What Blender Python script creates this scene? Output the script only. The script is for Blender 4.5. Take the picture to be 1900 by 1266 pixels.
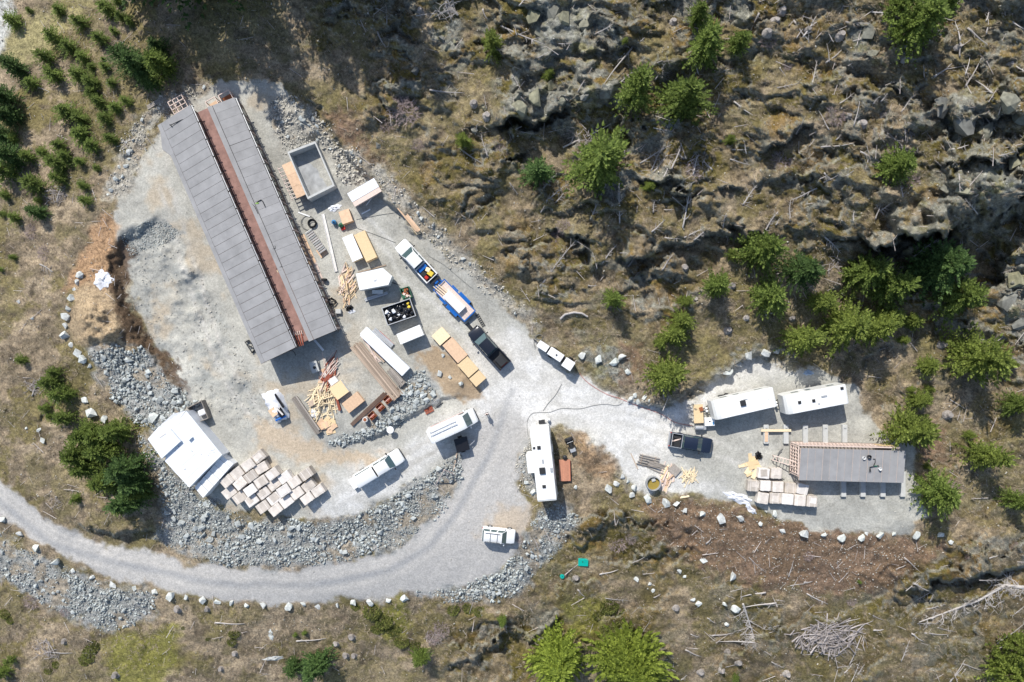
import bpy, bmesh, math, random
import numpy as np
from mathutils import Vector, Matrix

# ------------------------------------------------------------------ clear
for o in list(bpy.data.objects): bpy.data.objects.remove(o)
SC = bpy.context.scene
COL = SC.collection
random.seed(7); RNG = np.random.default_rng(7)

# ------------------------------------------------------------------ camera, sky, sun, exposure
S, HC = 14.0, 90.0              # photo pixels per metre on the yard plane, drone height
CX, CY = 950.0, 633.0
cam = bpy.data.cameras.new('drone_camera'); camo = bpy.data.objects.new('drone_camera', cam)
COL.objects.link(camo); SC.camera = camo
camo.location = (0, 0, HC); camo.rotation_euler = (0, 0, 0)
cam.sensor_width = 36; cam.sensor_fit = 'HORIZONTAL'; cam.lens = 36*HC/(1900/S)
cam.clip_start = 1; cam.clip_end = 5000
SUN_EL = math.radians(46)
sdir = Vector((0.43*math.cos(SUN_EL), -0.903*math.cos(SUN_EL), -math.sin(SUN_EL))).normalized()   # way the light travels
world = bpy.data.worlds.new('World'); SC.world = world; world.use_nodes = True
wn = world.node_tree; bg = wn.nodes['Background']
sky = wn.nodes.new('ShaderNodeTexSky'); sky.sky_type = 'NISHITA'; sky.sun_disc = False
sky.sun_elevation = SUN_EL; sky.sun_rotation = math.atan2(-sdir.x, -sdir.y)
wn.links.new(sky.outputs[0], bg.inputs[0]); bg.inputs[1].default_value = 0.135
sl = bpy.data.lights.new('sun', 'SUN'); sl.energy = 4.55; sl.angle = math.radians(0.53); sl.color = (1, .965, .90)
so = bpy.data.objects.new('sun', sl); COL.objects.link(so); so.location = (-40, 80, 120)
so.rotation_euler = sdir.to_track_quat('-Z', 'Y').to_euler()
SC.view_settings.view_transform = 'Standard'; SC.view_settings.look = 'None'
SC.view_settings.exposure = 0.22; SC.view_settings.gamma = 1
SC.render.resolution_x = 1024; SC.render.resolution_y = 682

# ------------------------------------------------------------------ numpy noise
_TAB = np.random.default_rng(3).random((256, 256))
def vnoise(x, y, seed=0):
    x = np.asarray(x, float) + seed*37.17; y = np.asarray(y, float) + seed*91.73
    xi = np.floor(x).astype(int); yi = np.floor(y).astype(int)
    fx = x-xi; fy = y-yi
    fx = fx*fx*fx*(fx*(fx*6-15)+10); fy = fy*fy*fy*(fy*(fy*6-15)+10)
    x0 = xi & 255; x1 = (xi+1) & 255; y0 = yi & 255; y1 = (yi+1) & 255
    a = _TAB[x0, y0]*(1-fx)+_TAB[x1, y0]*fx; b = _TAB[x0, y1]*(1-fx)+_TAB[x1, y1]*fx
    return (a*(1-fy)+b*fy)*2-1
def fbm(x, y, seed=0, octv=4, gain=.5):
    s = 0; a = 1; n = 0; f = 1
    for i in range(octv):
        s = s + a*vnoise(x*f, y*f, seed+i*5); n += a; a *= gain; f *= 2.03
    return s/n*1.6
def sstep(a, b, x):
    t = np.clip((x-a)/(b-a), 0, 1); return t*t*(3-2*t)

# ------------------------------------------------------------------ tagging, mesh builder
def tag(o, label=None, cat=None, group=None, kind=None):
    if label: o['label'] = label
    if cat: o['category'] = cat
    if group: o['group'] = group
    if kind: o['kind'] = kind
    return o
def link(name, me, m=None, parent=None, smooth=None):
    if m is not None:
        me.materials.clear(); me.materials.append(m)
    if smooth:
        me.shade_smooth()
        me.set_sharp_from_angle(angle=math.radians(smooth))
    o = bpy.data.objects.new(name, me); COL.objects.link(o)
    if parent is not None: o.parent = parent
    return o
class MB:
    def __init__(s): s.v = []; s.f = []
    def add(s, vs, fs):
        n = len(s.v); s.v += [tuple(p) for p in vs]; s.f += [tuple(i+n for i in f) for f in fs]; return s
    def box(s, c, d, rz=0, M=None, taper=1.0):
        x, y, z = d[0]/2, d[1]/2, d[2]/2
        vs = [Vector((sx*x*(taper if sz > 0 else 1), sy*y*(taper if sz > 0 else 1), sz*z)) for sz in (-1, 1) for sx, sy in ((-1, -1), (1, -1), (1, 1), (-1, 1))]
        R = M if M is not None else Matrix.Rotation(rz, 3, 'Z')
        vs = [R @ p + Vector(c) for p in vs]
        return s.add(vs, [(3, 2, 1, 0), (4, 5, 6, 7), (0, 1, 5, 4), (1, 2, 6, 5), (2, 3, 7, 6), (3, 0, 4, 7)])
    def bar(s, a, b, w, h=None):
        a = Vector(a); b = Vector(b); h = h or w; d = b-a; L = d.length
        if L < 1e-6: return s
        R = d.to_track_quat('X', 'Z').to_matrix()
        return s.box((a+b)/2, (L, w, h), M=R)
    def tube(s, a, b, r0, r1=None, n=8, cap=True):
        a = Vector(a); b = Vector(b); r1 = r0 if r1 is None else r1
        R = (b-a).to_track_quat('Z', 'Y').to_matrix()
        vs = []
        for p, r in ((a, r0), (b, r1)):
            for i in range(n):
                t = 2*math.pi*i/n; vs.append(p + R @ Vector((r*math.cos(t), r*math.sin(t), 0)))
        fs = [(i, (i+1) % n, n+(i+1) % n, n+i) for i in range(n)]
        if cap: fs += [tuple(range(n-1, -1, -1)), tuple(range(n, 2*n))]
        return s.add(vs, fs)
    def path(s, pts, r, n=6):
        rings = []; pts = [Vector(p) for p in pts]
        vs = []
        for k, p in enumerate(pts):
            d = pts[min(k+1, len(pts)-1)]-pts[max(k-1, 0)]
            R = d.to_track_quat('Z', 'Y').to_matrix(); rr = r[k] if isinstance(r, (list, tuple)) else r
            for i in range(n):
                t = 2*math.pi*i/n; vs.append(p + R @ Vector((rr*math.cos(t), rr*math.sin(t), 0)))
        fs = [(k*n+i, k*n+(i+1) % n, (k+1)*n+(i+1) % n, (k+1)*n+i) for k in range(len(pts)-1) for i in range(n)]
        fs += [tuple(range(n-1, -1, -1)), tuple((len(pts)-1)*n+i for i in range(n))]
        return s.add(vs, fs)
    def prism(s, bot, top):
        n = len(bot); vs = list(bot)+list(top)
        fs = [tuple(range(n-1, -1, -1)), tuple(range(n, 2*n))]+[(i, (i+1) % n, n+(i+1) % n, n+i) for i in range(n)]
        return s.add(vs, fs)
    def lathe(s, prof, n=20, c=(0, 0, 0), axis='Z', closed=False):
        vs = []; m = len(prof)
        for r, z in prof:
            for i in range(n):
                t = 2*math.pi*i/n
                p = (r*math.cos(t), r*math.sin(t), z) if axis == 'Z' else (r*math.cos(t), z, r*math.sin(t))
                vs.append((p[0]+c[0], p[1]+c[1], p[2]+c[2]))
        fs = []
        for k in range(m-1+(1 if closed else 0)):
            for i in range(n):
                q = (k*n+i, k*n+(i+1) % n, ((k+1) % m)*n+(i+1) % n, ((k+1) % m)*n+i)
                fs.append(q if axis == 'Z' else q[::-1])
        if not closed:
            if prof[0][0] > 1e-4: fs.append(tuple(range(n-1, -1, -1)) if axis == 'Z' else tuple(range(n)))
            if prof[-1][0] > 1e-4: fs.append(tuple((m-1)*n+i for i in (range(n) if axis == 'Z' else range(n-1, -1, -1))))
        return s.add(vs, fs)
    def loft(s, rings):
        n = len(rings[0]); vs = [p for r in rings for p in r]; m = len(rings)
        fs = [(k*n+i, (k+1)*n+i, (k+1)*n+(i+1) % n, k*n+(i+1) % n) for k in range(m-1) for i in range(n)]
        fs += [tuple(range(n)), tuple((m-1)*n+i for i in range(n-1, -1, -1))]
        return s.add(vs, fs)
    def mesh(s, name='m', fix=True):
        me = bpy.data.meshes.new(name); me.from_pydata(s.v, [], s.f); 
        if fix:
            bm = bmesh.new(); bm.from_mesh(me); bmesh.ops.recalc_face_normals(bm, faces=bm.faces); bm.to_mesh(me); bm.free()
        me.update(); return me
    def build(s, name, m, parent=None, smooth=None, bevel=0):
        o = link(name, s.mesh(name), m, parent, smooth)
        if bevel:
            b = o.modifiers.new('bevel', 'BEVEL'); b.width = bevel; b.segments = 2; b.limit_method = 'ANGLE'
        return o
def np_mesh(name, V, F, nper, mat):
    """fast mesh from arrays: V (n,3), F flat loop indices, nper verts per face (int)"""
    me = bpy.data.meshes.new(name); nf = len(F)//nper
    me.vertices.add(len(V)); me.vertices.foreach_set('co', V.astype(np.float32).ravel())
    me.loops.add(len(F)); me.loops.foreach_set('vertex_index', F.astype(np.int32))
    me.polygons.add(nf); me.polygons.foreach_set('loop_start', np.arange(0, len(F), nper, dtype=np.int32))
    me.polygons.foreach_set('loop_total', np.full(nf, nper, dtype=np.int32))
    me.update(calc_edges=True); me.materials.append(mat); return me
def copy_tree(o, parent=None):
    c = o.copy(); COL.objects.link(c)
    if parent is not None: c.parent = parent
    for ch in list(o.children): copy_tree(ch, c)
    return c

# ------------------------------------------------------------------ materials
MATS = {}
def mat(name, col, rough=.8, metal=0., var=.12, scale=6., bump=.0, island=0., obj=.0, coat=0., col2=None, spec=.35, dirt=0.):
    if name in MATS: return MATS[name]
    m = bpy.data.materials.new(name); m.use_nodes = True; nt = m.node_tree; N = nt.nodes; L = nt.links
    b = N['Principled BSDF']; b.inputs['Roughness'].default_value = rough; b.inputs['Metallic'].default_value = metal
    b.inputs['Specular IOR Level'].default_value = spec
    if coat: b.inputs['Coat Weight'].default_value = coat; b.inputs['Coat Roughness'].default_value = .08
    tc = N.new('ShaderNodeTexCoord'); nz = N.new('ShaderNodeTexNoise'); nz.inputs['Scale'].default_value = scale
    nz.inputs['Detail'].default_value = 5; nz.inputs['Roughness'].default_value = .6
    L.new(tc.outputs['Object'], nz.inputs['Vector'])
    mr = N.new('ShaderNodeMapRange'); mr.inputs[1].default_value = .3; mr.inputs[2].default_value = .7
    mr.inputs[3].default_value = 1-var; mr.inputs[4].default_value = 1+var
    L.new(nz.outputs['Fac'], mr.inputs[0])
    fac = mr.outputs[0]
    def mul(a, lo, hi, src):
        r = N.new('ShaderNodeMapRange'); r.inputs[3].default_value = lo; r.inputs[4].default_value = hi; L.new(src, r.inputs[0])
        q = N.new('ShaderNodeMath'); q.operation = 'MULTIPLY'; L.new(a, q.inputs[0]); L.new(r.outputs[0], q.inputs[1]); return q.outputs[0]
    g = N.new('ShaderNodeNewGeometry'); oi = N.new('ShaderNodeObjectInfo')
    if island: fac = mul(fac, 1-island, 1+island, g.outputs['Random Per Island'])
    if obj: fac = mul(fac, 1-obj, 1+obj, oi.outputs['Random'])
    base = N.new('ShaderNodeRGB'); base.outputs[0].default_value = (*col, 1); src = base.outputs[0]
    if col2:
        mx = N.new('ShaderNodeMix'); mx.data_type = 'RGBA'; mx.inputs['B'].default_value = (*col2, 1)
        L.new(src, mx.inputs['A']); L.new(g.outputs['Random Per Island'] if island else (oi.outputs['Random'] if obj else nz.outputs['Fac']), mx.inputs['Factor']); src = mx.outputs['Result']
    vm = N.new('ShaderNodeVectorMath'); vm.operation = 'SCALE'; L.new(src, vm.inputs[0]); L.new(fac, vm.inputs['Scale'])
    L.new(vm.outputs[0], b.inputs['Base Color'])
    if bump:
        bp = N.new('ShaderNodeBump'); bp.inputs['Strength'].default_value = bump; bp.inputs['Distance'].default_value = .05
        L.new(nz.outputs['Fac'], bp.inputs['Height']); L.new(bp.outputs[0], b.inputs['Normal'])
    MATS[name] = m; return m
def leafmat(name, c1, c2):
    m = mat(name, c1, rough=.65, var=.2, scale=.8, island=.35, obj=.16, col2=c2, spec=.2)
    nt = m.node_tree; b = nt.nodes['Principled BSDF']; tr = nt.nodes.new('ShaderNodeBsdfTranslucent'); mx = nt.nodes.new('ShaderNodeMixShader')
    src = b.inputs['Base Color'].links[0].from_socket; nt.links.new(src, tr.inputs[0]); mx.inputs[0].default_value = .45
    nt.links.new(b.outputs[0], mx.inputs[1]); nt.links.new(tr.outputs[0], mx.inputs[2])
    nt.links.new(mx.outputs[0], nt.nodes['Material Output'].inputs[0]); return m
M = {}
M['white'] = mat('white_paint', (.80, .80, .79), .28, var=.03, coat=.5)
M['black'] = mat('black_paint', (.012, .014, .02), .2, var=.05, coat=.8, spec=.5)
M['navy'] = mat('dark_blue_paint', (.012, .018, .035), .2, var=.05, coat=.8, spec=.5)
M['glass'] = mat('reflection_tint_glass', (.06, .10, .105), .05, var=.05, spec=.8)  # teal reflection put into the base colour of the glass
M['rubber'] = mat('rubber', (.02, .02, .021), .8)
M['steel'] = mat('steel', (.45, .46, .47), .45, metal=.4)
M['dark'] = mat('dark_plastic', (.025, .026, .028), .55)
M['lamp'] = mat('lamp_glass', (.75, .78, .8), .1)
M['red'] = mat('red_plastic', (.5, .03, .02), .4)
M['rvroof'] = mat('camper_roof', (.76, .76, .75), .45, var=.12, scale=.8)
M['rvwall'] = mat('camper_wall', (.66, .66, .64), .4, var=.04)
M['roof'] = mat('roof_membrane', (.29, .285, .285), .75, var=.13, scale=.7, obj=.06, bump=.1)
M['redroof'] = mat('red_membrane', (.275, .16, .135), .8, var=.3, scale=1.0)
M['wallw'] = mat('weathered_cladding', (.22, .155, .13), .85, var=.3, scale=4, bump=.2)
M['wallb'] = mat('brown_cladding', (.13, .085, .065), .85, var=.3, scale=4)
M['pinkw'] = mat('pink_timber', (.66, .53, .46), .8, var=.12, obj=.1)
M['ply'] = mat('plywood', (.64, .44, .29), .8, var=.12, scale=3, obj=.12)
M['osb'] = mat('strand_board', (.68, .51, .30), .8, var=.18, scale=14, obj=.1)
M['pale'] = mat('fresh_lumber', (.76, .62, .41), .8, var=.1, obj=.16)
M['brownw'] = mat('brown_lumber', (.38, .295, .225), .85, var=.25, obj=.3, scale=5)
M['greyw'] = mat('grey_lumber', (.27, .24, .21), .9, var=.25, obj=.3, scale=5)
M['redw'] = mat('red_timber', (.28, .075, .045), .8, var=.2, obj=.15)
M['conc'] = mat('concrete', (.48, .48, .46), .85, var=.1, scale=2, bump=.15)
M['concd'] = mat('stained_concrete', (.33, .335, .335), .9, var=.3, scale=1.0, bump=.15)
M['wrap'] = mat('white_wrap', (.72, .74, .77), .38, var=.05, scale=2, bump=.35)
M['tarp'] = mat('white_tarp', (.68, .69, .72), .45, var=.08, scale=3, bump=.5)
M['card'] = mat('kraft_wrap', (.53, .47, .405), .7, var=.22, scale=1.3, obj=.12, bump=.2, col2=(.62, .565, .51))
M['cardw'] = mat('pale_wrap', (.66, .62, .58), .5, var=.16, scale=1.3, obj=.12, bump=.3)
M['bluep'] = mat('blue_paint', (.012, .12, .42), .35, var=.1, coat=.4)
M['rust'] = mat('rust', (.28, .095, .04), .9, var=.35, scale=8)
M['teal'] = mat('teal_plastic', (.0, .33, .27), .45)
M['blackbag'] = mat('black_bag', (.012, .012, .014), .18, var=.1, bump=.6, spec=.6, scale=4)
M['yellow'] = mat('yellow_plastic', (.72, .52, .06), .5)
M['green'] = mat('green_plastic', (.02, .13, .07), .5)
M['blue'] = mat('blue_plastic', (.05, .2, .4), .5)
M['bluesh'] = mat('faded_blue_sheet', (.32, .42, .55), .5)
M['stump'] = mat('stump_wood', (.27, .245, .225), .9, var=.3, obj=.2)
M['cable'] = mat('cable', (.2, .2, .19), .6)
M['hose'] = mat('red_hose', (.5, .16, .13), .6)
M['water'] = mat('murky_water', (.30, .22, .05), .05, var=.1)
M['stone'] = mat('riprap_stone', (.35, .372, .36), .85, var=.2, scale=5, island=.45, bump=.3)
M['stonet'] = mat('tan_stone', (.47, .445, .39), .9, var=.2, scale=5, island=.35, bump=.3)
M['stoneo'] = mat('grey_stone', (.38, .40, .39), .85, var=.25, scale=2.5, obj=.22, bump=.45)
M['boulder'] = mat('boulder', (.55, .56, .54), .85, var=.3, scale=1.8, obj=.15, bump=.5, col2=(.46, .48, .45))
M['bluff'] = mat('bluff_rock', (.215, .215, .195), .9, var=.45, scale=1.6, obj=.2, bump=.6, col2=(.2, .19, .12))
M['log'] = mat('weathered_log', (.40, .37, .345), .9, var=.2, scale=6, obj=.25)
M['twig'] = mat('dead_twig', (.50, .45, .42), .9, var=.2, island=.3)
M['bark'] = mat('bark', (.10, .075, .055), .95, var=.3)
M['grass'] = mat('dry_grass', (.41, .335, .24), .85, var=.15, island=.35, col2=(.25, .205, .145))
M['grassg'] = mat('green_grass', (.15, .15, .055), .85, var=.15, island=.35, col2=(.25, .215, .10))
M['moss'] = mat('moss', (.16, .13, .03), .95, var=.3, scale=8)
M['fir'] = leafmat('fir_needles', (.10, .15, .03), (.21, .27, .065))
M['firl'] = leafmat('fir_needles_light', (.125, .17, .032), (.255, .305, .07))
M['fird'] = leafmat('fir_needles_dark', (.055, .11, .032), (.125, .195, .06))
M['firB'] = leafmat('lime_needles', (.15, .205, .03), (.31, .37, .065))
M['shrub'] = leafmat('shrub_leaves', (.10, .12, .03), (.18, .19, .05))
M['brushw'] = mat('brush_wood', (.33, .295, .28), .9, var=.2, scale=6, obj=.35)
M['bare'] = mat('bare_twigs', (.28, .22, .21), .9, island=.3)
M['skin'] = mat('skin', (.5, .3, .22), .6)
M['hair'] = mat('hair', (.05, .03, .02), .7)
M['shirt'] = mat('pale_shirt', (.62, .55, .52), .9)
M['trous'] = mat('dark_trousers', (.04, .045, .06), .9)

def worley(x, y, seed):
    xi = np.floor(x).astype(int); yi = np.floor(y).astype(int); d1 = np.full(x.shape, 9.); d2 = np.full(x.shape, 9.); rid = np.zeros(x.shape); ox = np.zeros(x.shape); oy = np.zeros(x.shape)
    for i in (-1, 0, 1):
        for j in (-1, 0, 1):
            a = (xi+i+seed*17) & 255; b = (yi+j+seed*53) & 255; dx = xi+i+_TAB[a, b]-x; dy = yi+j+_TAB[b, (a+91) & 255]-y; d = dx*dx+dy*dy; m = d < d1
            d2 = np.where(m, d1, np.minimum(d2, d)); rid = np.where(m, _TAB[(a+37) & 255, (b+11) & 255], rid); ox = np.where(m, dx, ox); oy = np.where(m, dy, oy); d1 = np.where(m, d, d1)
    tl = (rid*977.7) % 1; tm = (rid*331.3) % 1
    return rid, np.sqrt(d2)-np.sqrt(d1), ox*(tl-.5)*2+oy*(tm-.2)*2
# ------------------------------------------------------------------ terrain: heights given at photo positions
def axis(lo, hi, step):
    mid = np.arange(lo, hi+step, step); out = []; d = step; p = 0
    while p < 14000:
        d = min(d*1.10, 900); p += d; out.append(p)
    out = np.array(out); return np.concatenate([lo-out[::-1], mid, mid[-1]+out])
AX = axis(-70, 1970, 2.8); AY = axis(-70, 1336, 2.8)
CTRL = '''950,720,0 1000,680,0 1100,760,0 1200,790,0 880,560,.2 800,520,.3 700,440,.6 650,400,.7 600,300,.9 500,240,1 430,165,1 330,210,.9 300,300,.8 400,400,.7 500,560,.5
470,650,.5 600,660,.6 620,740,.6 700,700,.6 740,630,.4 720,560,.4 800,620,.2 880,640,.1 850,700,0 350,620,-.4 300,540,-.6 420,700,-.2 500,770,0 370,720,-.4
700,860,-.4 600,850,-.4 830,800,-.2 480,820,-.3 640,920,-.5 330,810,-.5 430,880,-.5 550,900,-.5 700,780,.2 1300,800,.2 1400,830,.2 1500,780,.3 1600,820,.3 1600,950,.2 1450,940,.1 1380,720,.3 1520,700,.5 1300,900,0
950,830,-.7 880,950,-1.7 780,1040,-2.7 690,1070,-3.2 600,1085,-3.6 400,1078,-4.5 200,1030,-5.3 60,950,-5.9 -100,850,-6.4 -300,700,-7 930,990,-1.5 1015,860,-.4 1010,930,-.8 1060,840,-.3 1130,850,-.1
600,1200,-7.5 300,1150,-7 100,1150,-9 200,1260,-10 900,1150,-5.5 900,1250,-8 1050,1040,-3 1100,1150,-5.5 1200,1200,-7 1500,1200,-6.5 1850,1230,-8 1400,1040,-2 1550,1050,-2 1700,1060,-2.3 1300,1010,-1.8 1150,950,-1 1400,1120,-4 1650,1150,-4.5 1850,1120,-4 1880,1000,-1
180,600,.2 150,560,0 100,600,-1.4 80,700,-2.5 60,800,-3.6 170,860,-3 160,940,-3.6 220,960,-3.6 60,880,-4.2 30,500,-2.5 100,400,-1 190,430,.4 30,300,-2 150,250,-.5 220,300,.2 30,30,-4 130,100,-1.5 250,100,.6 260,730,-1.2 300,920,-3 300,990,-4.6 500,1000,-2.3 650,1000,-2.2 780,940,-1.4
380,80,2 480,60,3 560,120,2.5 620,200,2.5 700,150,4 750,250,3.4 700,300,1.8 800,380,2.2 850,430,2 930,520,1.8 1020,600,1.2 1090,680,.8 1000,300,5.5 900,100,6.5 1000,180,7.5 1100,50,10 1100,250,7 1300,200,9 1500,50,13 1800,50,15 1800,250,13 1500,350,9 1300,400,6.3 1150,480,3.6 1420,430,6 1800,360,12 1880,520,6 1700,560,4.2 1500,540,4 1300,580,2.6 1200,680,1.4 1400,640,1.3 1500,630,1.9 1650,680,2 1780,700,2.8 1720,850,1 1850,850,1.6 1800,950,.5 1740,960,.2 600,-100,7 1000,-200,14 1700,-200,20 200,-150,-2 -250,200,-7 -250,1200,-13 600,1500,-16 1300,1500,-16 2100,1400,-14 2200,700,5 2200,200,18'''
CTRL = np.array([[float(t) for t in s.split(',')] for s in CTRL.split()])
def mq(ax, ay):
    c2 = 60.0**2; n = len(CTRL)
    A = np.sqrt((CTRL[:, None, 0]-CTRL[None, :, 0])**2+(CTRL[:, None, 1]-CTRL[None, :, 1])**2+c2)
    w = np.linalg.solve(A-6.0*np.eye(n), CTRL[:, 2]-CTRL[:, 2].mean())
    out = np.full(ax.shape, CTRL[:, 2].mean())
    for k in range(n): out += w[k]*np.sqrt((ax-CTRL[k, 0])**2+(ay-CTRL[k, 1])**2+c2)
    return out
n_ = lambda a, b: fbm(a/30, b/30, 29, 2)
# coarse working grid for distance fields
GX = np.arange(-420, 2325, 5.0); GY = np.arange(-370, 1640, 5.0)
gx, gy = np.meshgrid(GX, GY, indexing='ij')
def poly(s): return np.array([[float(t) for t in p.split(',')] for p in s.split()])
def sdf_poly(P):
    """negative inside"""
    d = np.full(gx.shape, 1e9); ins = np.zeros(gx.shape, bool); n = len(P)
    for i in range(n):
        ax_, ay_ = P[i]; bx, by = P[(i+1) % n]; ex, ey = bx-ax_, by-ay_
        wx = gx-ax_; wy = gy-ay_; t = np.clip((wx*ex+wy*ey)/(ex*ex+ey*ey+1e-9), 0, 1)
        d = np.minimum(d, (wx-ex*t)**2+(wy-ey*t)**2)
        c = ((ay_ > gy) != (by > gy)) & (gx < (bx-ax_)*(gy-ay_)/((by-ay_) if abs(by-ay_) > 1e-9 else 1e-9)+ax_)
        ins ^= c
    d = np.sqrt(d); return np.where(ins, -d, d)
def sdf_line(P):
    """unsigned distance, side (+ = above when walking to the right), along parameter 0..1, over-end distance"""
    d = np.full(gx.shape, 1e18); sd = np.zeros(gx.shape); al = np.zeros(gx.shape)
    seg = np.hypot(*(P[1:]-P[:-1]).T); cum = np.concatenate([[0], np.cumsum(seg)]); tot = cum[-1]
    for i in range(len(P)-1):
        ax_, ay_ = P[i]; ex, ey = P[i+1]-P[i]; wx = gx-ax_; wy = gy-ay_
        t = np.clip((wx*ex+wy*ey)/(ex*ex+ey*ey), 0, 1); q = (wx-ex*t)**2+(wy-ey*t)**2; m = q < d
        d = np.where(m, q, d); sd = np.where(m, np.sign(-(ex*wy-ey*wx)), sd); al = np.where(m, cum[i]+t*seg[i], al)
    return np.sqrt(d), sd, al, tot
def samp(F, X, Y):
    fx = np.clip((X-GX[0])/5.0, 0, len(GX)-1.001); fy = np.clip((Y-GY[0])/5.0, 0, len(GY)-1.001)
    i = fx.astype(int); j = fy.astype(int); u = fx-i; v = fy-j
    return F[i, j]*(1-u)*(1-v)+F[i+1, j]*u*(1-v)+F[i, j+1]*(1-u)*v+F[i+1, j+1]*u*v
ZP = {k: poly(v) for k, v in {
 'yard': '300,250 345,175 430,150 500,155 560,190 600,240 640,285 700,340 760,410 800,455 870,510 930,565 985,615 1010,632 1060,690 1120,725 1180,748 1215,757 1290,738 1330,698 1400,668 1450,690 1520,690 1590,712 1610,760 1640,805 1690,830 1700,880 1712,960 1690,988 1600,985 1500,980 1440,958 1400,938 1330,925 1260,918 1200,905 1165,890 1150,860 1130,822 1060,800 1040,790 985,800 975,850 950,900 870,860 850,850 800,880 740,920 660,955 600,965 540,960 400,930 340,890 285,830 275,800 370,760 340,720 300,660 270,600 235,500 215,430 225,370 255,310',
 'road': '-420,560 -150,715 0,885 60,945 130,985 220,1012 330,1042 450,1056 560,1052 660,1036 740,1010 800,960 835,890 850,850 870,800 900,720 980,720 985,800 975,850 950,900 985,940 975,1000 930,1062 850,1096 760,1106 640,1116 500,1118 400,1110 300,1094 200,1072 110,1034 30,984 -150,830 -420,650',
 'bright': '900,620 985,622 1060,695 1130,730 1215,760 1300,742 1330,700 1400,672 1470,690 1340,720 1270,800 1230,860 1290,900 1350,905 1260,915 1165,890 1130,822 1040,785 985,790 940,760 850,800 760,900 660,950 600,960 590,930 640,880 760,830 860,760 900,720 860,660',
 'riprap_heap': '160,652 200,640 260,650 300,690 350,735 372,765 330,775 290,800 240,770 200,720',
 'riprap_bank': '255,800 285,830 330,890 390,930 450,962 560,972 640,966 720,930 780,885 830,850 858,852 850,895 805,965 740,1010 640,1040 500,1052 400,1042 330,1022 285,1000 310,940 290,880',
 'riprap_low': '-60,985 0,992 60,1030 130,1060 200,1086 290,1102 280,1140 210,1172 130,1145 60,1105 0,1065 -60,1050',
 'riprap_pad': '600,815 650,808 690,786 728,752 752,715 775,688 800,700 815,738 790,752 750,780 700,806 640,836',
 'riprap_east': '770,1098 860,1092 930,1062 975,1010 1000,960 1040,935 1075,960 1050,1000 1010,1050 960,1100 900,1118 830,1112',
 'riprap_van': '955,850 985,810 1005,850 1000,920 965,905',
 'riprap_top': '195,360 232,250 300,178 390,150 400,162 330,195 285,235 262,300 240,350 215,372',
 'riprap_box': '505,240 500,185 560,178 605,235 650,290 700,345 640,345 600,270 560,262 530,285',
 'riprap_edge': '640,285 662,272 722,328 790,398 842,448 900,505 960,555 1005,606 985,615 930,567 870,514 800,458 755,408 700,342',
 'soil_orange': '165,430 200,395 222,420 215,470 208,560 150,540 120,540 140,490',
 'soil_heap': '140,530 205,545 240,590 300,680 345,745 325,745 260,655 165,655 130,610',
 'soil_bank_shade': '203,465 230,432 258,465 240,500 238,545 262,600 292,650 345,715 352,748 320,738 265,668 220,600 203,545',  # brown bank soil, with the bank's shade painted into its colour
 'gravel_shade': '225,440 270,408 310,412 340,436 300,448 240,470',  # gravel toned down to paint in the shade on the pad edge slope
 'soil_track': '460,780 540,800 620,835 720,850 700,870 560,855 480,815',
 'soil_pad': '800,640 840,650 890,715 890,745 850,748 810,715 780,680 775,655',
 'soil_red': '1190,930 1330,935 1450,965 1700,1000 1760,1010 1650,1090 1500,1110 1330,1060 1220,1010',
 'soil_red2': '1150,640 1185,640 1200,700 1160,700',
 'soil_red3': '590,200 640,205 720,310 690,315 640,270',
 'soil_red4': '1700,800 1760,790 1750,860 1705,860',
 'soil_mound': '1060,800 1130,815 1150,870 1120,890 1075,860',
 'soil_road': '920,940 985,945 985,990 930,1010 895,985',
 'rock_a': '985,0 1080,10 1160,60 1150,110 1080,100 1000,120 985,60',
 'rock_b': '980,160 1060,150 1165,150 1150,185 1060,205 985,220',
 'rock_c': '1570,40 1600,30 1625,90 1600,130 1575,80',
 'rock_d': '1740,190 1830,180 1860,230 1800,260 1690,240',
 'rock_e': '1760,330 1850,290 1900,300 1960,360 1800,420 1720,390',
 'rock_f': '1850,520 1960,450 1960,640 1870,600',
 'rock_g': '1060,655 1160,650 1175,700 1110,700',
 'rock_h': '1330,690 1380,650 1450,645 1470,660 1400,670 1340,705',
 'rock_i': '800,60 850,40 870,90 830,105',
 'rock_j': '950,140 990,130 985,200 940,210',
 'rock_k': '1180,560 1230,555 1230,590 1190,590',
 'grass_a': '0,60 60,20 160,0 150,30 90,90 20,130 -60,140 -60,60',
 'grass_b': '190,1190 330,1160 340,1230 290,1290 200,1290',
 'grass_c': '680,1120 740,1110 770,1170 720,1190',
 'grass_d': '1045,1110 1130,1110 1130,1180 1060,1180',
 'road_top': '-200,60 -60,40 -60,-120 45,-120 25,20 0,100 -60,140'}.items()}
SD = {k: sdf_poly(p) for k, p in ZP.items()}
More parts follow.
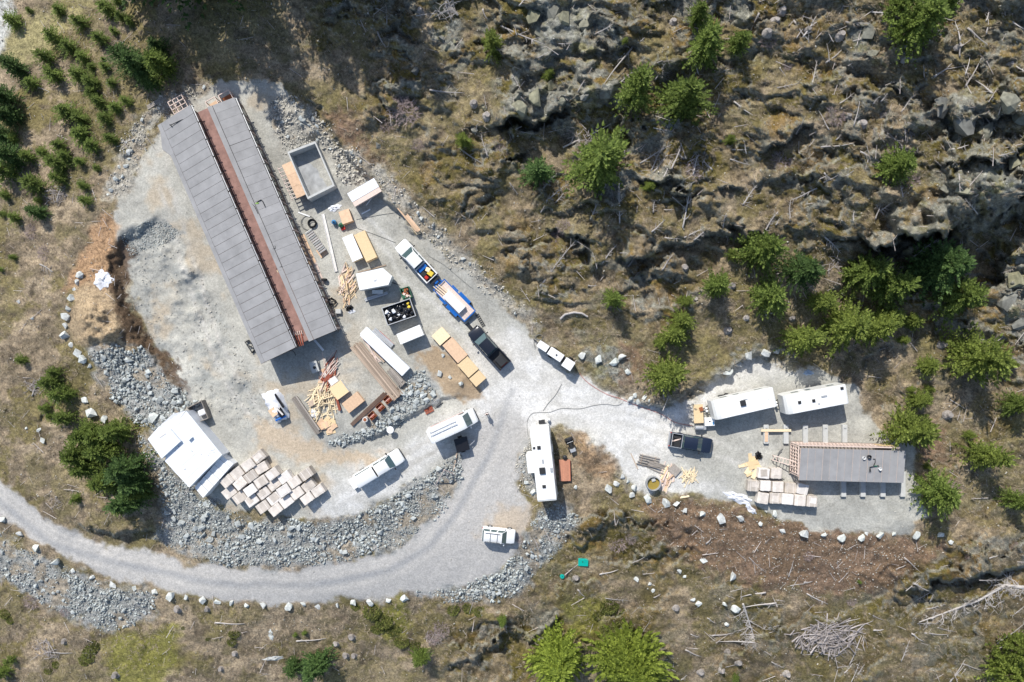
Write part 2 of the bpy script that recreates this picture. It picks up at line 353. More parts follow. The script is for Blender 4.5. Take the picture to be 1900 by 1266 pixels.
FAULTS = [('870,255 930,235 990,216 1060,206 1140,186 1175,170', 4.4, 70), ('985,112 1050,102 1130,84 1172,52', 1.8, 45), ('1205,152 1250,130 1295,92', 2.4, 45),
 ('1400,280 1460,252 1515,225', 2.6, 50), ('1540,425 1640,440 1720,432 1800,400 1900,366 2050,340', 9.5, 120), ('1690,252 1760,244 1830,222 1960,200', 2.6, 50),
 ('1740,335 1800,305 1960,270', 2.2, 50), ('1630,1122 1720,1095 1780,1066 1900,1036 2050,1000', 4.2, 60), ('1035,1003 1090,1004 1145,1000', 1.4, 35),
 ('1175,1030 1230,1034 1295,1018', 2.2, 40), ('1120,988 1200,960', 1.0, 25), ('840,1245 950,1190 1045,1150', 2.6, 55), ('120,962 180,988 250,990 305,975', 2.2, 45),
 ('550,150 600,210 650,290 700,345 760,415 800,455', 1.3, 45), ('1160,752 1230,748 1290,726 1335,694 1400,662 1480,648', 2.0, 45),
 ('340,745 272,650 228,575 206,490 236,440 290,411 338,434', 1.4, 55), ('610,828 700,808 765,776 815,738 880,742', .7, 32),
 ('1090,492 1180,472 1270,462 1335,438', 4.2, 60), ('1130,545 1215,537', 1.3, 30), ('1290,442 1380,420 1445,440', 3.4, 50), ('1015,432 1105,442', 2.6, 45),
 ('640,100 700,170 760,240', 1.2, 35), ('880,70 930,110 960,150', 1.5, 35), ('1180,330 1290,350', 2.0, 40), ('1320,330 1400,345 1480,320', 2.2, 40),
 ('1560,180 1650,160 1700,175', 1.5, 40), ('1000,395 1060,380 1130,395', 1.2, 35), ('1140,590 1200,585', .9, 25), ('1390,1120 1440,1130', 1.0, 25), ('1600,1090 1680,1060', 1.0, 25),
 ('1660,730 1720,740', .9, 25), ('1600,690 1650,640', .8, 25), ('60,765 110,772', .5, 20), ('840,1170 900,1150 960,1160', 1.0, 30), ('1180,975 1290,985', .8, 25), ('1040,968 1110,985 1165,972', 1.0, 26)]
X, Y = np.meshgrid(AX, AY, indexing='ij')
Xc = np.clip(X, -380, 2290); Yc = np.clip(Y, -340, 1610)
base_c = mq(gx, gy)
yardw_c = sstep(14, -10, np.minimum(SD['yard'], SD['road']))
hill_c = 1-yardw_c
wob = lambda sc, amp, sd: amp*fbm(X/sc, Y/sc, sd, 3)
wx = Xc+wob(40, 9, 11)+wob(9, 3, 12); wy = Yc+wob(40, 9, 13)+wob(9, 3, 14)
lx = wx+wob(55, 16, 16)+wob(20, 8, 17); ly = wy+wob(55, 16, 18)+wob(20, 8, 19)
Z = samp(base_c, Xc, Yc)
hill = samp(hill_c, wx, wy)
# layered ledges on the upper bluff
bl = samp(sdf_poly(poly('470,-200 560,100 640,230 760,380 880,490 990,590 1090,670 1160,690 1240,640 1310,590 1420,460 1560,520 1700,620 1900,800 2300,800 2300,-370 470,-370')), wx, wy)
terw = sstep(10, -60, bl)*hill
Lh = 1.5; t = Z+1.1*fbm(X/90, Y/55, 21, 4)
tt = t/Lh; fr = tt-np.floor(tt); ter = Lh*(np.floor(tt)+sstep(.0, .38, fr))
msk = sstep(-.25, .35, fbm(X/150, Y/110, 31, 3))
Z = Z+terw*msk*(ter-t)*.75
for s_, dh, fall in FAULTS:
    d, sd, al, tot = sdf_line(poly(s_)); tp = np.minimum(al, tot-al)/tot; tp = np.clip(tp*5, 0, 1)
    man = s_.startswith(('550', '1160,752', '340', '610', '120')); ux_, uy_ = (wx, wy) if man else (lx, ly)
    sgn = samp(d*sd, ux_, uy_); dd = np.abs(sgn); tpw = samp(tp, ux_, uy_)
    Z += dh*((sstep(-15, 15, sgn) if s_.startswith('340') else sstep(-4, 4, sgn))-.5)*np.exp(-dd/fall)*tpw*(1 if man else np.clip(.85+.9*fbm(X/50, Y/50, 19, 3), .1, 1.6))
low1 = sdf_poly(poly('1590,1130 1650,1060 1760,1020 1960,960 1960,1140 1760,1120 1680,1150')); low2 = sdf_poly(poly('1030,960 1150,950 1300,985 1310,1040 1200,1060 1030,1010')); low3 = sdf_poly(poly('820,1260 880,1160 1040,1120 1060,1170 960,1266'))
rug = np.maximum(terw*np.clip(.62+.95*fbm(X/80, Y/70, 23, 3), .1, 1.1), .95*hill*np.maximum(np.maximum(sstep(8, -12, samp(low1, wx, wy)), sstep(8, -12, samp(low2, wx, wy))), sstep(8, -12, samp(low3, wx, wy))))
low4 = sdf_poly(poly('1040,1020 1300,1050 1560,1110 1700,1010 1960,960 1960,1330 780,1330 840,1150')); low5 = sdf_poly(poly('1420,620 1620,660 1960,640 1960,1000 1760,1000 1710,820 1640,790 1600,700'))
rug = np.maximum(rug, hill*(.5*sstep(15, -25, samp(low4, wx, wy))+.3*sstep(15, -25, samp(low5, wx, wy)))*np.clip(.7+.9*fbm(X/70, Y/60, 27, 3), .1, 1.2))
ca_, sa_ = math.cos(.22), math.sin(.22); su = ca_*lx-sa_*ly; sv = sa_*lx+ca_*ly
w0, e0, t0w = worley(su/125, sv/52, 5); w1, e1, t1w = worley(su/58, sv/27, 1); w2, e2, t2w = worley(su/24+.3*n_(X, Y), sv/13, 2); w3, e3, t3w = worley(wx/10, wy/7, 3)
Z += rug*(1.0*(w0-.5)+1.2*t0w+.32*(w1-.5)+.34*t1w+.09*(w2-.5)+.12*t2w+.04*(w3-.5)+.05*t3w)
rip = np.zeros_like(Z)
for k in SD:
    if k.startswith('riprap'): rip = np.maximum(rip, sstep(3, -4, samp(SD[k], wx, wy)))
Z += terw*(.35*fbm(X/34, Y/26, 41, 4)+.12*fbm(X/8, Y/8, 45, 2))+hill*(1-terw)*(.28*fbm(X/45, Y/40, 51, 4)+.12*fbm(X/9, Y/9, 55, 2))
lowl = sstep(20, -25, samp(sdf_poly(poly('225,400 330,430 400,560 470,700 520,800 440,810 340,740 260,620 215,500')), wx, wy)); Z += lowl*(.14*fbm(X/22, Y/22, 67, 3)+.05*fbm(X/7, Y/7, 68, 2))
Z += (1-hill)*(.03*fbm(X/30, Y/30, 61, 3)+.012*fbm(X/6, Y/6, 65, 2))+rip*.10*fbm(X/8, Y/8, 71, 2)
for cx, cy, r, h in ((170, 585, 24, 1.6), (198, 622, 15, 1.6), (165, 622, 15, 1.3), (185, 600, 13, .7), (215, 610, 12, .6), (150, 600, 12, .6), (1095, 835, 22, 1.0), (345, 505, 24, .9), (375, 545, 18, .7), (360, 585, 16, .6), (330, 560, 22, .4), (300, 470, 26, .5), (400, 640, 20, .4), (430, 700, 18, .35), (555, 205, 26, 1.0), (575, 240, 20, .7), (630, 330, 30, .4), (850, 710, 18, .5)):
    Z += h*np.exp(-((X-cx)**2+(Y-cy)**2)/(r*r))*(1+.3*fbm(X/10, Y/10, 81, 3))
# world positions: the pixel gives the direction, the height gives the distance
WX = (X-CX)/S*(HC-Z)/HC; WY = (CY-Y)/S*(HC-Z)/HC
def G(px, py):
    i = int(np.clip(np.searchsorted(AX, px)-1, 0, len(AX)-2)); j = int(np.clip(np.searchsorted(AY, py)-1, 0, len(AY)-2))
    u = (px-AX[i])/(AX[i+1]-AX[i]); v = (py-AY[j])/(AY[j+1]-AY[j])
    return float(Z[i, j]*(1-u)*(1-v)+Z[i+1, j]*u*(1-v)+Z[i, j+1]*(1-u)*v+Z[i+1, j+1]*u*v)
def GN(px, py):
    i = np.clip(np.searchsorted(AX, px)-1, 0, len(AX)-2); j = np.clip(np.searchsorted(AY, py)-1, 0, len(AY)-2)
    u = (px-AX[i])/(AX[i+1]-AX[i]); v = (py-AY[j])/(AY[j+1]-AY[j])
    return Z[i, j]*(1-u)*(1-v)+Z[i+1, j]*u*(1-v)+Z[i, j+1]*(1-u)*v+Z[i+1, j+1]*u*v
def W(px, py, z): return Vector(((px-CX)/S*(HC-z)/HC, (CY-py)/S*(HC-z)/HC, z))
def on(px, py): return W(px, py, G(px, py))
def gz(x, y):
    z = 0.0
    for _ in range(6): z = G(CX+x*S*HC/(HC-z), CY-y*S*HC/(HC-z))
    return z
def foot(px, py, h):
    """photo pixel shows a point h metres above the ground: the ground point below it"""
    z = G(px, py)
    for _ in range(8):
        p = W(px, py, z+h); z = G(CX+p.x*S*HC/(HC-z), CY-p.y*S*HC/(HC-z))
    return Vector((p.x, p.y, z))
# slope and colours
gxw = np.gradient(Z, axis=0)/np.maximum(np.abs(np.gradient(WX, axis=0)), .02); gyw = np.gradient(Z, axis=1)/np.maximum(np.abs(np.gradient(WY, axis=1)), .02)
slope = np.hypot(gxw, gyw)
def mixc(C, c, w): return C*(1-w[..., None])+np.array(c)*w[..., None]
n1 = fbm(X/70, Y/60, 101, 5); n2 = fbm(X/28, Y/26, 105, 4); n3 = fbm(X/10, Y/9, 111, 3); n4 = fbm(X/130, Y/120, 117, 3)
C = np.zeros(X.shape+(3,))+np.array((.325, .26, .19))
C = mixc(C, (.22, .18, .13), sstep(-.1, .5, n2))
C = mixc(C, (.44, .36, .265), sstep(.1, .6, -n2+.4*n3)*.6)
C = mixc(C, (.18, .155, .06), sstep(.05, .5, n1+.35*n3)*.75)
C = mixc(C, (.25, .215, .11), sstep(.1, .55, n4+.3*n2)*.6)
C = mixc(C, (.13, .105, .08), sstep(.3, .75, fbm(X/18, Y/16, 121, 4))*.75); C = mixc(C, (.17, .15, .075), sstep(.1, .6, fbm(X/50, Y/42, 127, 4))*.6)
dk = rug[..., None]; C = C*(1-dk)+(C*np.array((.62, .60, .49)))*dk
C = mixc(C, (.16, .135, .04), rug*sstep(.5, .8, w2+.25*n2)*.7); C = mixc(C, (.30, .25, .18), rug*sstep(.35, .15, w2+.2*n3)*.6); C = mixc(C, (.24, .15, .05), rug*sstep(.8, .95, w1+.2*n3)*.6)
C = mixc(C, (.27, .275, .255), rug*sstep(.74, .86, (w0*3.7+w1*1.3) % 1+.15*n3)*.75)
rock = sstep(1.25, 2.0, slope+.3*n3)*hill*.8
for k in ZP:
    if k.startswith('rock'): rock = np.maximum(rock, sstep(8, -6, samp(SD[k], wx, wy)+10*n3)*sstep(-.5, .1, n2+.5))
rc = np.zeros_like(C)+np.array((.225, .225, .20)); rc = mixc(rc, (.19, .195, .185), sstep(0, .6, n3)); rc = mixc(rc, (.26, .24, .10), sstep(.25, .7, n2)*.6); rc = mixc(rc, (.42, .43, .40), sstep(.1, .6, fbm(X/6, Y/6, 131, 2))*.5)
C = C*(1-rock[..., None])+rc*rock[..., None]
def zone(k, c, soft=4, amt=1.0, noise=0):
    global C
    w = sstep(soft, -soft, samp(SD[k], wx, wy)+noise*n3*10)*amt; C = mixc(C, c, w); return w
for k in ('grass_a',): zone(k, (.33, .30, .155), 14, .8, .6)
for k in ('grass_b', 'grass_c', 'grass_d'): zone(k, (.24, .235, .06), 14, .8, 1)
for k in ('soil_red', 'soil_red2', 'soil_red3', 'soil_red4'): zone(k, (.225, .15, .108), 14, .85, 1.2)
zone('soil_mound', (.33, .23, .15), 8, .9, .8)
wyard = zone('yard', (.385, .375, .335), 4, 1, .25)
cg = np.array((.385, .375, .335))*(1+.14*n1[..., None]+.11*n2[..., None]+.07*n3[..., None]); C = C*(1-wyard[..., None])+cg*wyard[..., None]
tan = sstep(.15, .7, fbm(X/60, Y/60, 141, 4))*wyard*sstep(720, 600, X); C = mixc(C, (.40, .335, .25), tan*.8); C = mixc(C, (.30, .305, .285), lowl*sstep(.0, .5, fbm(X/35, Y/35, 143, 4))*.7); C = mixc(C, (.41, .40, .355), lowl*sstep(.1, .5, fbm(X/45, Y/40, 147, 4))*.6)
wroad = zone('road', (.415, .40, .38), 5, 1, .3)
wb = zone('bright', (.61, .595, .565), 26, .9, .9)
C = mixc(C, (.46, .445, .41), wb*sstep(.1, .6, fbm(X/50, Y/45, 149, 4))*.7); C = mixc(C, (.68, .67, .65), wb*sstep(.2, .6, fbm(X/30, Y/30, 153, 3))*.6)
for s_, c_, a_ in (('945,730 890,640 820,560 750,500 690,420 640,390', (.50, .49, .46), .5), ('935,740 860,790 760,850 660,915 590,935', (.43, .41, .37), .45), ('960,705 1050,745 1150,775 1250,800 1380,850 1560,950', (.47, .455, .42), .5), ('940,740 1000,745 1110,765 1230,770', (.66, .65, .63), .45), ('600,850 500,800 420,700 370,560 330,420 300,330', (.47, .45, .41), .5), ('560,700 700,660 800,600 880,580', (.33, .32, .29), .4), ('480,160 400,150 330,230 290,330', (.45, .43, .39), .5), ('1350,800 1450,820 1460,780 1580,770', (.33, .325, .30), .4)):
    d_, sd_, al_, tt_ = sdf_line(poly(s_)); s2 = samp(d_*sd_, Xc+wob(50, 5, 157), Yc+wob(50, 5, 158)); en = samp(np.clip(np.minimum(al_, tt_-al_)/40, 0, 1), Xc, Yc)
    for of in (-11, 11): C = mixc(C, c_, np.exp(-((s2-of)/5.0)**2)*np.clip(a_+.5*n2, 0, 1)*en*(1-hill))
ROADC = poly('-420,600 -120,770 0,930 90,1005 200,1040 330,1068 450,1083 600,1082 720,1058 800,1012 860,930 900,850 930,780 950,720')
dl, sdl, al, tot = sdf_line(ROADC); sr = samp(dl*sdl, Xc+wob(60, 3, 151), Yc+wob(60, 3, 152))
for off, wd in ((-15, 6), (9, 6), (20, 4)): C = mixc(C, (.50, .475, .44), np.exp(-((sr-off)/wd)**2)*wroad*np.clip(.75+.35*n2, 0, 1)*np.clip(samp(sstep(0, 200, tot-al), Xc, Yc), 0, 1))
C = mixc(C, (.32, .32, .322), np.exp(-((sr+2)/6)**2)*wroad*np.clip(.65+.3*n1, 0, 1))
zone('soil_orange', (.43, .275, .17), 10, .9, .5); zone('soil_heap', (.43, .33, .225), 8, .95, .5); zone('soil_track', (.47, .37, .26), 12, .8, .8)
zone('soil_pad', (.33, .24, .15), 8, .9, .8); zone('soil_road', (.45, .37, .28), 14, .8, .8); zone('gravel_shade', (.30, .305, .29), 5, .8, .5); zone('soil_bank_shade', (.105, .07, .048), 5, .92, .7)
zone('road_top', (.50, .51, .51), 6)
for k in ZP:
    if k.startswith('riprap'): (zone(k, (.30, .305, .295) if k not in ('riprap_top', 'riprap_box', 'riprap_edge') else (.35, .33, .285), 9, .9, 1.0))
C = mixc(C, (.30, .25, .185), rip*sstep(.1, .55, fbm(X/38, Y/30, 171, 4))*.8)
C *= (1+.10*fbm(X/5, Y/5, 161, 2)*(.4+hill))[..., None]
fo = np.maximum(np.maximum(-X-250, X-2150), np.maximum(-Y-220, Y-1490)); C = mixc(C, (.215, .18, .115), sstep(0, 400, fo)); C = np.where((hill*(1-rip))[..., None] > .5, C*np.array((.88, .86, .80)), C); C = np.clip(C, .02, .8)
det = np.clip(hill*.9+rip*.4+.12, 0, 1)
def ground_material():
    m = bpy.data.materials.new('ground'); m.use_nodes = True; nt = m.node_tree; N = nt.nodes; L = nt.links; b = N['Principled BSDF']
    b.inputs['Roughness'].default_value = .95; b.inputs['Specular IOR Level'].default_value = .15
    ca = N.new('ShaderNodeVertexColor'); ca.layer_name = 'Col'; da = N.new('ShaderNodeAttribute'); da.attribute_name = 'det'
    geo = N.new('ShaderNodeNewGeometry')
    def noise(sc, det_=6, ro=.65):
        n = N.new('ShaderNodeTexNoise'); n.inputs['Scale'].default_value = sc; n.inputs['Detail'].default_value = det_; n.inputs['Roughness'].default_value = ro
        L.new(geo.outputs['Position'], n.inputs['Vector']); return n.outputs['Fac']
    def mth(op, a, b_, c=None):
        q = N.new('ShaderNodeMath'); q.operation = op
        for i, s in enumerate((a, b_, c)):
            if s is None: continue
            if isinstance(s, (int, float)): q.inputs[i].default_value = s
            else: L.new(s, q.inputs[i])
        return q.outputs[0]
    a = noise(3.2, 8, .72); f = noise(11, 5, .7); vo = N.new('ShaderNodeTexVoronoi'); vo.inputs['Scale'].default_value = 7; L.new(geo.outputs['Position'], vo.inputs['Vector'])
    amp = mth('MULTIPLY_ADD', da.outputs['Fac'], 2.6, .45)
    s1 = mth('MULTIPLY', mth('SUBTRACT', a, .5), amp); s2 = mth('MULTIPLY', mth('SUBTRACT', f, .5), mth('MULTIPLY_ADD', da.outputs['Fac'], 1.6, .6))
    fac = mth('ADD', mth('ADD', s1, s2), 1.0)
    vr = N.new('ShaderNodeSeparateColor'); L.new(vo.outputs['Color'], vr.inputs[0])
    fac = mth('MULTIPLY', fac, mth('MULTIPLY_ADD', vr.outputs[0], .26, .87)); fac = mth('MAXIMUM', fac, .18)
    vm = N.new('ShaderNodeVectorMath'); vm.operation = 'SCALE'; L.new(ca.outputs['Color'], vm.inputs[0]); L.new(fac, vm.inputs['Scale']); L.new(vm.outputs[0], b.inputs['Base Color'])
    bp = N.new('ShaderNodeBump'); bp.inputs['Distance'].default_value = .16; L.new(mth('MULTIPLY_ADD', da.outputs['Fac'], .75, .16), bp.inputs['Strength'])
    L.new(mth('ADD', mth('ADD', a, mth('MULTIPLY', f, .4)), mth('MULTIPLY', vo.outputs['Distance'], -.25)), bp.inputs['Height']); L.new(bp.outputs[0], b.inputs['Normal'])
    return m
GM = ground_material()
V3 = np.stack([WX, WY, Z], -1).reshape(-1, 3); nx, ny = X.shape
ii, jj = np.meshgrid(np.arange(nx-1), np.arange(ny-1), indexing='ij')
quads = np.stack([ii*ny+jj, ii*ny+jj+1, (ii+1)*ny+jj+1, (ii+1)*ny+jj], -1).reshape(-1, 4)
xc = (AX[:-1]+AX[1:])/2; yc = (AY[:-1]+AY[1:])/2; XM, YM = np.meshgrid(xc, yc, indexing='ij')
ql = np.where((samp(SD['yard'], XM, YM) < 0), 1, 0); sdr = samp(SD['road'], XM, YM)
ql = np.where((sdr < 0) & (YM > 735+0*XM) & ((samp(SD['yard'], XM, YM) > 0) | (YM > 800)), 2, ql)
far = (XM < -380) | (XM > 2290) | (YM < -340) | (YM > 1610)
ql = np.where((samp(SD['road_top'], XM, YM) < 0) & ~far, 3, ql); ql = np.where(far, 0, ql).ravel()
for idx, nm, lb, ct in ((0, 'hillside_ground', 'rough hillside of dry grass, moss and rock ledges round the building site', 'hillside'), (1, 'gravel_yard', 'pale gravel yard under the buildings and vehicles', 'yard'),
                        (2, 'gravel_road', 'grey gravel road curving below the yard with lighter wheel tracks', 'road'), (3, 'upper_road', 'pale gravel road corner beyond the young firs', 'road')):
    qs = quads[ql == idx]; used, inv = np.unique(qs, return_inverse=True)
    me = np_mesh(nm, V3[used], inv.ravel(), 4, GM)
    at = me.color_attributes.new('Col', 'FLOAT_COLOR', 'POINT'); cc = np.ones((len(used), 4), np.float32); cc[:, :3] = C.reshape(-1, 3)[used]; at.data.foreach_set('color', cc.ravel())
    da_ = me.attributes.new('det', 'FLOAT', 'POINT'); da_.data.foreach_set('value', det.ravel()[used].astype(np.float32))
    me.shade_smooth(); o = link(nm, me); tag(o, lb, ct, kind='structure')

# ------------------------------------------------------------------ stones
def hull_rock(seed, flat=.75, n=14):
    r = random.Random(seed); bm = bmesh.new()
    for _ in range(n):
        v = Vector((r.gauss(0, 1), r.gauss(0, 1), r.gauss(0, 1))).normalized()
        m = max(abs(v.x), abs(v.y), abs(v.z)); v = v*(.55+.45/m*.8)*r.uniform(.8, 1.05)
        bm.verts.new((v.x, v.y*r.uniform(.75, 1), v.z*flat))
    q = bmesh.ops.convex_hull(bm, input=bm.verts)
    bmesh.ops.delete(bm, geom=[v for v in bm.verts if not v.link_faces], context='VERTS')
    bmesh.ops.triangulate(bm, faces=bm.faces); bm.verts.index_update()
    V = np.array([v.co[:] for v in bm.verts]); F = np.array([[v.index for v in f.verts] for f in bm.faces]); bm.free()
    return V, F
ROCKS = [hull_rock(s, .7, 13) for s in range(12)]
PEBS = [hull_rock(s, .7, 7) for s in range(40, 48)]
def rnd_rot(n, tilt=.5):
    a = RNG.uniform(0, 2*np.pi, n); b = RNG.normal(0, tilt, n); c = RNG.normal(0, tilt, n)
    ca, sa, cb, sb, cc, sc = np.cos(a), np.sin(a), np.cos(b), np.sin(b), np.cos(c), np.sin(c); z = np.zeros(n); o = np.ones(n)
    Rz = np.stack([ca, -sa, z, sa, ca, z, z, z, o], -1).reshape(n, 3, 3); Ry = np.stack([cb, z, sb, z, o, z, -sb, z, cb], -1).reshape(n, 3, 3); Rx = np.stack([o, z, z, z, cc, -sc, z, sc, cc], -1).reshape(n, 3, 3)
    return Rz @ Ry @ Rx
def scatter(name, protos, PX, PY, size, m, label, cat, sink=.1, tilt=.5, squash=None):
    n = len(PX); ZG = GN(PX, PY); P = np.stack([(PX-CX)/S*(HC-ZG)/HC, (CY-PY)/S*(HC-ZG)/HC, ZG], -1)
    which = RNG.integers(0, len(protos), n); R = rnd_rot(n, tilt); Vs = []; Fs = []; off = 0
    for k, (V, F) in enumerate(protos):
        idx = np.where(which == k)[0]
        if len(idx) == 0: continue
        sc = size[idx][:, None]*(np.ones((len(idx), 3)) if squash is None else squash[idx])
        loc = P[idx].copy(); loc[:, 2] += size[idx]*(.5-sink)
        VV = np.einsum('nij,nkj->nki', R[idx], V[None]*sc[:, None, :])+loc[:, None, :]
        FF = F[None]+(np.arange(len(idx))*len(V))[:, None, None]+off
        Vs.append(VV.reshape(-1, 3)); Fs.append(FF.reshape(-1)); off += len(idx)*len(V)
    me = np_mesh(name, np.concatenate(Vs), np.concatenate(Fs), 3, m)
    o = link(name, me); tag(o, label, cat, kind='stuff'); return o
def pick(sdf, n, lim=-2, box=None):
    out = []; tot = 0
    while tot < n:
        x = RNG.uniform(box[0], box[2], n*2); y = RNG.uniform(box[1], box[3], n*2); k = samp(sdf, x, y) < lim
        out.append(np.stack([x[k], y[k]], -1)); tot += k.sum()
    return np.concatenate(out)[:n]
def zbox(k): P = ZP[k]; return (*P.min(0), *P.max(0))
RIP = [('riprap_heap', 1900, .09, .32, 'stone', 'loose grey stones heaped below the brown dirt mound', 34), ('riprap_bank', 10000, .05, .25, 'stone', 'blue grey riprap stones on the bank between yard and road', 90),
       ('riprap_low', 3300, .06, .25, 'stone', 'grey riprap stones spilling down below the lower road bend', 36), ('riprap_pad', 1700, .09, .30, 'stone', 'grey riprap stones edging the lumber pad', 36),
       ('riprap_east', 2200, .07, .26, 'stone', 'grey stones on the bank beside the parked white wagon', 30), ('riprap_van', 500, .06, .2, 'stonet', 'small pale stones beside the long white camper', 8),
       ('riprap_top', 1400, .05, .2, 'stonet', 'pale stone edging along the upper end of the long building', 14), ('riprap_box', 1800, .05, .22, 'stonet', 'rubble stones round the open concrete basement', 18), ('riprap_edge', 900, .04, .2, 'stonet', 'rubble stones along the cut edge behind the white truck', 10)]
ROCKM = []
for V, F in ROCKS:
    me = bpy.data.meshes.new('stone'); me.from_pydata([tuple(v) for v in V], [], [tuple(f) for f in F]); me.update(); ROCKM.append(me)
def stone(name, px, py, r, m, label, cat, group, seed, sq=None, sink=.25):
    me = ROCKM[seed % len(ROCKM)]
    if not me.materials: me.materials.append(M['stoneo'])
    o = bpy.data.objects.new(name, me); COL.objects.link(o); rr = random.Random(seed*7+1)
    sx = r*rr.uniform(.9, 1.15); sy = r*rr.uniform(.75, 1.05); sz = r*rr.uniform(.8, 1.05)
    o.scale = (sx, sy, sz); o.location = on(px, py)+Vector((0, 0, sz*(.62-sink))); o.rotation_euler = (rr.uniform(-.25, .25), rr.uniform(-.25, .25), rr.uniform(0, 6.28))
    o.material_slots[0].link = 'OBJECT'; o.material_slots[0].material = m
    tag(o, label, cat, group); return o
sid = 100
for k, n, lo, hi, mm, lb, nb in RIP:
    P = pick(SD[k]+9*fbm(gx/22, gy/20, 301, 3)-2, n, -1, zbox(k)); P = P[(fbm(P[:, 0]/38, P[:, 1]/30, 171, 4)+.25*RNG.normal(size=len(P))) < .42]; n = len(P); sz = (lo+(hi-lo)*RNG.random(n)**2.6)*(1+.35*fbm(P[:, 0]/45, P[:, 1]/40, 303, 2))
    scatter('loose_stones', ROCKS, P[:, 0], P[:, 1], sz, M[mm], lb, 'stones', .15, .6, RNG.uniform(.7, 1.25, (n, 3)))
    P = pick(SD[k], nb, -5, zbox(k))
    for q in range(nb):
        sid += 1; stone('stone', P[q, 0], P[q, 1], RNG.uniform(.34, .62) if k[7:] in ('heap', 'bank', 'pad') else RNG.uniform(.28, .45), M['stoneo'], 'larger angular stone among the '+lb.split(' ', 1)[1] if False else 'larger stone lying among ' + {'riprap_heap': 'the stones below the dirt mound', 'riprap_bank': 'the riprap between yard and road', 'riprap_low': 'the riprap below the lower road bend', 'riprap_pad': 'the riprap edging the lumber pad', 'riprap_east': 'the stones beside the parked white wagon', 'riprap_van': 'pale stones beside the long white camper', 'riprap_top': 'the stone edging above the long building', 'riprap_box': 'the rubble round the concrete basement', 'riprap_edge': 'the rubble along the cut edge behind the white truck'}[k], 'stone', 'large stones of '+k.replace('_', ' '), sid)
# edging boulders
def boulders(s, label, group, k0, rm=.62, m='boulder', sink=.36):
    global sid
    for i, p in enumerate(s.split()):
        t = [float(q) for q in p.split(',')]; sid += 1
        stone('boulder', t[0], t[1], (t[2]*1.1/S if len(t) > 2 else rm)*random.choice((.7, .85, 1, 1, 1.1, 1.25)), M[m], label, 'boulder', group, sid+k0, None, sink)
boulders('5,963 38,990 68,1016 104,1040 137,1059 172,1072 210,1084 250,1091 290,1097 318,1105 345,1108 377,1113 404,1117 430,1118 458,1123 488,1124 537,1125 562,1121 592,1125 626,1123 658,1117 687,1117 721,1113 750,1110', 'pale boulder in the row edging the lower side of the curving road', 'boulders along the lower road edge', 3, .72)
boulders('1172,918,9 1180,904,12 1201,927,8 1234,933,8 1253,934,7 1271,947,9 1303,955,9 1337,961,9 1372,962,9 1411,972,9 1437,953,9 1452,985,9 1491,990,9 1526,990,9 1561,998,9 1597,997,8 1607,989,6 1633,993,9 1658,992,9 1699,993,8 1744,993,8 1764,1006,6', 'pale boulder in the row above the red dirt slope', 'boulders edging the lower yard', 5)
boulders('150,511,7 145,524,8 138,538,8 133,553,8 126,572,8 123,587,8 122,605,9 121,622,11 133,640,9 145,655,9 155,667,8 166,679,9', 'pale boulder in the curved row holding the tan dirt mound', 'boulders round the dirt mound', 9)
boulders('990,913,8 1068,904,7 1128,906,9 1155,884,7 1163,892,6 1143,898,5', 'grey boulder on the rough ground beside the long white camper', 'boulders near the long camper', 4)
boulders('1355,1068,11 1364,1130,9 1345,1120,6 1305,1040,8 1180,1074,6 1205,1085,6 1212,1095,5 1260,1060,6 1270,1070,6 1285,1112,7 1295,1120,6 1348,1158,6 1420,950,5', 'grey boulder lying on the slope below the red dirt', 'boulders on the lower slope', 2)
boulders('175,765,13 195,777,9 160,742,8 50,795,4 73,798,5 80,817,6 285,775,12 60,590,5 240,283,6 222,310,6 200,361,5 35,560,4', 'grey boulder on the dry slope left of the white wrapped stack', 'boulders on the left slope', 6)
boulders('815,693,7 835,700,6 822,660,5 870,672,7 855,712,5 790,708,6', 'small pale boulder on the brown soil by the plywood stacks', 'boulders by the plywood stacks', 8)
boulders('1620,100,14 1608,60,12 1600,45,9 1745,200,18 1790,225,22 1830,245,16 1775,255,14 1870,190,15 1890,215,16 1800,345,20 1840,330,22 1880,310,18 1760,352,12 1745,375,12 1885,520,24 1870,560,18 1895,600,20 1890,480,14 1000,180,15 1040,188,14 1085,178,13 1125,172,12 1020,160,10 1060,165,10 1025,20,16 1050,35,14 1090,45,16 1120,60,12 1000,60,12 990,30,12 955,180,14 965,200,12 830,85,10 845,75,9 820,70,8 700,270,8 720,160,9 770,130,10 900,200,10 880,240,9 1140,100,8', 'grey rock block standing out of the mossy bluff', 'rock blocks on the bluff', 1, .62, 'bluff', .6)
boulders('1080,660,10 1110,668,11 1140,672,12 1155,665,9 1165,690,8 1170,742,8 1185,745,8 1195,738,7 1205,744,7 1178,733,6 1390,660,10 1420,655,10 1350,690,9 1370,676,9 1440,650,9', 'pale rock jutting from the cut bank beside the bright gravel', 'rocks of the cut bank', 11)
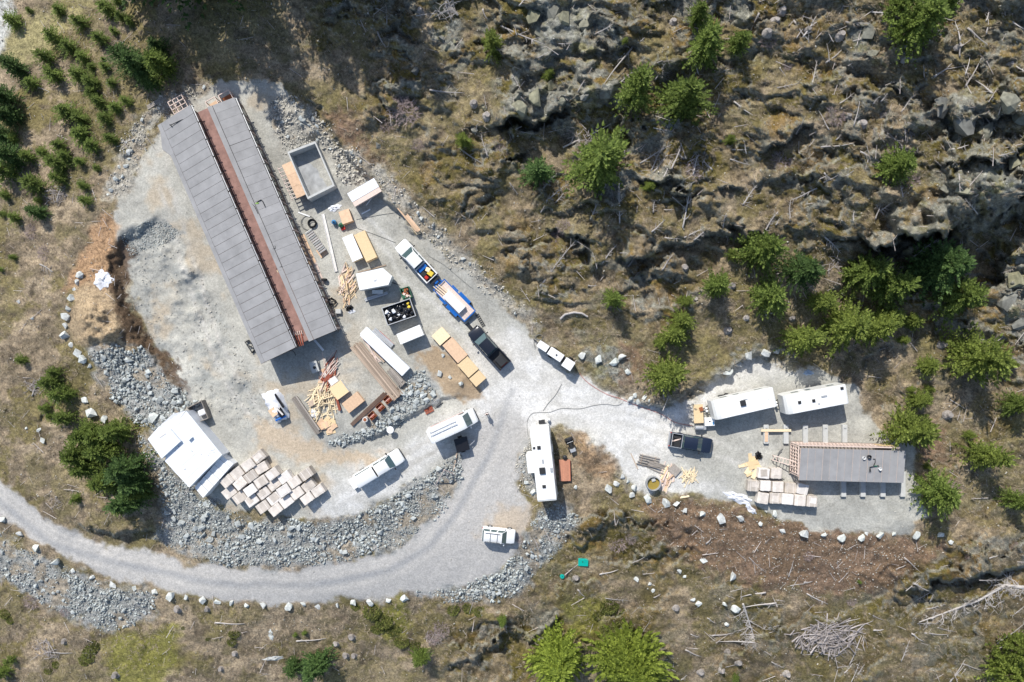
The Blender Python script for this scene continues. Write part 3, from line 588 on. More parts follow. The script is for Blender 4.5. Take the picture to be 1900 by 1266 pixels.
# pebbles and gravel specks on the open ground
allp = np.minimum(SD['yard'], SD['road'])
n = 9000; x = RNG.uniform(-20, 1920, n); y = RNG.uniform(-20, 1290, n); k = samp(allp, x, y) > 3
scatter('scattered_pebbles', PEBS, x[k], y[k], .05+.13*RNG.random(k.sum())**3, M['stonet'], 'small pale stones scattered over the hillside', 'pebbles', .2)
P = pick(SD['soil_red'], 1600, 0, zbox('soil_red')); scatter('dirt_slope_pebbles', PEBS, P[:, 0], P[:, 1], .04+.12*RNG.random(1600)**2, M['stonet'], 'pale pebbles scattered over the red dirt slope', 'pebbles', .2)
P = pick(sdf_poly(poly('240,450 330,440 400,560 480,720 520,790 440,800 370,740 290,640 240,540')), 2600, 0, (235, 435, 525, 805)); scatter('crushed_gravel', PEBS, P[:, 0], P[:, 1], .03+.13*RNG.random(2600)**4, M['stonet'], 'crushed grey gravel on the sunken ground beside the long building', 'gravel', .2)
P = pick(sdf_poly(poly('225,440 270,410 310,412 338,434 300,455 240,475')), 1500, 0, (220, 405, 345, 480)); scatter('crushed_gravel', PEBS, P[:, 0], P[:, 1], .05+.10*RNG.random(1500)**2, M['stone'], 'shade-toned crushed gravel spilling down the pad edge', 'gravel', .2)
n = 3500; x = RNG.uniform(250, 1720, n); y = RNG.uniform(150, 1100, n); k = samp(allp, x, y) < -3
scatter('yard_pebbles', PEBS, x[k], y[k], .03+.09*RNG.random(k.sum())**3, M['stonet'], 'pebbles scattered over the gravel yard and road', 'pebbles', .3)

# ------------------------------------------------------------------ grass and twigs
def tuft(seed, nb, h, w):
    r = random.Random(seed); V = []; F = []
    for b in range(nb):
        a = r.uniform(0, 6.28); l = r.uniform(.5, 1)*h; lean = r.uniform(.5, 1.3); d = Vector((math.cos(a), math.sin(a), 0)); s = Vector((-d.y, d.x, 0))*w
        p = d*r.uniform(0, .12); t = p+d*l*math.sin(lean)+Vector((0, 0, l*math.cos(lean))); n0 = len(V)
        V += [p+s, p-s, t]; F.append((n0, n0+1, n0+2))
    return np.array([v[:] for v in V]), np.array(F)
def grassfield(name, N, m, label, cond, h, w, nb=6, seed=0, tufts=None):
    x = RNG.uniform(-140, 2040, N); y = RNG.uniform(-120, 1390, N); k = (samp(allp, x, y) > 2) & cond(x, y)
    ripm = np.full(len(x), 9.0)
    for q in SD:
        if q.startswith('riprap') or q in ('soil_orange', 'soil_heap', 'soil_bank_shade', 'soil_red'): ripm = np.minimum(ripm, samp(SD[q], x, y))
    k &= ripm > 0
    x = x[k]; y = y[k]
    scatter(name, [tuft(seed+i, nb, 1, w) for i in range(10)], x, y, h*RNG.uniform(.6, 1.5, len(x)), m, label, 'grass', .5, .15)
nf = lambda x, y, s, sd: fbm(x/s, y/s, sd, 3)
grassfield('dry_grass', 52000, M['grass'], 'dry tan grass tufts covering the hillside', lambda x, y: nf(x, y, 70, 201)+.2*RNG.normal(size=len(x)) > -.2, .5, .035)
grassfield('green_grass', 17000, M['grassg'], 'yellow green grass and moss tufts on the hillside', lambda x, y: nf(x, y, 60, 205)+.2*RNG.normal(size=len(x)) > .25, .3, .045, 6, 30)
n = 7500; x = RNG.uniform(-120, 2020, n); y = RNG.uniform(-100, 1370, n); k = (samp(allp, x, y) > 3)&(nf(x, y, 60, 211)+.3*RNG.normal(size=n) > 0)
def twigproto(seed):
    r = random.Random(seed); mb = MB()
    p = Vector((-.5, 0, .05)); q = Vector((.5, r.uniform(-.1, .1), .07)); mb.tube(p, q, .022, .012, 4, False)
    for _ in range(r.randint(0, 3)):
        t = r.uniform(.2, .8); b = p.lerp(q, t); mb.tube(b, b+Vector((r.uniform(.05, .25), r.uniform(-.25, .25), r.uniform(0, .08))), .012, .006, 3, False)
    V = np.array(mb.v); F = []
    for f in mb.f: F += [f[:3]] if len(f) == 3 else [(f[0], f[1], f[2]), (f[0], f[2], f[3])]
    return V, np.array(F)
TW = [twigproto(i) for i in range(8)]
scatter('fallen_twigs', TW, x[k], y[k], .3+1.9*RNG.random(k.sum())**2.2, M['twig'], 'pale dead twigs strewn over the hillside', 'twigs', .48, .08)

# ------------------------------------------------------------------ trees
def conifer(seed, R, levels, nb, spr, wid=.36, top=.75, ls=.75):
    r = random.Random(seed); V = []; F = []
    def spray(p, d, l, w):
        d = d.normalized(); s = d.cross(Vector((r.gauss(0, .35), r.gauss(0, .35), 1))).normalized()*w
        n0 = len(V); m = p+d*l*.45; V.extend([p, m+s, p+d*l, m-s]); F.append((n0, n0+1, n0+2, n0+3))
    lobes = [(r.uniform(0, 6.28), r.uniform(.75, 1.25)) for _ in range(5)]
    for i in range(levels):
        t = i/levels; z = .07+.9*t**.95; n = max(4, int(nb*(1-.45*t)))
        for b in range(n):
            az = r.uniform(0, 6.283); lob = 1+.22*math.sin(2*az+seed)+.15*math.sin(3*az+seed*2.1+t*3)
            bl = (R*(1-t)**top*r.uniform(.42, 1.1)+.015)*lob
            up = r.uniform(.05, .35)+.5*t; d = Vector((math.cos(az), math.sin(az), up)); p0 = Vector((0, 0, z))
            for j in range(1, spr+1):
                f = (j+r.uniform(-.3, .3))/spr; p = p0+Vector((d.x*bl*f, d.y*bl*f, bl*(up*f-.28*f*f)))
                for sd in (-1, 1):
                    a = az+sd*r.uniform(.5, 1.1); l = ls*R*r.uniform(.13, .24)*(1.1-.4*f)*(1-.3*t)
                    spray(p, Vector((math.cos(a), math.sin(a), r.uniform(-.25, .55))), l, l*wid*r.uniform(.6, 1.1))
            spray(p, d, R*.2*(1-.4*t), R*.04)
    for _ in range(6): spray(Vector((0, 0, .93)), Vector((r.gauss(0, .25), r.gauss(0, .25), 1)), .1, .015)
    me = bpy.data.meshes.new('crown'); me.from_pydata([v[:] for v in V], [], F); me.update(); return me
def trunkmesh(R):
    mb = MB(); mb.path([(0, 0, -.05), (0, 0, .3), (.005, 0, .65), (0, 0, .96)], [.028, .022, .012, .003], 7); r = random.Random(4)
    for i in range(40):
        z = r.uniform(.08, .9); a = r.uniform(0, 6.28); l = R*.7*(1-z); mb.tube((0, 0, z), (math.cos(a)*l, math.sin(a)*l, z+.05*l/R), .008, .003, 4, False)
    return mb.mesh('trunk', False)
CON = {k: ([conifer(s, R, lv, nb, sp, wd, tp, .5 if k == 'B' else .75) for s in sd], trunkmesh(R), M[m]) for k, (sd, R, lv, nb, sp, wd, tp, m) in {
  'y': ((1, 2, 3, 4), .40, 15, 12, 9, .34, .62, 'fir'), 'm': ((11, 12, 13, 14, 15), .42, 19, 16, 12, .34, .55, 'fir'), 'l': ((21, 22, 23), .42, 18, 16, 12, .34, .5, 'firl'),
  'd': ((31, 32, 33), .38, 18, 16, 12, .34, .55, 'fird'), 'B': ((41, 42), .46, 30, 24, 18, .36, .5, 'firB'), 'T': ((51, 52), .24, 30, 14, 8, .36, .8, 'fird')}.items()}
CR = {'y': .40, 'm': .42, 'l': .42, 'd': .38, 'B': .46, 'T': .24}
HR = {'y': 1.95, 'm': 2.8, 'l': 2.7, 'd': 2.7, 'B': 2.3, 'T': 5}
tid = 0
def tree(px, py, r, kind, label, group, name='fir_tree', base=False, h=None):
    """r: crown radius in photo pixels; px,py: middle of the crown as seen"""
    global tid; tid += 1; rr = random.Random(tid*13)
    R = r/S*{'y': 1.12, 'B': .95}.get(kind, 1.02); hh = h or R*HR[kind]*rr.uniform(.88, 1.08)
    p = foot(px, py, hh*.33) if not base else on(px, py)
    hh *= (HC-p.z)/HC
    e = bpy.data.objects.new(name, None); COL.objects.link(e); e.location = p; e.rotation_euler = (rr.uniform(-.05, .05), rr.uniform(-.05, .05), rr.uniform(0, 6.28)); e.empty_display_size = .3
    wsc = (R*(HC-p.z)/HC)/CR[kind]*1.06 if not h else hh*rr.uniform(.9, 1.1)
    e.scale = (wsc*rr.uniform(.92, 1.08), wsc*rr.uniform(.92, 1.08), hh)
    cs, tm, m = CON[kind]; cm = cs[tid % len(cs)]
    if not cm.materials: cm.materials.append(m)
    if not tm.materials: tm.materials.append(M['bark'])
    for nm, me in (('trunk', tm), ('crown', cm)):
        o = bpy.data.objects.new(nm, me); COL.objects.link(o); o.parent = e
    tag(e, label, 'tree', group); return e
def trees(s, kind, label, group=None, **k):
    lbs = label.split('|')
    for i, p in enumerate(s.split()):
        a = p.split(','); label = lbs[i % len(lbs)]; tree(float(a[0]), float(a[1]), float(a[2]), a[3] if len(a) > 3 else kind, label, group, **k)
trees('27,40,18 55,20,7 110,20,13 150,42,16 200,18,18 226,32,12 218,2,10 100,70,18 130,88,17 28,125,21,d 85,105,18 100,140,20 60,155,15 155,108,14 185,72,15 212,58,9 145,140,17 168,150,15 170,125,9 196,125,11 208,155,11 192,110,5 183,155,5 172,172,14 185,190,15 195,220,14 215,200,13 235,188,12 125,210,20 150,222,16 150,250,18 170,270,15 208,258,14 240,40,10', 'y', 'young green fir on the dry slope above the long building', 'young firs on the upper left slope')
trees('238,112,26 262,128,29,d 300,124,26,m 276,150,18,d 296,88,18,d', 'd', 'bushy fir in the thick clump above the long building', 'fir clump above the long building')
trees('10,180,25,d 15,215,25,d 5,250,21,d 25,258,11 20,292,25,d 8,318,25 52,290,14 80,283,12 110,270,15 105,302,20 122,290,14 148,300,10 180,312,8 60,342,19 110,330,15 155,345,11 160,372,12 10,362,10 70,394,17,d 28,405,12 5,397,8 25,477,7 72,372,8 42,668,11 2,500,6', 'y', 'dark green young fir on the slope left of the orange dirt', 'young firs left of the orange dirt')
trees('95,708,22 112,733,20 131,730,12 85,757,11 93,772,8 120,775,19 100,690,12', 'y', 'small fir standing between the stone heap and the left slope', 'small firs by the stone heap')
trees('160,805,26 186,812,23 216,800,25 150,845,26 195,835,25 160,868,22 236,865,31,d 200,890,27 250,895,27,d 240,930,28,d 264,915,16 225,944,13', 'm', 'dense dark fir in the thicket beside the white wrapped stack', 'fir thicket by the white wrapped stack')
trees('142,925,11', 'y', 'small lone fir on the hump above the lower road')
trees('1297,28,21 1310,85,38 1180,170,38 1270,185,44', 'm', 'small upright fir above the others in the bluff group|wide dense fir just below the small upright bluff fir|broad fir beside the grey rock ledge on the bluff|broad fir shading the tangle of dead branches', 'firs on the upper bluff')
trees('1370,80,21', 'm', 'smaller fir beside the broad firs on the upper bluff')
trees('1110,300,50', 'm', 'largest spreading fir on the bluff above the leaning dead trunks'); trees('1000,318,27', 'd', 'round dark green fir below the rock ledge on the bluff')
trees('1018,140,12', 'l', 'small yellow green fir growing on the grey rock ledge'); trees('915,82,22', 'l', 'pale green shrubby fir beside the bleached log')
trees('860,262,15 1145,245,10 1355,260,10 1205,345,12 1358,472,12 1160,75,6 1500,480,7', 'l', 'tiny light green fir on the bluff slope', 'tiny firs on the bluff')
trees('1705,45,40 1740,18,32 1672,8,26', 'm', 'wide fir over the orange moss at the bluff top|bright fir overlapping the wide bluff top fir|dark fir at the back of the bluff top group', 'firs at the bluff top'); trees('1665,305,30', 'm', 'lone fir on the slope above the dark cliff')
trees('1410,465,38 1428,550,35 1487,505,34,d 1600,505,36 1650,532,37 1735,495,48,d 1780,552,38', 'm', 'yellow green fir at the open end of the stand below the ledge|broad fir standing alone under the first stand fir|dark fir between the broad fir and the thick stand|tall fir joined to the middle of the cliff stand|wide fir in the middle of the cliff stand|largest blue green fir right below the dark cliff|green fir touching the largest blue green cliff fir', 'firs below the dark cliff')
trees('1525,560,24 1490,628,34 1570,602,40 1620,610,35 1650,590,22 1690,596,18 1675,630,10', 'l', 'thin light fir under the dark stand fir|wide low light fir closest to the bare brown bank|biggest light fir of the lower stand|light fir beside the biggest one of the lower stand|small light fir in the gap of the cliff stand|small thin light fir on the shaded brown ground|tiny light fir on the shaded brown ground', 'firs above the campers')
trees('1330,530,24', 'm', 'small round fir alone on the dry slope between stumps'); trees('1137,555,20', 'm', 'small fir growing beside the low mossy ledge')
trees('1270,560,16 1265,595,22 1250,622,23 1225,636,13', 'l', 'topmost small fir of the short diagonal row|second fir of the short diagonal row|widest fir of the short diagonal row|lowest fir of the short diagonal row', 'firs in the short row')
trees('1235,695,36', 'l', 'bushy light green fir on the corner of the cut bank')
trees('1810,662,45', 'l', 'big light green fir at the right end of the site'); trees('1720,680,19', 'l', 'thin light green fir beside the bare brown slope'); trees('1705,742,19', 'l', 'slim fir above the end of the gravel pad')
trees('1685,795,38', 'l', 'leaning light green fir beside the roofed cabin end'); trees('1735,912,36', 'm', 'round fir at the corner of the cabin pad'); trees('1825,845,33', 'l', 'yellowish fir on the dry slope right of the cabin')
trees('1888,750,24 1885,930,22', 'm', 'green fir with a long shadow on the dry slope past the big light fir|green fir on the dry slope past the round pad fir', 'firs at the far right slope')
trees('1720,865,7 1798,806,9 1865,680,7 1880,677,8 1724,722,8 1690,722,7', 'l', 'tiny yellow green fir on the slope near the cabin', 'tiny firs near the cabin')
trees('1032,1218,54 1168,1222,66', 'B', 'pale lime fir beside the dark mossy ledge at the bottom slope|biggest bright lime fir next to the olive shrubs', 'large lime green firs', name='large_fir_tree')
trees('1872,1245,40,l 1895,1205,36,l', 'l', 'lime fir low beside the curved pale log|lime fir just under the fallen dead tree', 'lime firs below the fallen tree')
trees('590,1230,28', 'd', 'dark green round fir below the road'); trees('545,1236,18', 'd', 'smaller dark fir touching the round fir below the road'); trees('780,1218,16', 'm', 'small green fir below the boulder row'); trees('932,1152,10', 'm', 'tiny upright fir near the low ledge below the road')
trees('548,1178,5 565,1175,5 1365,1258,8 5,1245,16 20,1225,10 1595,1080,4', 'y', 'tiny fir seedling on the slope below the road', 'seedlings below the road')
# tall firs just above the photo's top edge, whose shadows reach into it
trees('330,-40,60 395,-25,50 270,-50,50 450,-60,60 520,-90,60 585,-70,55 640,-85,50 700,-60,45', 'T', 'tall dark fir standing uphill of the long building', 'tall firs uphill', name='tall_fir_tree', base=True, h=19)
# low shrubs
def shrubmesh(seed, n=420, leafy=True):
    r = random.Random(seed); V = []; F = []
    for _ in range(n):
        a = r.uniform(0, 6.28); q = r.random()**.5; z = (1-q*q)**.5*r.uniform(.4, 1)*.6; p = Vector((q*math.cos(a), q*math.sin(a), z*.9))
        d = Vector((r.gauss(p.x, .6), r.gauss(p.y, .6), r.gauss(.5, .5))).normalized(); l = r.uniform(.12, .26) if leafy else r.uniform(.25, .6); w = l*(.4 if leafy else .05)
        s = d.cross(Vector((r.gauss(0, .5), r.gauss(0, .5), 1))).normalized()*w; n0 = len(V); V.extend([p, p+d*l*.5+s, p+d*l, p+d*l*.5-s]); F.append((n0, n0+1, n0+2, n0+3))
    me = bpy.data.meshes.new('shrub'); me.from_pydata([v[:] for v in V], [], F); me.update(); me.materials.append(M['shrub'] if leafy else M['bare']); return me
SHL = [shrubmesh(i) for i in range(4)]; SHB = [shrubmesh(i+9, 300, False) for i in range(4)]
def shrubs(s, meshes, label, group, name):
    for i, p in enumerate(s.split()):
        a = [float(q) for q in p.split(',')]; o = bpy.data.objects.new(name, meshes[i % 4]); COL.objects.link(o); o.location = on(a[0], a[1])-Vector((0, 0, .05)); R = a[2]/S
        o.scale = (R, R*random.uniform(.8, 1.1), R*random.uniform(.55, .8)); o.rotation_euler = (0, 0, random.uniform(0, 6)); tag(o, label, 'shrub', group)
shrubs('690,1135,16 710,1150,18 730,1165,16 700,1165,14 745,1190,14 770,1195,12 840,1130,12 870,1128,12 890,1135,10 660,1125,9', SHL, 'low green shrub in the mat below the boulder row', 'green shrubs below the boulders', 'low_shrub')
shrubs('1130,1125,18 1150,1140,20 1145,1165,18 1165,1160,14 1110,1140,12 1125,1170,14', SHL, 'low olive shrub beside the lime green firs', 'olive shrubs by the lime firs', 'low_shrub')
shrubs('165,1215,16 172,1200,14 155,1225,12 105,1232,10 90,1245,9 435,1175,12 430,1190,10 385,1185,5 340,1165,5 8,1140,10 20,1150,9', SHL, 'dark scrubby shrub on the grassy slope below the road', 'scrub below the road', 'low_shrub')
shrubs('60,1115,14 120,1135,10 1035,440,14 1045,420,12 930,270,16 750,210,22 740,190,18 1425,75,12 1460,120,8 1285,320,14 1550,215,14 820,1165,16 805,1180,14 1880,1010,8 1500,1030,10 1450,300,14 60,430,12 85,470,14 1690,340,14 720,230,14 775,270,10 965,1000,8 1145,1010,14 1170,1000,10 1800,1030,9 1580,1115,9', SHB, 'leafless grey purple shrub on the rough slope', 'leafless shrubs', 'bare_shrub')

# ------------------------------------------------------------------ fallen logs, stumps, brush
def logmesh(seed, nbr, curve=.011):
    r = random.Random(seed); mb = MB(); pts = [Vector((-.5+i/7, curve*math.sin(i*.9+seed), 0)) for i in range(8)]
    mb.path(pts, [.026*(1-.7*i/7) for i in range(8)], 6)
    for _ in range(nbr):
        i = r.randint(1, 6); p = pts[i]; a = r.choice((-1, 1))*r.uniform(.5, 1.2); l = r.uniform(.06, .22); q = p+Vector((math.cos(a)*l, math.sin(a)*l, r.uniform(-.01, .06)))
        mb.tube(p, q, .009, .005, 4, False); q2 = q+Vector((r.uniform(-.02, .08), r.uniform(-.06, .06), r.uniform(-.02, .02))); mb.tube(q, q2, .005, .0025, 3, False)
    me = mb.mesh('log', False); me.materials.append(M['log']); me.shade_smooth(); return me
LOGM = [logmesh(i, n) for i, n in enumerate((0, 3, 6, 10, 14, 18))]
def log(x1, y1, x2, y2, br, label, group, w=1.0, name='fallen_log'):
    a = on(x1, y1); b = on(x2, y2); d = b-a; o = bpy.data.objects.new(name, LOGM[br]); COL.objects.link(o)
    mid = (a+b)/2; zs = [(on(x1+(x2-x1)*t, y1+(y2-y1)*t)-a.lerp(b, t)).z for t in (.2, .35, .5, .65, .8)]
    o.location = mid+Vector((0, 0, max(0, sorted(zs)[-2])+.06)); L = d.length; o.scale = (L, L if br else L*.6, max(L*.5, 4)*1.0); o.scale.y = max(L*.75, 5)*w; o.scale.z = max(L*.75, 5)*w
    o.rotation_euler = d.to_track_quat('X', 'Z').to_euler(); tag(o, label, 'log', group)
for s_, br, lb, gp in (
 ('929,53,1010,88 797,168,862,174 853,276,895,305 826,3,838,40 895,18,905,40 700,60,716,90', 2, 'bleached log lying on the mossy slope above the yard', 'logs on the mossy slope'),
 ('1174,86,1116,162 1407,25,1390,63 1045,275,1134,231 1131,273,1159,246 1743,35,1779,39 1794,53,1837,88 1790,164,1822,106 1842,174,1809,149 1733,144,1766,119 1521,275,1582,268 1594,283,1632,301 1470,40,1500,80 1360,190,1395,215 1530,120,1560,95 1655,60,1690,80 1850,30,1890,60', 1, 'fallen grey log on the upper bluff', 'logs on the upper bluff'),
 ('1207,318,1231,270 1187,303,1246,268 1285,325,1296,285 1321,316,1303,296 1095,407,1129,333 1149,415,1149,322 1265,424,1287,320 1013,373,1056,340 1000,358,1033,322 1001,532,1068,446 1116,489,1144,454 1377,381,1404,343 1415,434,1442,393 1227,502,1248,472 1286,446,1316,424 1337,431,1344,398 1211,396,1215,370 1420,426,1443,393 1582,413,1584,391 1516,350,1465,373 1464,411,1465,373 1640,400,1625,380', 4, 'leaning dead trunk with bare side branches on the bluff face', 'dead trunks on the bluff face'),
 ('1673,482,1723,446 1530,440,1560,470 60,735,75,700 105,375,115,345 75,490,100,505', 5, 'dead grey branchy snag lying by the firs', 'branchy snags'),
 ('1440,1118,1377,1127 1420,1098,1375,1106 1400,1191,1334,1190 1112,1066,1147,1057 1271,1206,1301,1219 1071,1094,1086,1108 1786,1232,1822,1244 1761,1266,1789,1224 1850,1194,1900,1158 1620,1170,1640,1168 1715,1175,1760,1178 1320,1180,1360,1175 400,1155,455,1157 85,1210,135,1212 550,1190,605,1185 1690,1080,1720,1095 1310,1010,1320,998 1690,1175,1712,1190', 1, 'thin pale log on the slope below the site', 'logs below the site')):
    for p in s_.split(): log(*[float(q) for q in p.split(',')], br, lb, gp, .9 if br < 4 else .8)
lr = random.Random(77); bq = sdf_poly(poly('620,-20 760,130 880,330 1010,480 1120,590 1250,520 1400,420 1560,440 1750,420 1910,380 1910,-20')); nl = 0
while nl < 80:
    a_, b_ = lr.uniform(600, 1900), lr.uniform(0, 560)
    if samp(bq, np.array([a_]), np.array([b_]))[0] > -8: continue
    an = lr.gauss(-.9, .8); ll = lr.uniform(16, 52); nl += 1
    log(a_-math.cos(an)*ll/2, b_-math.sin(an)*ll/2, a_+math.cos(an)*ll/2, b_+math.sin(an)*ll/2, lr.choice((0, 1, 2, 3, 4)), 'thin grey dead limb strewn on the rocky bluff', 'dead limbs on the bluff', lr.uniform(.45, .8), 'dead_limb')
nl = 0
while nl < 45:
    a_, b_ = lr.uniform(1050, 1900), lr.uniform(1030, 1260); nl += 1; an = lr.gauss(-.3, .7); ll = lr.uniform(14, 45)
    log(a_-math.cos(an)*ll/2, b_-math.sin(an)*ll/2, a_+math.cos(an)*ll/2, b_+math.sin(an)*ll/2, lr.choice((0, 1, 2, 3)), 'thin grey dead limb strewn on the slope below the cabin yard', 'dead limbs below the cabin yard', lr.uniform(.4, .7), 'dead_limb')
def polylog(name, pts, r0, r1, label, cat, group=None, nb=0, seed=1, m='log'):
    r = random.Random(seed); P = []
    for x, y in pts: P.append(on(x, y)+Vector((0, 0, r0+.03)))
    F = []
    for i in range(len(P)-1):
        for k in range(4): F.append(P[i].lerp(P[i+1], k/4))
    F.append(P[-1]); n = len(F); c = P[0].copy(); e = bpy.data.objects.new(name, None); COL.objects.link(e); e.location = c
    MB().path([p-c for p in F], [r0+(r1-r0)*i/(n-1) for i in range(n)], 7).build('trunk', M[m], e)
    for b in range(nb):
        i = r.randint(1, n-2); d = (F[i+1]-F[i]).normalized(); sd = Vector((-d.y, d.x, 0)); sd = (sd if sd.y < 0 else -sd)*r.choice((-1, 1, 1, 1)); L = r.uniform(1.0, 4.2)*(1-.5*i/n)
        q = [F[i]-c]; dd = (d*.5+sd*r.uniform(.5, 1)).normalized()
        for k in range(4): dd = (dd+Vector((r.gauss(0, .5), r.gauss(0, .5), r.gauss(0, .15)))).normalized(); q.append(q[-1]+dd*L/4)
        mb = MB().path(q, [.07, .05, .04, .03, .015], 4)
        for _ in range(7): u = q[r.randint(1, 4)]; mb.tube(u, u+Vector((r.uniform(-.8, .8), r.uniform(-.8, .8), r.uniform(-.1, .2))), .028, .012, 3, False)
        mb.build('branch', M[m], e)
    tag(e, label, cat, group); return e
polylog('fallen_tree', [(1930, 1090), (1890, 1088), (1862, 1084), (1812, 1113), (1760, 1132), (1703, 1153)], .28, .06, 'big bleached dead tree with hanging branches lying below the mossy ledge', 'tree', None, 64, 5)
polylog('fallen_tree', [(1378, 1120), (1388, 1150), (1396, 1175), (1402, 1200)], .14, .04, 'grey dead sapling with tangled branches on the lower slope', 'tree', None, 22, 8)
polylog('fallen_tree', [(850, 30), (836, 15), (826, -10)], .16, .1, 'dead grey snag with fan of branches at the mossy top slope', 'tree', None, 16, 9)
polylog('fallen_log', [(1040, 592), (1048, 584), (1065, 580), (1080, 582), (1090, 588)], .16, .12, 'curved grey root log above the white generator trailer', 'log')
STM = []
for s in range(4):
    r = random.Random(s); mb = MB(); prof = [(.62, -.3), (.5, 0), (.36, .15), (.3, .4), (.27, .5)]; mb.lathe(prof, 11); me = mb.mesh('stump'); me.materials.append(M['stump'])
    for v in me.vertices: v.co.x *= r.uniform(.9, 1.1); v.co.y *= r.uniform(.9, 1.1); v.co.z *= r.uniform(.85, 1.2)
    STM.append(me)
for s_, lb, gp in (('1452,19 1440,39 1575,215 1680,111 1779,86 1875,119 1560,65 1500,55 1425,60 1600,230 1640,215 1250,40 780,20', 'weathered grey stump on the upper bluff', 'stumps on the upper bluff'), ('1359,530 1351,612 1471,590 1270,497 1290,555 1385,590 905,215 880,192 1750,640 1760,770', 'cut grey stump on the dry slope between firs', 'stumps on the dry slope'),
                   ('653,1181 624,1194 642,1216 657,1216 1069,1072 1254,1128 410,1240 436,1212 385,1130 330,1130 1350,1207 1370,1228 1300,1246 1340,1245 120,1190 215,1252 1460,1250', 'old grey stump on the slope below the road', 'stumps below the road')):
    for i, p in enumerate(s_.split()):
        a = [float(q) for q in p.split(',')]; o = bpy.data.objects.new('stump', STM[i % 4]); COL.objects.link(o); o.location = on(*a); q = random.uniform(.7, 1.25); o.scale = (q, q, q); o.rotation_euler = (0, 0, i); tag(o, lb, 'stump', gp)
def brush(px, py, rx, ry, n, label, seed, lmax=3.2, cat='brush pile', m='brushw', name='brush_pile', flat=.9, group=None):
    r = random.Random(seed); e = bpy.data.objects.new(name, None); COL.objects.link(e); c = on(px, py); e.location = c; ms = []
    for k in range(10):
        mb = MB(); pts = [Vector((-.5, 0, 0)), Vector((-.15, r.uniform(-.06, .06), .02)), Vector((.2, r.uniform(-.08, .08), 0)), Vector((.5, r.uniform(-.1, .1), .02))]; mb.path(pts, [.03, .024, .017, .008], 5)
        for _ in range(2): mb.tube(pts[2], pts[2]+Vector((r.uniform(.1, .25), r.uniform(-.2, .2), .05)), .008, .003, 3, False)
        me = mb.mesh('branch', False); me.materials.append(M[m]); ms.append(me)
    for i in range(n):
        q = r.random()**.6*(1.35 if r.random() < .2 else 1); a = r.uniform(0, 6.28); x = q*math.cos(a)*rx/S; y = q*math.sin(a)*ry/S; o = bpy.data.objects.new('branch', r.choice(ms)); COL.objects.link(o); o.parent = e
        o.location = (x, y, gz(c.x+x, c.y+y)-c.z+.06+max(0, 1-q)*flat*r.random()); L = r.uniform(.35, 1)*lmax; o.scale = (L, L, L); o.rotation_euler = (r.uniform(-.2, .2), r.uniform(-.25, .25), r.gauss(.2, 1.3))
    tag(e, label, cat, group); return e
brush(1538, 1182, 60, 38, 240, 'big pile of grey dead branches and brush on the lower slope', 3, 3.4)
brush(1095, 255, 45, 20, 60, 'pale dead branches tangled above the spreading fir', 4, 2.4, flat=.3)
brush(105, 362, 22, 18, 40, 'bleached dead branches among the left young firs', 5, 1.8, flat=.4); brush(62, 715, 16, 18, 30, 'grey dead branches beside the small firs', 6, 1.6, flat=.3)
brush(85, 1205, 28, 18, 40, 'thin grey branches heaped on the lower left grass', 7, 2, flat=.3); brush(1240, 145, 22, 12, 30, 'fan of pale dead branches between two broad firs', 8, 1.6, flat=.3)
brush(1545, 490, 25, 12, 24, 'reddish dead branches between the firs below the cliff', 9, 1.6, flat=.3); brush(1675, 245, 24, 12, 24, 'loose dead branches below the bluff rocks', 10, 1.6, flat=.3); brush(105, 935, 12, 14, 24, 'pale dead twigs on the hump above the road', 11, 1.2, flat=.3)
brush(810, 1185, 20, 14, 40, 'pinkish dead brush below the road boulders', 12, 1.3, flat=.4); brush(1660, 275, 30, 14, 30, 'grey dead limbs scattered below the bluff top', 13, 1.8, flat=.2); brush(1290, 300, 18, 30, 30, 'dead limbs tangled round the leaning trunks', 14, 1.8, flat=.3)

# ------------------------------------------------------------------ placing things
def thing(name, label, cat, px, py, dx=1, dy=0, h=0., group=None, tilt=None, zoff=0.):
    """Empty on the ground below the photo point (px,py), which shows something h metres up; X axis along photo direction (dx,dy)"""
    p = foot(px, py, h); e = bpy.data.objects.new(name, None); COL.objects.link(e); e.empty_display_size = .4
    ang = math.atan2(-dy, dx)
    if tilt:
        l, w = tilt; a = Vector((math.cos(ang), math.sin(ang), 0)); b = Vector((-a.y, a.x, 0))
        g = lambda s, t: gz(p.x+a.x*s+b.x*t, p.y+a.y*s+b.y*t)
        f = [g(l, w), g(l, -w), g(-l, w), g(-l, -w)]
        ax = (a*2*l+Vector((0, 0, (f[0]+f[1]-f[2]-f[3])/2))).normalized(); bx = (b*2*w+Vector((0, 0, (f[0]+f[2]-f[1]-f[3])/2))).normalized()
        zx = ax.cross(bx).normalized(); bx = zx.cross(ax); R = Matrix((ax, bx, zx)).transposed(); e.rotation_euler = R.to_euler(); p = Vector((p.x, p.y, sum(f)/4))
    else: e.rotation_euler = (0, 0, ang)
    e.location = p+Vector((0, 0, zoff)); tag(e, label, cat, group); return e
def mpx(v, h=0., z=0.): return v/S*(HC-z-h)/HC
def one(name, label, cat, mb, m, px, py, dx=1, dy=0, h=0., group=None, smooth=None, bevel=0, zoff=0.):
    e = thing(name, label, cat, px, py, dx, dy, h, group, zoff=zoff); loc = e.location.copy(); rot = e.rotation_euler.copy(); bpy.data.objects.remove(e)
    o = mb.build(name, m, None, smooth, bevel); o.location = loc; o.rotation_euler = rot; tag(o, label, cat, group); return o

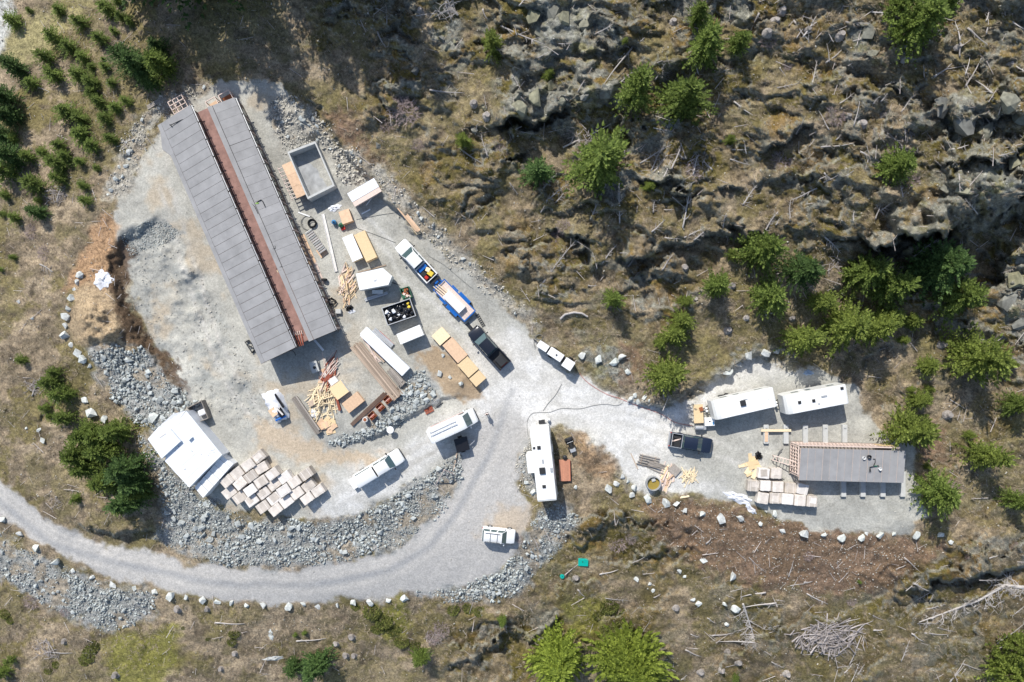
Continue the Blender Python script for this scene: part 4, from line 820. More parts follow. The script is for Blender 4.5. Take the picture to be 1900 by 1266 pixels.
# ------------------------------------------------------------------ long main building
zb = .35
A_ = Vector((.398, -.917, 0)).normalized(); B_ = Vector((-A_.y, A_.x, 0))
def RP(u, v, h): return W(357+u*.398+v*.917, 205+u*.917-v*.398, zb+h)
O_ = RP(0, 0, 5.0); O_.z = zb
main = bpy.data.objects.new('long_building', None); COL.objects.link(main); main.location = O_; main.rotation_euler = (0, 0, math.atan2(A_.y, A_.x))
tag(main, 'long unfinished building with two grey roofs and a red strip between them', 'building')
def LC(u, v, h): d = RP(u, v, h)-O_; return Vector((d.dot(A_), d.dot(B_), h))
hL, hC, hV, hM, hR = 3.5, 5.0, 3.1, 3.75, 3.35
p00 = LC(0, -70, hL); p01 = LC(480, -70, hL); pc0 = LC(0, 0, hC); pc1 = LC(480, 0, hC); m0 = LC(6, 28, hM); m1 = LC(480, 28, hM); r0 = LC(11, 81, hR); r1 = LC(480, 81, hR)
yL, yC, yM, yR = p00.y, pc0.y, m0.y, r0.y; x0, x1 = min(p00.x, pc0.x), pc1.x; x1b = m1.x; x0b = m0.x
def slab(mb, xa, xb_, ya, za, yb_, zb_, th=.05, lift=0., lift2=None):
    l2 = lift if lift2 is None else lift2
    top = [(xa, ya, za+lift), (xb_, ya, za+l2), (xb_, yb_, zb_+l2), (xa, yb_, zb_+lift)]
    return mb.prism([(x, y, z-th) for x, y, z in top], top)
rd = slab(MB(), x0, x1, yL, hL, yC, hC, .22).build('roof_deck', M['wallb'], main)
N_ = 29; dx_ = (x1-x0)/N_; random.seed(5)
zz = lambda y: hL+(hC-hL)*(y-yL)/(yC-yL)
ye = yL+.55
for i in range(N_): slab(MB(), x0+i*dx_+.03, x0+(i+1)*dx_-.02, ye+.012, zz(ye), yC+.02, hC, .02, .055+random.uniform(0, .008), .03).build('roof_sheet', M['roof'], rd)
for i in range(8): slab(MB(), x0+i*(x1-x0)/8+.006, x0+(i+1)*(x1-x0)/8-.006, yL-.03, hL-.01, ye-.012, zz(ye), .02, .05, .04).build('eave_sheet', M['roof'], rd)
# lower corner canopy at the upper end
q = [LC(11, -70, hL-.1), LC(44, -80, hL-.3), LC(62, -70, hL-.1)]
MB().prism([(a.x, a.y, a.z-.12) for a in q], [(a.x, a.y, a.z) for a in q]).build('corner_canopy', M['roof'], main)
MB().bar(q[0]-Vector((0, 0, .25)), q[1]-Vector((0, 0, .25)), .08).bar(q[1]-Vector((0, 0, .25)), q[2]-Vector((0, 0, .25)), .08).build('canopy_frame', M['dark'], main)
zr = lambda y: hM+(hR-hM)*(y-yM)/(yR-yM)
rd2 = slab(MB(), x0b, x1b, yM, hM, yR, hR, .22).build('roof_deck', M['wallb'], main)
yk = LC(0, 37, hM).y; dx2 = (x1b-x0b)/N_
for i in range(N_):
    g = .045 if i == 5 else .009
    slab(MB(), x0b+i*dx2+g+.006, x0b+(i+1)*dx2-.012, yk+.03, zr(yk), yR+.02, hR, .02, .05+random.uniform(0, .006), .034).build('roof_sheet', M['roof'], rd2)
for i in range(10): slab(MB(), x0b+i*(x1b-x0b)/10+.006, x0b+(i+1)*(x1b-x0b)/10-.006, yM-.02, hM, yk-.03, zr(yk), .02, .05, .04).build('roof_sheet', M['roof'], rd2)
# red strip roof between
yv0 = yC-.02; vs = MB().box(((x0+x1b)/2, (yv0+yM)/2, hV-.1), (x1b-x0-.6, yM-yv0, .2)).build('strip_roof', M['redroof'], main)
for i in range(24):
    w = (x1b-x0-.7)/24; MB().box((x0+.35+w*(i+.5), (yv0+yM)/2+.02, hV+.012), (w-.01, yM-yv0-.06, .02)).build('strip_sheet', M['redroof'], vs)
# walls
wy = yC-.12
MB().box(((x0+x1)/2, wy, (hV+hC-.2)/2), (x1-x0-.8, .2, hC-.25-hV)).build('upper_wall', M['wallb'], main)
MB().box(((x0+x1)/2, yL+.6, 1.55), (x1-x0-1.0, .2, 3.3)).build('wall', M['wallw'], main)
MB().box(((x0+x1b)/2+.2, yR-.12, 1.45), (x1b-x0-.9, .2, 3.3)).build('wall', M['wallw'], main)
for xx, y in ((x1-.55, yL+.7), (x0+.6, yL+.7)):
    yy2 = yC-.5; MB().prism([(xx-.1, y, -.2), (xx+.1, y, -.2), (xx+.1, yy2, -.2), (xx-.1, yy2, -.2)], [(xx-.1, y, zz(y)-.22), (xx+.1, y, zz(y)-.22), (xx+.1, yy2, zz(yy2)-.22), (xx-.1, yy2, zz(yy2)-.22)]).build('end_wall', M['wallb'], main)
MB().box((x1b-.55, (yM+yR)/2-.2, 1.5), (.2, yR-yM-.5, 3.3)).build('end_wall', M['wallb'], main)
MB().box((x0b+.55, (yM+yR)/2-.2, 1.5), (.2, yR-yM-.5, 3.3)).build('end_wall', M['wallb'], main)
for i in range(20):
    xw = x0+1.2+i*(x1-x0-2.4)/19
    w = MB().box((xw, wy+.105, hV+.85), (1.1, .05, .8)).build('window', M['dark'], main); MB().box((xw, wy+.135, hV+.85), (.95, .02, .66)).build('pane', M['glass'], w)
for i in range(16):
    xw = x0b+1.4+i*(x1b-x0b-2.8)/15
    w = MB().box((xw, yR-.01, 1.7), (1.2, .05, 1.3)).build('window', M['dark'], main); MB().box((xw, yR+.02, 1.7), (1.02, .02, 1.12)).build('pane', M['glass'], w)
    MB().box((xw+.98, yR+.0, 1.4), (.16, .05, 2.9)).build('trim_board', M['pinkw'], main)
for i in range(N_+1):   # rafter tails and hangers along the high edge and the right eave
    xr = x0+.05+i*(x1-x0-.1)/N_
    MB().bar((xr, yC-.3, hC-.24), (xr+.18, yC+.30, hC-.3), .07, .14).build('rafter_tail', M['dark'], main)
    xr = x0b+.05+i*(x1b-x0b-.1)/N_
    MB().bar((xr, yR-.35, hR-.26), (xr+.25, yR+.34, hR-.34), .07, .14).build('rafter_tail', M['dark'], main)
    if i % 2: MB().bar((xr, yR+.3, hR-.34), (xr+.3, yR+.02, hR-1.0), .06).build('eave_brace', M['dark'], main)
for yy_, h_, xa, xb_ in ((yC+.12, hC-.14, x0, x1), (yR+.12, hR-.16, x0b, x1b)):
    n = 14
    for i in range(n): L_ = (xb_-xa)/n; MB().box((xa+L_*(i+.5), yy_, h_), (L_-.16, .11, .1)).build('gutter', M['steel'], main)
# black roof lines, anchors
MB().path([(x0b+.3, yk, zr(yk)+.07), ((x0b+x1b)*.45, yk+.0, zr(yk)+.07), (x0b+22.3, yk+.02, zr(yk)+.07)], .025, 5).build('roof_cable', M['dark'], main)
def rpx(x, y, h): d = W(x, y, zb+h)-O_; return Vector((d.dot(A_), d.dot(B_), h))
for pts, mm, r_ in (([(465, 376), (473, 384), (479, 397)], 'dark', .05), ([(476, 376), (484, 371), (487, 373), (492, 384)], 'dark', .05), ([(474, 378), (480, 377)], 'yellow', .06), ([(504, 463), (511, 461), (510, 456)], 'dark', .04), ([(512, 500), (519, 496), (524, 495)], 'dark', .045), ([(514, 502), (516, 506)], 'pale', .06)):
    MB().path([rpx(x, y, 3.72) for x, y in pts], r_, 5).build('roof_anchor', M[mm] if mm != 'yellow' else mat('lime_plastic', (.35, .6, .1), .5), main)
for pts in ([(315, 233), (347, 218), (350, 222), (356, 237)], [(315, 231), (319, 235)]):
    MB().path([rpx(x, y, 4.6 if x > 330 else 4.2) for x, y in pts], .05, 5).build('roof_bracket', M['dark'], main)
MB().path([rpx(x, y, 4.0) for x, y in ((532, 642), (536, 650), (545, 652), (549, 660))], .04, 5).build('roof_bracket', M['dark'], main)

# timber frames at the upper end of the building
def crate(px, py, dx, dy, a, b, hh, label, nx_=3, ny_=2, m='pinkw', fill=None):
    e = thing('timber_crate', label, 'frame', px, py, dx, dy, hh); c = []
    for z in (.05, hh-.05):
        for s in (-1, 1):
            c.append(((-a/2, s*b/2, z), (a/2, s*b/2, z))); c.append(((s*a/2, -b/2, z), (s*a/2, b/2, z)))
    for i in range(1, nx_): x = -a/2+a*i/nx_; c.append(((x, -b/2, hh), (x, b/2, hh)))
    for i in range(1, ny_): y = -b/2+b*i/ny_; c.append(((-a/2, y, hh+.05), (a/2, y, hh+.05)))
    for sx in (-1, 1):
        for sy in (-1, 1): c.append(((sx*a/2, sy*b/2, 0), (sx*a/2, sy*b/2, hh)))
    for p, q_ in c: MB().bar(p, q_, .09).build('beam', M[m], e)
    if fill:
        MB().box((0, 0, hh*.3), (a*.8, b*.8, hh*.5)).build('bundle', M[fill], e)
    return e
crate(332, 198, .87, -.49, 2.0, 2.4, 1.6, 'pale pink timber frame grid at the upper left end of the long building', 3, 4)
crate(394, 193, .87, -.49, 1.35, 1.35, 1.7, 'open timber crate holding an orange bundle at the building end', 1, 1, 'pinkw', 'ply')
crate(419, 181, .87, -.49, 1.5, 1.4, 1.8, 'open timber crate holding dark coils at the building corner', 1, 1, 'pinkw', 'rust')
def planks(name, label, cat, px, py, dx, dy, Lp, Wp, n, layers, m, hz=.06, jit=.3, group=None, gap=1.0, bear=True, h0=.12):
    """stack of boards, every board its own part; Lp,Wp in photo pixels"""
    e = thing(name, label, cat, px, py, dx, dy, h0+layers*hz, group); L_ = mpx(Lp); w = mpx(Wp)/n; mesh = {}
    if bear:
        for s in (-.3, .3): MB().box((L_*s, 0, h0/2), (.1, mpx(Wp)*.95, h0)).build('bearer', M['brownw'], e)
    me = MB().box((0, 0, 0), (1, 1, 1)).mesh('board'); me.materials.append(M[m])
    for k in range(layers):
        for i in range(n):
            o = bpy.data.objects.new('board', me); COL.objects.link(o); o.parent = e; l = L_*random.uniform(1-jit, 1)
            o.scale = (l, w*random.uniform(.8, .96)*gap, hz*.92); o.location = (random.uniform(-.5, .5)*(L_-l), (i-(n-1)/2)*w, h0+hz*(k+.5)); o.rotation_euler = (0, 0, random.gauss(0, .006+.02*jit))
    return e
def loose(name, label, cat, px, py, rx, ry, n, m, lmin, lmax, seed, w=.12, th=.04, ang=None, spread=1.6, flat=.35, group=None):
    r = random.Random(seed); e = thing(name, label, cat, px, py, 1, 0, 0, group); c = e.location; ms = m if isinstance(m, (list, tuple)) else [m]; mes = []
    for q in ms:
        me = MB().box((0, 0, 0), (1, 1, 1)).mesh('board'); me.materials.append(M[q]); mes.append(me)
    for i in range(n):
        o = bpy.data.objects.new('board', r.choice(mes)); COL.objects.link(o); o.parent = e; q = r.random()**.6; a = r.uniform(0, 6.28); x = q*math.cos(a)*rx/S; y = q*math.sin(a)*ry/S; l = r.uniform(lmin, lmax)
        o.scale = (l, w*r.uniform(.6, 1.3), th); o.location = (x, y, gz(c.x+x, c.y+y)-c.z+.05+flat*(1-q)*r.random()); o.rotation_euler = (0, r.gauss(0, .05), (ang if ang is not None else 0)+r.uniform(-spread, spread))
    return e
planks('leaning_planks', 'thin grey poles lying beyond the upper corner of the building', 'planks', 290, 190, .87, -.49, 40, 8, 3, 1, 'greyw', .06, .2, bear=False, h0=.05)
planks('leaning_planks', 'orange planks lying by the red strip end of the building', 'planks', 385, 205, .95, -.3, 16, 6, 3, 2, 'ply', .05, .2)

# ------------------------------------------------------------------ concrete basement with timber deck
zc = .6; hB = 1.7
q = [W(x, y, zc+hB) for x, y in ((533, 282), (585, 262), (621, 345), (571, 370))]; c = sum(q, Vector())/4; c.z = zc
e = bpy.data.objects.new('concrete_basement', None); COL.objects.link(e); e.location = c; tag(e, 'open concrete basement box with dark stained floor beside the long building', 'foundation')
qi = [p+(c-p).normalized()*.36 for p in q]
for i in range(4):
    a, b = q[i]-c, q[(i+1) % 4]-c; ai, bi = qi[i]-c, qi[(i+1) % 4]-c
    t = [Vector((v.x, v.y, hB)) for v in (a, b, bi, ai)]; MB().prism([Vector((v.x, v.y, -.4)) for v in t], t).build('wall', M['conc'], e)
t = [Vector((v.x, v.y, .12)) for v in (p-c for p in qi)]; MB().prism([v-Vector((0, 0, .4)) for v in t], t).build('floor_slab', M['concd'], e)
e = thing('timber_deck', 'plywood deck bridging the building and the concrete basement', 'deck', 540, 336, .41, .91, 1.6)
L_ = mpx(66); 
for i in range(3): MB().box((-L_/2+L_*(i+.5)/3, .42, 1.56), (L_/3-.02, 1.35, .04)).build('sheet', M['ply'], e)
for i in range(9): MB().bar((-L_/2+L_*(i+.5)/9, -.95, 1.47), (-L_/2+L_*(i+.5)/9, 1.12, 1.47), .07, .13).build('joist', M['pinkw'], e)
for i in range(4): MB().box((-L_/2+.2+i*(L_-.4)/3, .9, .6), (.1, .1, 1.6)).build('post', M['pinkw'], e)
MB().bar((-L_/2, -.9, 1.36), (L_/2, -.9, 1.36), .08, .16).build('ledger', M['pinkw'], e)

# ------------------------------------------------------------------ small cabin
zk = .12; hk0, hk1 = 3.2, 2.85
cs = [W(1487.6, 832, zk+hk0), W(1681.8, 837, zk+hk0), W(1675, 894, zk+hk1), W(1480.6, 890.7, zk+hk1)]
c = sum(cs, Vector())/4; c.z = zk; e = bpy.data.objects.new('cabin', None); COL.objects.link(e); e.location = c; tag(e, 'small unfinished cabin with grey shed roof and bare pink stud walls', 'cabin')
ax = (cs[1]-cs[0]); ang = math.atan2(ax.y, ax.x); e.rotation_euler = (0, 0, ang); Ri = Matrix.Rotation(-ang, 3, 'Z'); ck = [Ri @ (p-c) for p in cs]
xa, xb_ = (ck[0].x+ck[3].x)/2, (ck[1].x+ck[2].x)/2; yt, yb2 = ck[0].y, ck[3].y
rk = slab(MB(), xa, xb_, yt, hk0, yb2, hk1, .2).build('roof_deck', M['pinkw'], e); n = 14
for i in range(n): slab(MB(), xa+i*(xb_-xa)/n+(.03 if i % 2 else .012), xa+(i+1)*(xb_-xa)/n-.012, yt+.02, hk0, yb2-.03, hk1, .02, .05, .035).build('roof_sheet', M['roof'], rk)
fx0, fx1, fy0, fy1 = xa-.15, xb_-.6, yb2+.5, yt+.35
MB().box(((fx0+fx1)/2, (fy0+fy1)/2, .42), (fx1-fx0+.3, fy1-fy0+.35, .14)).build('floor_deck', M['greyw'], e)
for i in range(28):
    x = fx0+i*(fx1-fx0)/27; MB().box((x, fy1, 1.75), (.08, .13, 2.5)).build('stud', M['pinkw'], e)
    if i % 2 == 0: MB().box((x, fy0, 1.6), (.08, .13, 2.2)).build('stud', M['pinkw'], e)
for y, z in ((fy1, 3.02), (fy1, .53), (fy1, 1.75), (fy0, 2.72), (fy0, .53)): MB().box(((fx0+fx1)/2, y, z), (fx1-fx0, .145, .07)).build('wall_plate', M['pinkw'], e)
for i in range(9):
    y = fy0+.25+i*(fy1-fy0-.5)/8; MB().box((fx0, y, 1.7), (.13, .08, 2.35)).build('stud', M['pinkw'], e); MB().box((fx1, y, 1.7), (.13, .08, 2.35)).build('stud', M['pinkw'], e)
for z in (.54, 1.3, 2.1, 2.88): MB().box((fx0, (fy0+fy1)/2, z), (.14, fy1-fy0-.3, .07)).build('wall_plate', M['pinkw'], e)
MB().box((fx1-1.2, fy1+.1, 1.5), (2.2, .03, 1.6)).build('sheathing', M['osb'], e)
kp = lambda x, y, h: Ri @ (W(x, y, zk+h)-c)
for pts, mm, r_ in (([(1620, 852), (1624, 852), (1624, 858), (1621, 864)], 'dark', .05), ([(1613, 876), (1614, 867), (1630, 864), (1632, 870)], 'dark', .05), ([(1614, 867), (1616, 876)], 'dark', .05), ([(1622, 865), (1628, 865)], 'green', .07)):
    MB().path([kp(x, y, 3.2) for x, y in pts], r_, 5).build('roof_anchor', M[mm], e)
for i, (x, y, mm, sz) in enumerate(((1611.5, 847.5, 'dark', .45), (1602, 850, 'white', .36), (1632, 870, 'white', .36))):
    p = W(x, y, zk+3.12); o = MB().lathe([(.0, .0), (sz*.5, 0), (sz*.55, sz*.8), (sz*.45, sz*.8), (sz*.42, .04)], 12).build('bucket', M[mm]); o.location = p+Vector((0, 0, -.02))
    tag(o, ('dark square bucket on the cabin roof', 'pale bucket beside the dark one on the cabin roof', 'white bucket below the black anchor on the cabin roof')[i], 'bucket')
for i, x in enumerate((1422, 1459, 1495, 1532, 1568)):
    one('concrete_beam', 'pale concrete footing beam on the gravel above the cabin', 'footing', MB().box((0, 0, .2), (mpx(35), mpx(9), .5)).box((mpx(13), 0, .5), (.3, .28, .12)), M['conc'], x, 806, 0, -1, .45, 'footing beams above the cabin', bevel=.03)
for i, x in enumerate((1566, 1602, 1639, 1676)):
    one('concrete_beam', 'concrete footing beam sticking out below the cabin', 'footing', MB().box((0, 0, .2), (mpx(46), mpx(9), .5)), M['conc'], x, 899, 0, -1, .45, 'footing beams below the cabin', bevel=.03)
one('timber_beam', 'long fresh timber laid across two footing beams', 'timber', MB().box((0, 0, .53), (mpx(55), .32, .14)), M['pale'], 1440, 799, 1, 0, .55)
one('plank', 'short orange plank on the first footing beam', 'plank', MB().box((0, 0, .50), (mpx(22), .4, .06)), M['ply'], 1422, 809, 0, 1, .5)
# scaffold lattice at the cabin end
e = thing('scaffold_ladder', 'pale lattice scaffold frame leaning at the cabin end', 'scaffold', 1465, 858, 1, .25, 1.2)
for s in (-.32, .32): MB().bar((-1.9, s, .6), (2.0, s, 2.5), .08).build('rail', M['pinkw'], e)
for i in range(12): t = i/11; MB().bar((-1.9+3.9*t, -.34, .6+1.9*t), (-1.9+3.9*t, .34, .6+1.9*t), .06).build('rung', M['pinkw'], e)
for s in (-.3, .3): MB().bar((-1.9, s, 0), (-1.9, s, .6), .08).build('leg', M['pinkw'], e)
e = thing('hose_loop', 'big loop of grey hose beside the cabin end', 'hose', 1452, 862, 1, 0)
MB().path([(1.3*math.cos(a)+.2, 2.1*math.sin(a), .35+.3*math.cos(2*a)) for a in [math.pi*.55+i*math.pi*.9/14 for i in range(15)]], .06, 6).build('hose', M['cable'], e)
MB().path([(1.1*math.cos(a)+.2, 1.9*math.sin(a), .12) for a in [math.pi*.6+i*math.pi*.9/14 for i in range(15)]], .06, 6).build('hose', M['cable'], e)

# ------------------------------------------------------------------ vehicles
def wheel(e, x, y, r=.40, w=.27):
    t = MB().lathe([(r*.62, -w/2), (r*.95, -w/2), (r, -w/2+.05), (r, w/2-.05), (r*.95, w/2), (r*.62, w/2)], 18, (0, 0, 0), 'Y', True).build('wheel', M['rubber'], e, 40); t.location = (x, y, r)
    MB().lathe([(.001, -w*.3), (r*.63, -w*.42), (r*.63, w*.42), (.001, w*.3)], 14, (0, 0, 0), 'Y').build('rim', M['steel'], t)
def ring(x, w, z0, z1, r=.14, tw=None):
    tw = tw or w-.06
    return [(x, -w, z0+r*.6), (x, -w, (z0+z1)/2), (x, -tw-.02, z1-r*.45), (x, -tw+r, z1), (x, tw-r, z1), (x, tw+.02, z1-r*.45), (x, w, (z0+z1)/2), (x, w, z0+r*.6), (x, w-r, z0), (x, -w+r, z0)]
def quadpatch(mb, P, off=.012):
    P = [Vector(p) for p in P]; n = (P[1]-P[0]).cross(P[2]-P[0]).normalized(); mb.prism([p-n*off for p in P], [p+n*off for p in P]); return mb
def vehicle(name, label, cat, nose, tail, W_, hh=1.1):
    px, py = (nose[0]+tail[0])/2, (nose[1]+tail[1])/2; dx, dy = nose[0]-tail[0], nose[1]-tail[1]; L_ = mpx(math.hypot(dx, dy), hh, G(px, py))
    return thing(name, label, cat, px, py, dx, dy, hh, tilt=(L_*.33, W_*.42)), L_
def greenhouse(e, xs, zbelt, zroof, wb, wr, paint, win=2, glassm='glass'):
    """xs = windshield base, roof front, roof rear, rear base"""
    x0_, x1_, x2_, x3_ = xs; mb = MB()
    bot = [(x0_, -wb, zbelt), (x0_, wb, zbelt), (x3_, wb, zbelt), (x3_, -wb, zbelt)]; top = [(x1_, -wr, zroof-.05), (x1_, wr, zroof-.05), (x2_, wr, zroof-.05), (x2_, -wr, zroof-.05)]
    mb.prism(bot, top); mb.build('cab', paint, e, 35)
    rc = MB(); n = 6; rings = []
    for i in range(n+1):
        t = i/n; x = x1_+.03+(x2_-x1_-.06)*t; cam_ = .05*math.sin(math.pi*min(max(t, .04), .96)); rings.append([(x, -wr+.02, zroof-.06), (x, -wr+.12, zroof-.01+cam_*.5), (x, 0, zroof+.01+cam_), (x, wr-.12, zroof-.01+cam_*.5), (x, wr-.02, zroof-.06)])
    rc.loft(rings).build('roof', paint, e, 50)
    def lerp(a, b, t): return tuple(a[i]+(b[i]-a[i])*t for i in range(3))
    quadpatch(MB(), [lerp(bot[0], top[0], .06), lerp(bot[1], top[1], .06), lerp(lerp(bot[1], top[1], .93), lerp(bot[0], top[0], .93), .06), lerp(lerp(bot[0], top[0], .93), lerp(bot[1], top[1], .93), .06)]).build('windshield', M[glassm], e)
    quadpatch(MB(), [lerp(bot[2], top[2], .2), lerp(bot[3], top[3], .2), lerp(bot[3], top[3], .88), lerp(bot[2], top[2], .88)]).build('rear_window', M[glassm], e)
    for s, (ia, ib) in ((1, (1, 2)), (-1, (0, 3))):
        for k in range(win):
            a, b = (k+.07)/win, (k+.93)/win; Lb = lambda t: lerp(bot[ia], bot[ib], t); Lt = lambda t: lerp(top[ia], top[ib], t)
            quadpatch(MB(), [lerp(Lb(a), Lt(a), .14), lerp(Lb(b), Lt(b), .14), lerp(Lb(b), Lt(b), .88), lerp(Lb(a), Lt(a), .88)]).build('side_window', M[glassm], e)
def mirrors(e, x, w, z, paint):
    for s in (-1, 1): MB().box((x, s*(w+.17), z), (.16, .28, .2)).build('mirror', paint, e, bevel=.03)
def lights(e, xf, xr, w, z):
    for s in (-1, 1):
        MB().box((xf, s*(w-.22), z), (.10, .34, .16)).build('headlight', M['lamp'], e, bevel=.02); MB().box((xr, s*(w-.1), z+.05), (.08, .14, .34)).build('tail_light', M['red'], e)
def pickup(label, nose, tail, paint, W_=2.0, crew=True, canopy=False, bedm='dark', name='pickup_truck'):
    e, L_ = vehicle(name, label, 'truck', nose, tail, W_); l = L_/2; w = W_/2; xw = l-1.35; xr1 = xw-.78; clen = 1.65 if crew else 1.1; xr2 = xr1-clen; xb = xr2-.22
    R = [ring(l, w-.2, .5, .9, .12), ring(l-.08, w-.1, .42, 1.02, .14), ring(l-.3, w-.03, .4, 1.1, .16), ring(l-.8, w, .4, 1.15, .16), ring(xw+.05, w, .4, 1.18, .14), ring(xw-.1, w, .4, 1.16, .12), ring(xb, w, .4, 1.16, .12), ring(xb-.04, w, .4, 1.16, .12)]
    MB().loft(R).build('body', paint, e, 40)
    greenhouse(e, (xw+.02, xr1, xr2, xb), 1.13, 1.86, w-.1, w-.26, paint)
    yb = -l+.06; bl = xb-.05-yb; bx = (xb-.05+yb)/2
    MB().box((bx, 0, .72), (bl, W_-.3, .08)).build('bed_floor', M[bedm], e)
    for s in (-1, 1): MB().box((bx, s*(w-.09), .8), (bl, .16, .78)).build('bed_side', paint, e, bevel=.04)
    MB().box((yb+.05, 0, .86), (.1, W_-.36, .66)).build('tailgate', paint, e, bevel=.03); MB().box((xb-.1, 0, .9), (.06, W_-.36, .5)).build('bed_front', paint, e)
    MB().box((-l-.02, 0, .55), (.2, W_-.15, .2)).build('bumper', M['steel'], e, bevel=.04); MB().box((l-.02, 0, .55), (.2, W_-.3, .24)).build('bumper', M['dark'], e, bevel=.05)
    for s in (-1, 1):
        for x in (l-.98, -l+1.35): wheel(e, x, s*(w-.13))
    mirrors(e, xw-.25, w, 1.25, M['dark']); lights(e, l-.1, -l+.06, w-.02, .85)
    for x in (xr1+.1, xr1-.85): MB().box((x-.25, -w-.012, .98), (.2, .03, .04)).build('door_handle', M['dark'], e); MB().box((x-.25, w+.012, .98), (.2, .03, .04)).build('door_handle', M['dark'], e)
    e['xb'] = xb; e['l'] = l
    if canopy:
        rr = []
        for x, dz in ((xb-.06, 0), (xb-.2, .03), (bx, .05), (yb+.15, .02), (yb+.02, -.02)): rr.append([(x, -w+.08, 1.18), (x, -w+.2, 1.72+dz), (x, -w+.34, 1.8+dz), (x, 0, 1.84+dz), (x, w-.34, 1.8+dz), (x, w-.2, 1.72+dz), (x, w-.08, 1.18)])
        cn = MB().loft(rr).build('canopy', paint, e, 40)
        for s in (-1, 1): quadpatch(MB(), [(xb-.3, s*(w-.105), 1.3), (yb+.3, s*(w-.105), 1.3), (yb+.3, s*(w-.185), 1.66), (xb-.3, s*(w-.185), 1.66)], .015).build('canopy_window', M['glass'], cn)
        MB().box((xb-.05, 0, 1.5), (.03, W_-.5, .5)).build('canopy_gap', M['dark'], cn)
    return e
t1 = pickup('white pickup truck with a white canopy over its bed', (744, 843), (660, 894), M['white'], canopy=True)
for s in (-1, 1): MB().box((-t1['l']-.55, s*.0, .62), (.7, 1.5, .06)).build('step_plate', M['white'], t1) if s == 1 else None
t2 = pickup('white pickup truck with an open bed full of coloured gear', (742, 449.6), (803, 516), M['white'])
t3 = pickup('black pickup truck with a dark bed liner parked below the trailer ramps', (877, 611), (939, 679), M['black'])
t4 = pickup('dark blue pickup truck with a pale ladder rack over its bed', (1322, 829), (1244, 816), M['navy'])
# rack of the dark truck
x_a, x_b = t4['xb']-.1, -t4['l']+.15
for s in (-1, 1): MB().bar((x_a, s*.88, 1.75), (x_b, s*.88, 1.75), .07).build('rack_rail', M['steel'], t4)
for x in (x_a, x_b):
    MB().bar((x, -.88, 1.75), (x, .88, 1.75), .07).build('rack_bar', M['steel'], t4)
    for s in (-1, 1): MB().bar((x, s*.88, 1.15), (x, s*.88, 1.75), .06).build('rack_post', M['steel'], t4)
def put(parent, name, label, cat, mb, m, lx, ly, lz, rz=0, smooth=None, bevel=0):
    """thing of its own standing at a local spot of another one"""
    o = mb.build(name, m, None, smooth, bevel); Mx = parent.matrix_basis if parent.parent is None else parent.matrix_world
    o.matrix_basis = Matrix.LocRotScale(parent.location, parent.rotation_euler, None) @ Matrix.Translation((lx, ly, lz)) @ Matrix.Rotation(rz, 4, 'Z'); tag(o, label, cat); return o
put(t4, 'timber_piece', 'pinkish timber lying diagonally in the dark truck bed', 'timber', MB().box((0, 0, .06), (1.5, .16, .1)), M['pinkw'], -t4['l']+1.1, .1, .77, .45)
put(t3, 'tool_case', 'flat dark case lying in the black truck bed', 'case', MB().box((0, 0, .2), (1.3, 1.1, .4)), M['dark'], -t3['l']+.95, 0, .77, 0, None, .04)
put(t3, 'red_strap', 'thin red bar by the black truck tailgate', 'bar', MB().box((0, 0, .05), (.1, 1.0, .06)), M['red'], -t3['l']+.3, 0, 1.0)
for nm, lb, ct, d, m, x, y, rz in (('tool_box', 'blue box behind the cab in the white truck bed', 'box', (.5, 1.3, .5), 'bluep', -.35, 0, 0), ('yellow_bin', 'yellow bin in the white truck bed', 'bin', (.75, .6, .5), 'yellow', -1.5, -.3, .2), ('plywood_offcut', 'tan sheet offcut in the white truck bed', 'board', (.6, .55, .55), 'pale', -.95, -.4, .4), ('fuel_can', 'red fuel can in the white truck bed', 'can', (.45, .4, .45), 'red', -1.55, .45, .1), ('dark_crate', 'dark crate in the middle of the white truck bed', 'crate', (.7, .6, .4), 'dark', -.95, .4, .2), ('bed_mat', 'dark flat mat near the white truck tailgate', 'mat', (.75, 1.3, .12), 'dark', -2.35, 0, 0)):
    put(t2, nm, lb, ct, MB().box((0, 0, d[2]/2), d), M[m], t2['xb']-.1+x, y, .77, rz, None, .05)
# van
e, L_ = vehicle('van', 'white high roof van with a ladder rack and thin red side stripe', 'van', (882, 770), (797, 809), 2.05, 1.6); l = L_/2; w = 1.02
R = [ring(l, w-.2, .45, .95, .14), ring(l-.15, w-.06, .4, 1.15, .15), ring(l-.7, w, .38, 1.35, .15)]
R2 = [ring(l-.7, w, .38, 1.36, .12), ring(l-1.0, w, .38, 1.8, .16, w-.1), ring(l-1.55, w, .38, 2.5, .2, w-.14), ring(l-1.9, w, .38, 2.68, .2, w-.12), ring(0, w, .38, 2.72, .2, w-.12), ring(-l+.15, w, .38, 2.7, .2, w-.12), ring(-l, w-.05, .42, 2.6, .2, w-.16)]
MB().loft(R+R2[1:]).build('body', M['white'], e, 32)
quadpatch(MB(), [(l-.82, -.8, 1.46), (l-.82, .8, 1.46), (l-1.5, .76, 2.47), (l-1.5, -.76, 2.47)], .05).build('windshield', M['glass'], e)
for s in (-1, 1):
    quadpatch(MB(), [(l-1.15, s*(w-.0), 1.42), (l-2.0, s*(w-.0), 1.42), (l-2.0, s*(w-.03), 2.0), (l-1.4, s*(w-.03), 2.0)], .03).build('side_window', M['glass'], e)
    MB().box((-.4, s*(w+.012), 1.15), (L_*.72, .02, .1)).build('stripe', M['red'], e)
    for x in (l-1.0, -l+1.3): wheel(e, x, s*(w-.14), .36)
mirrors(e, l-1.2, w, 1.5, M['white']); lights(e, l-.12, -l+.03, w-.02, .8)
MB().box((l-.02, 0, .5), (.2, 1.7, .25)).build('bumper', M['dark'], e, bevel=.05)
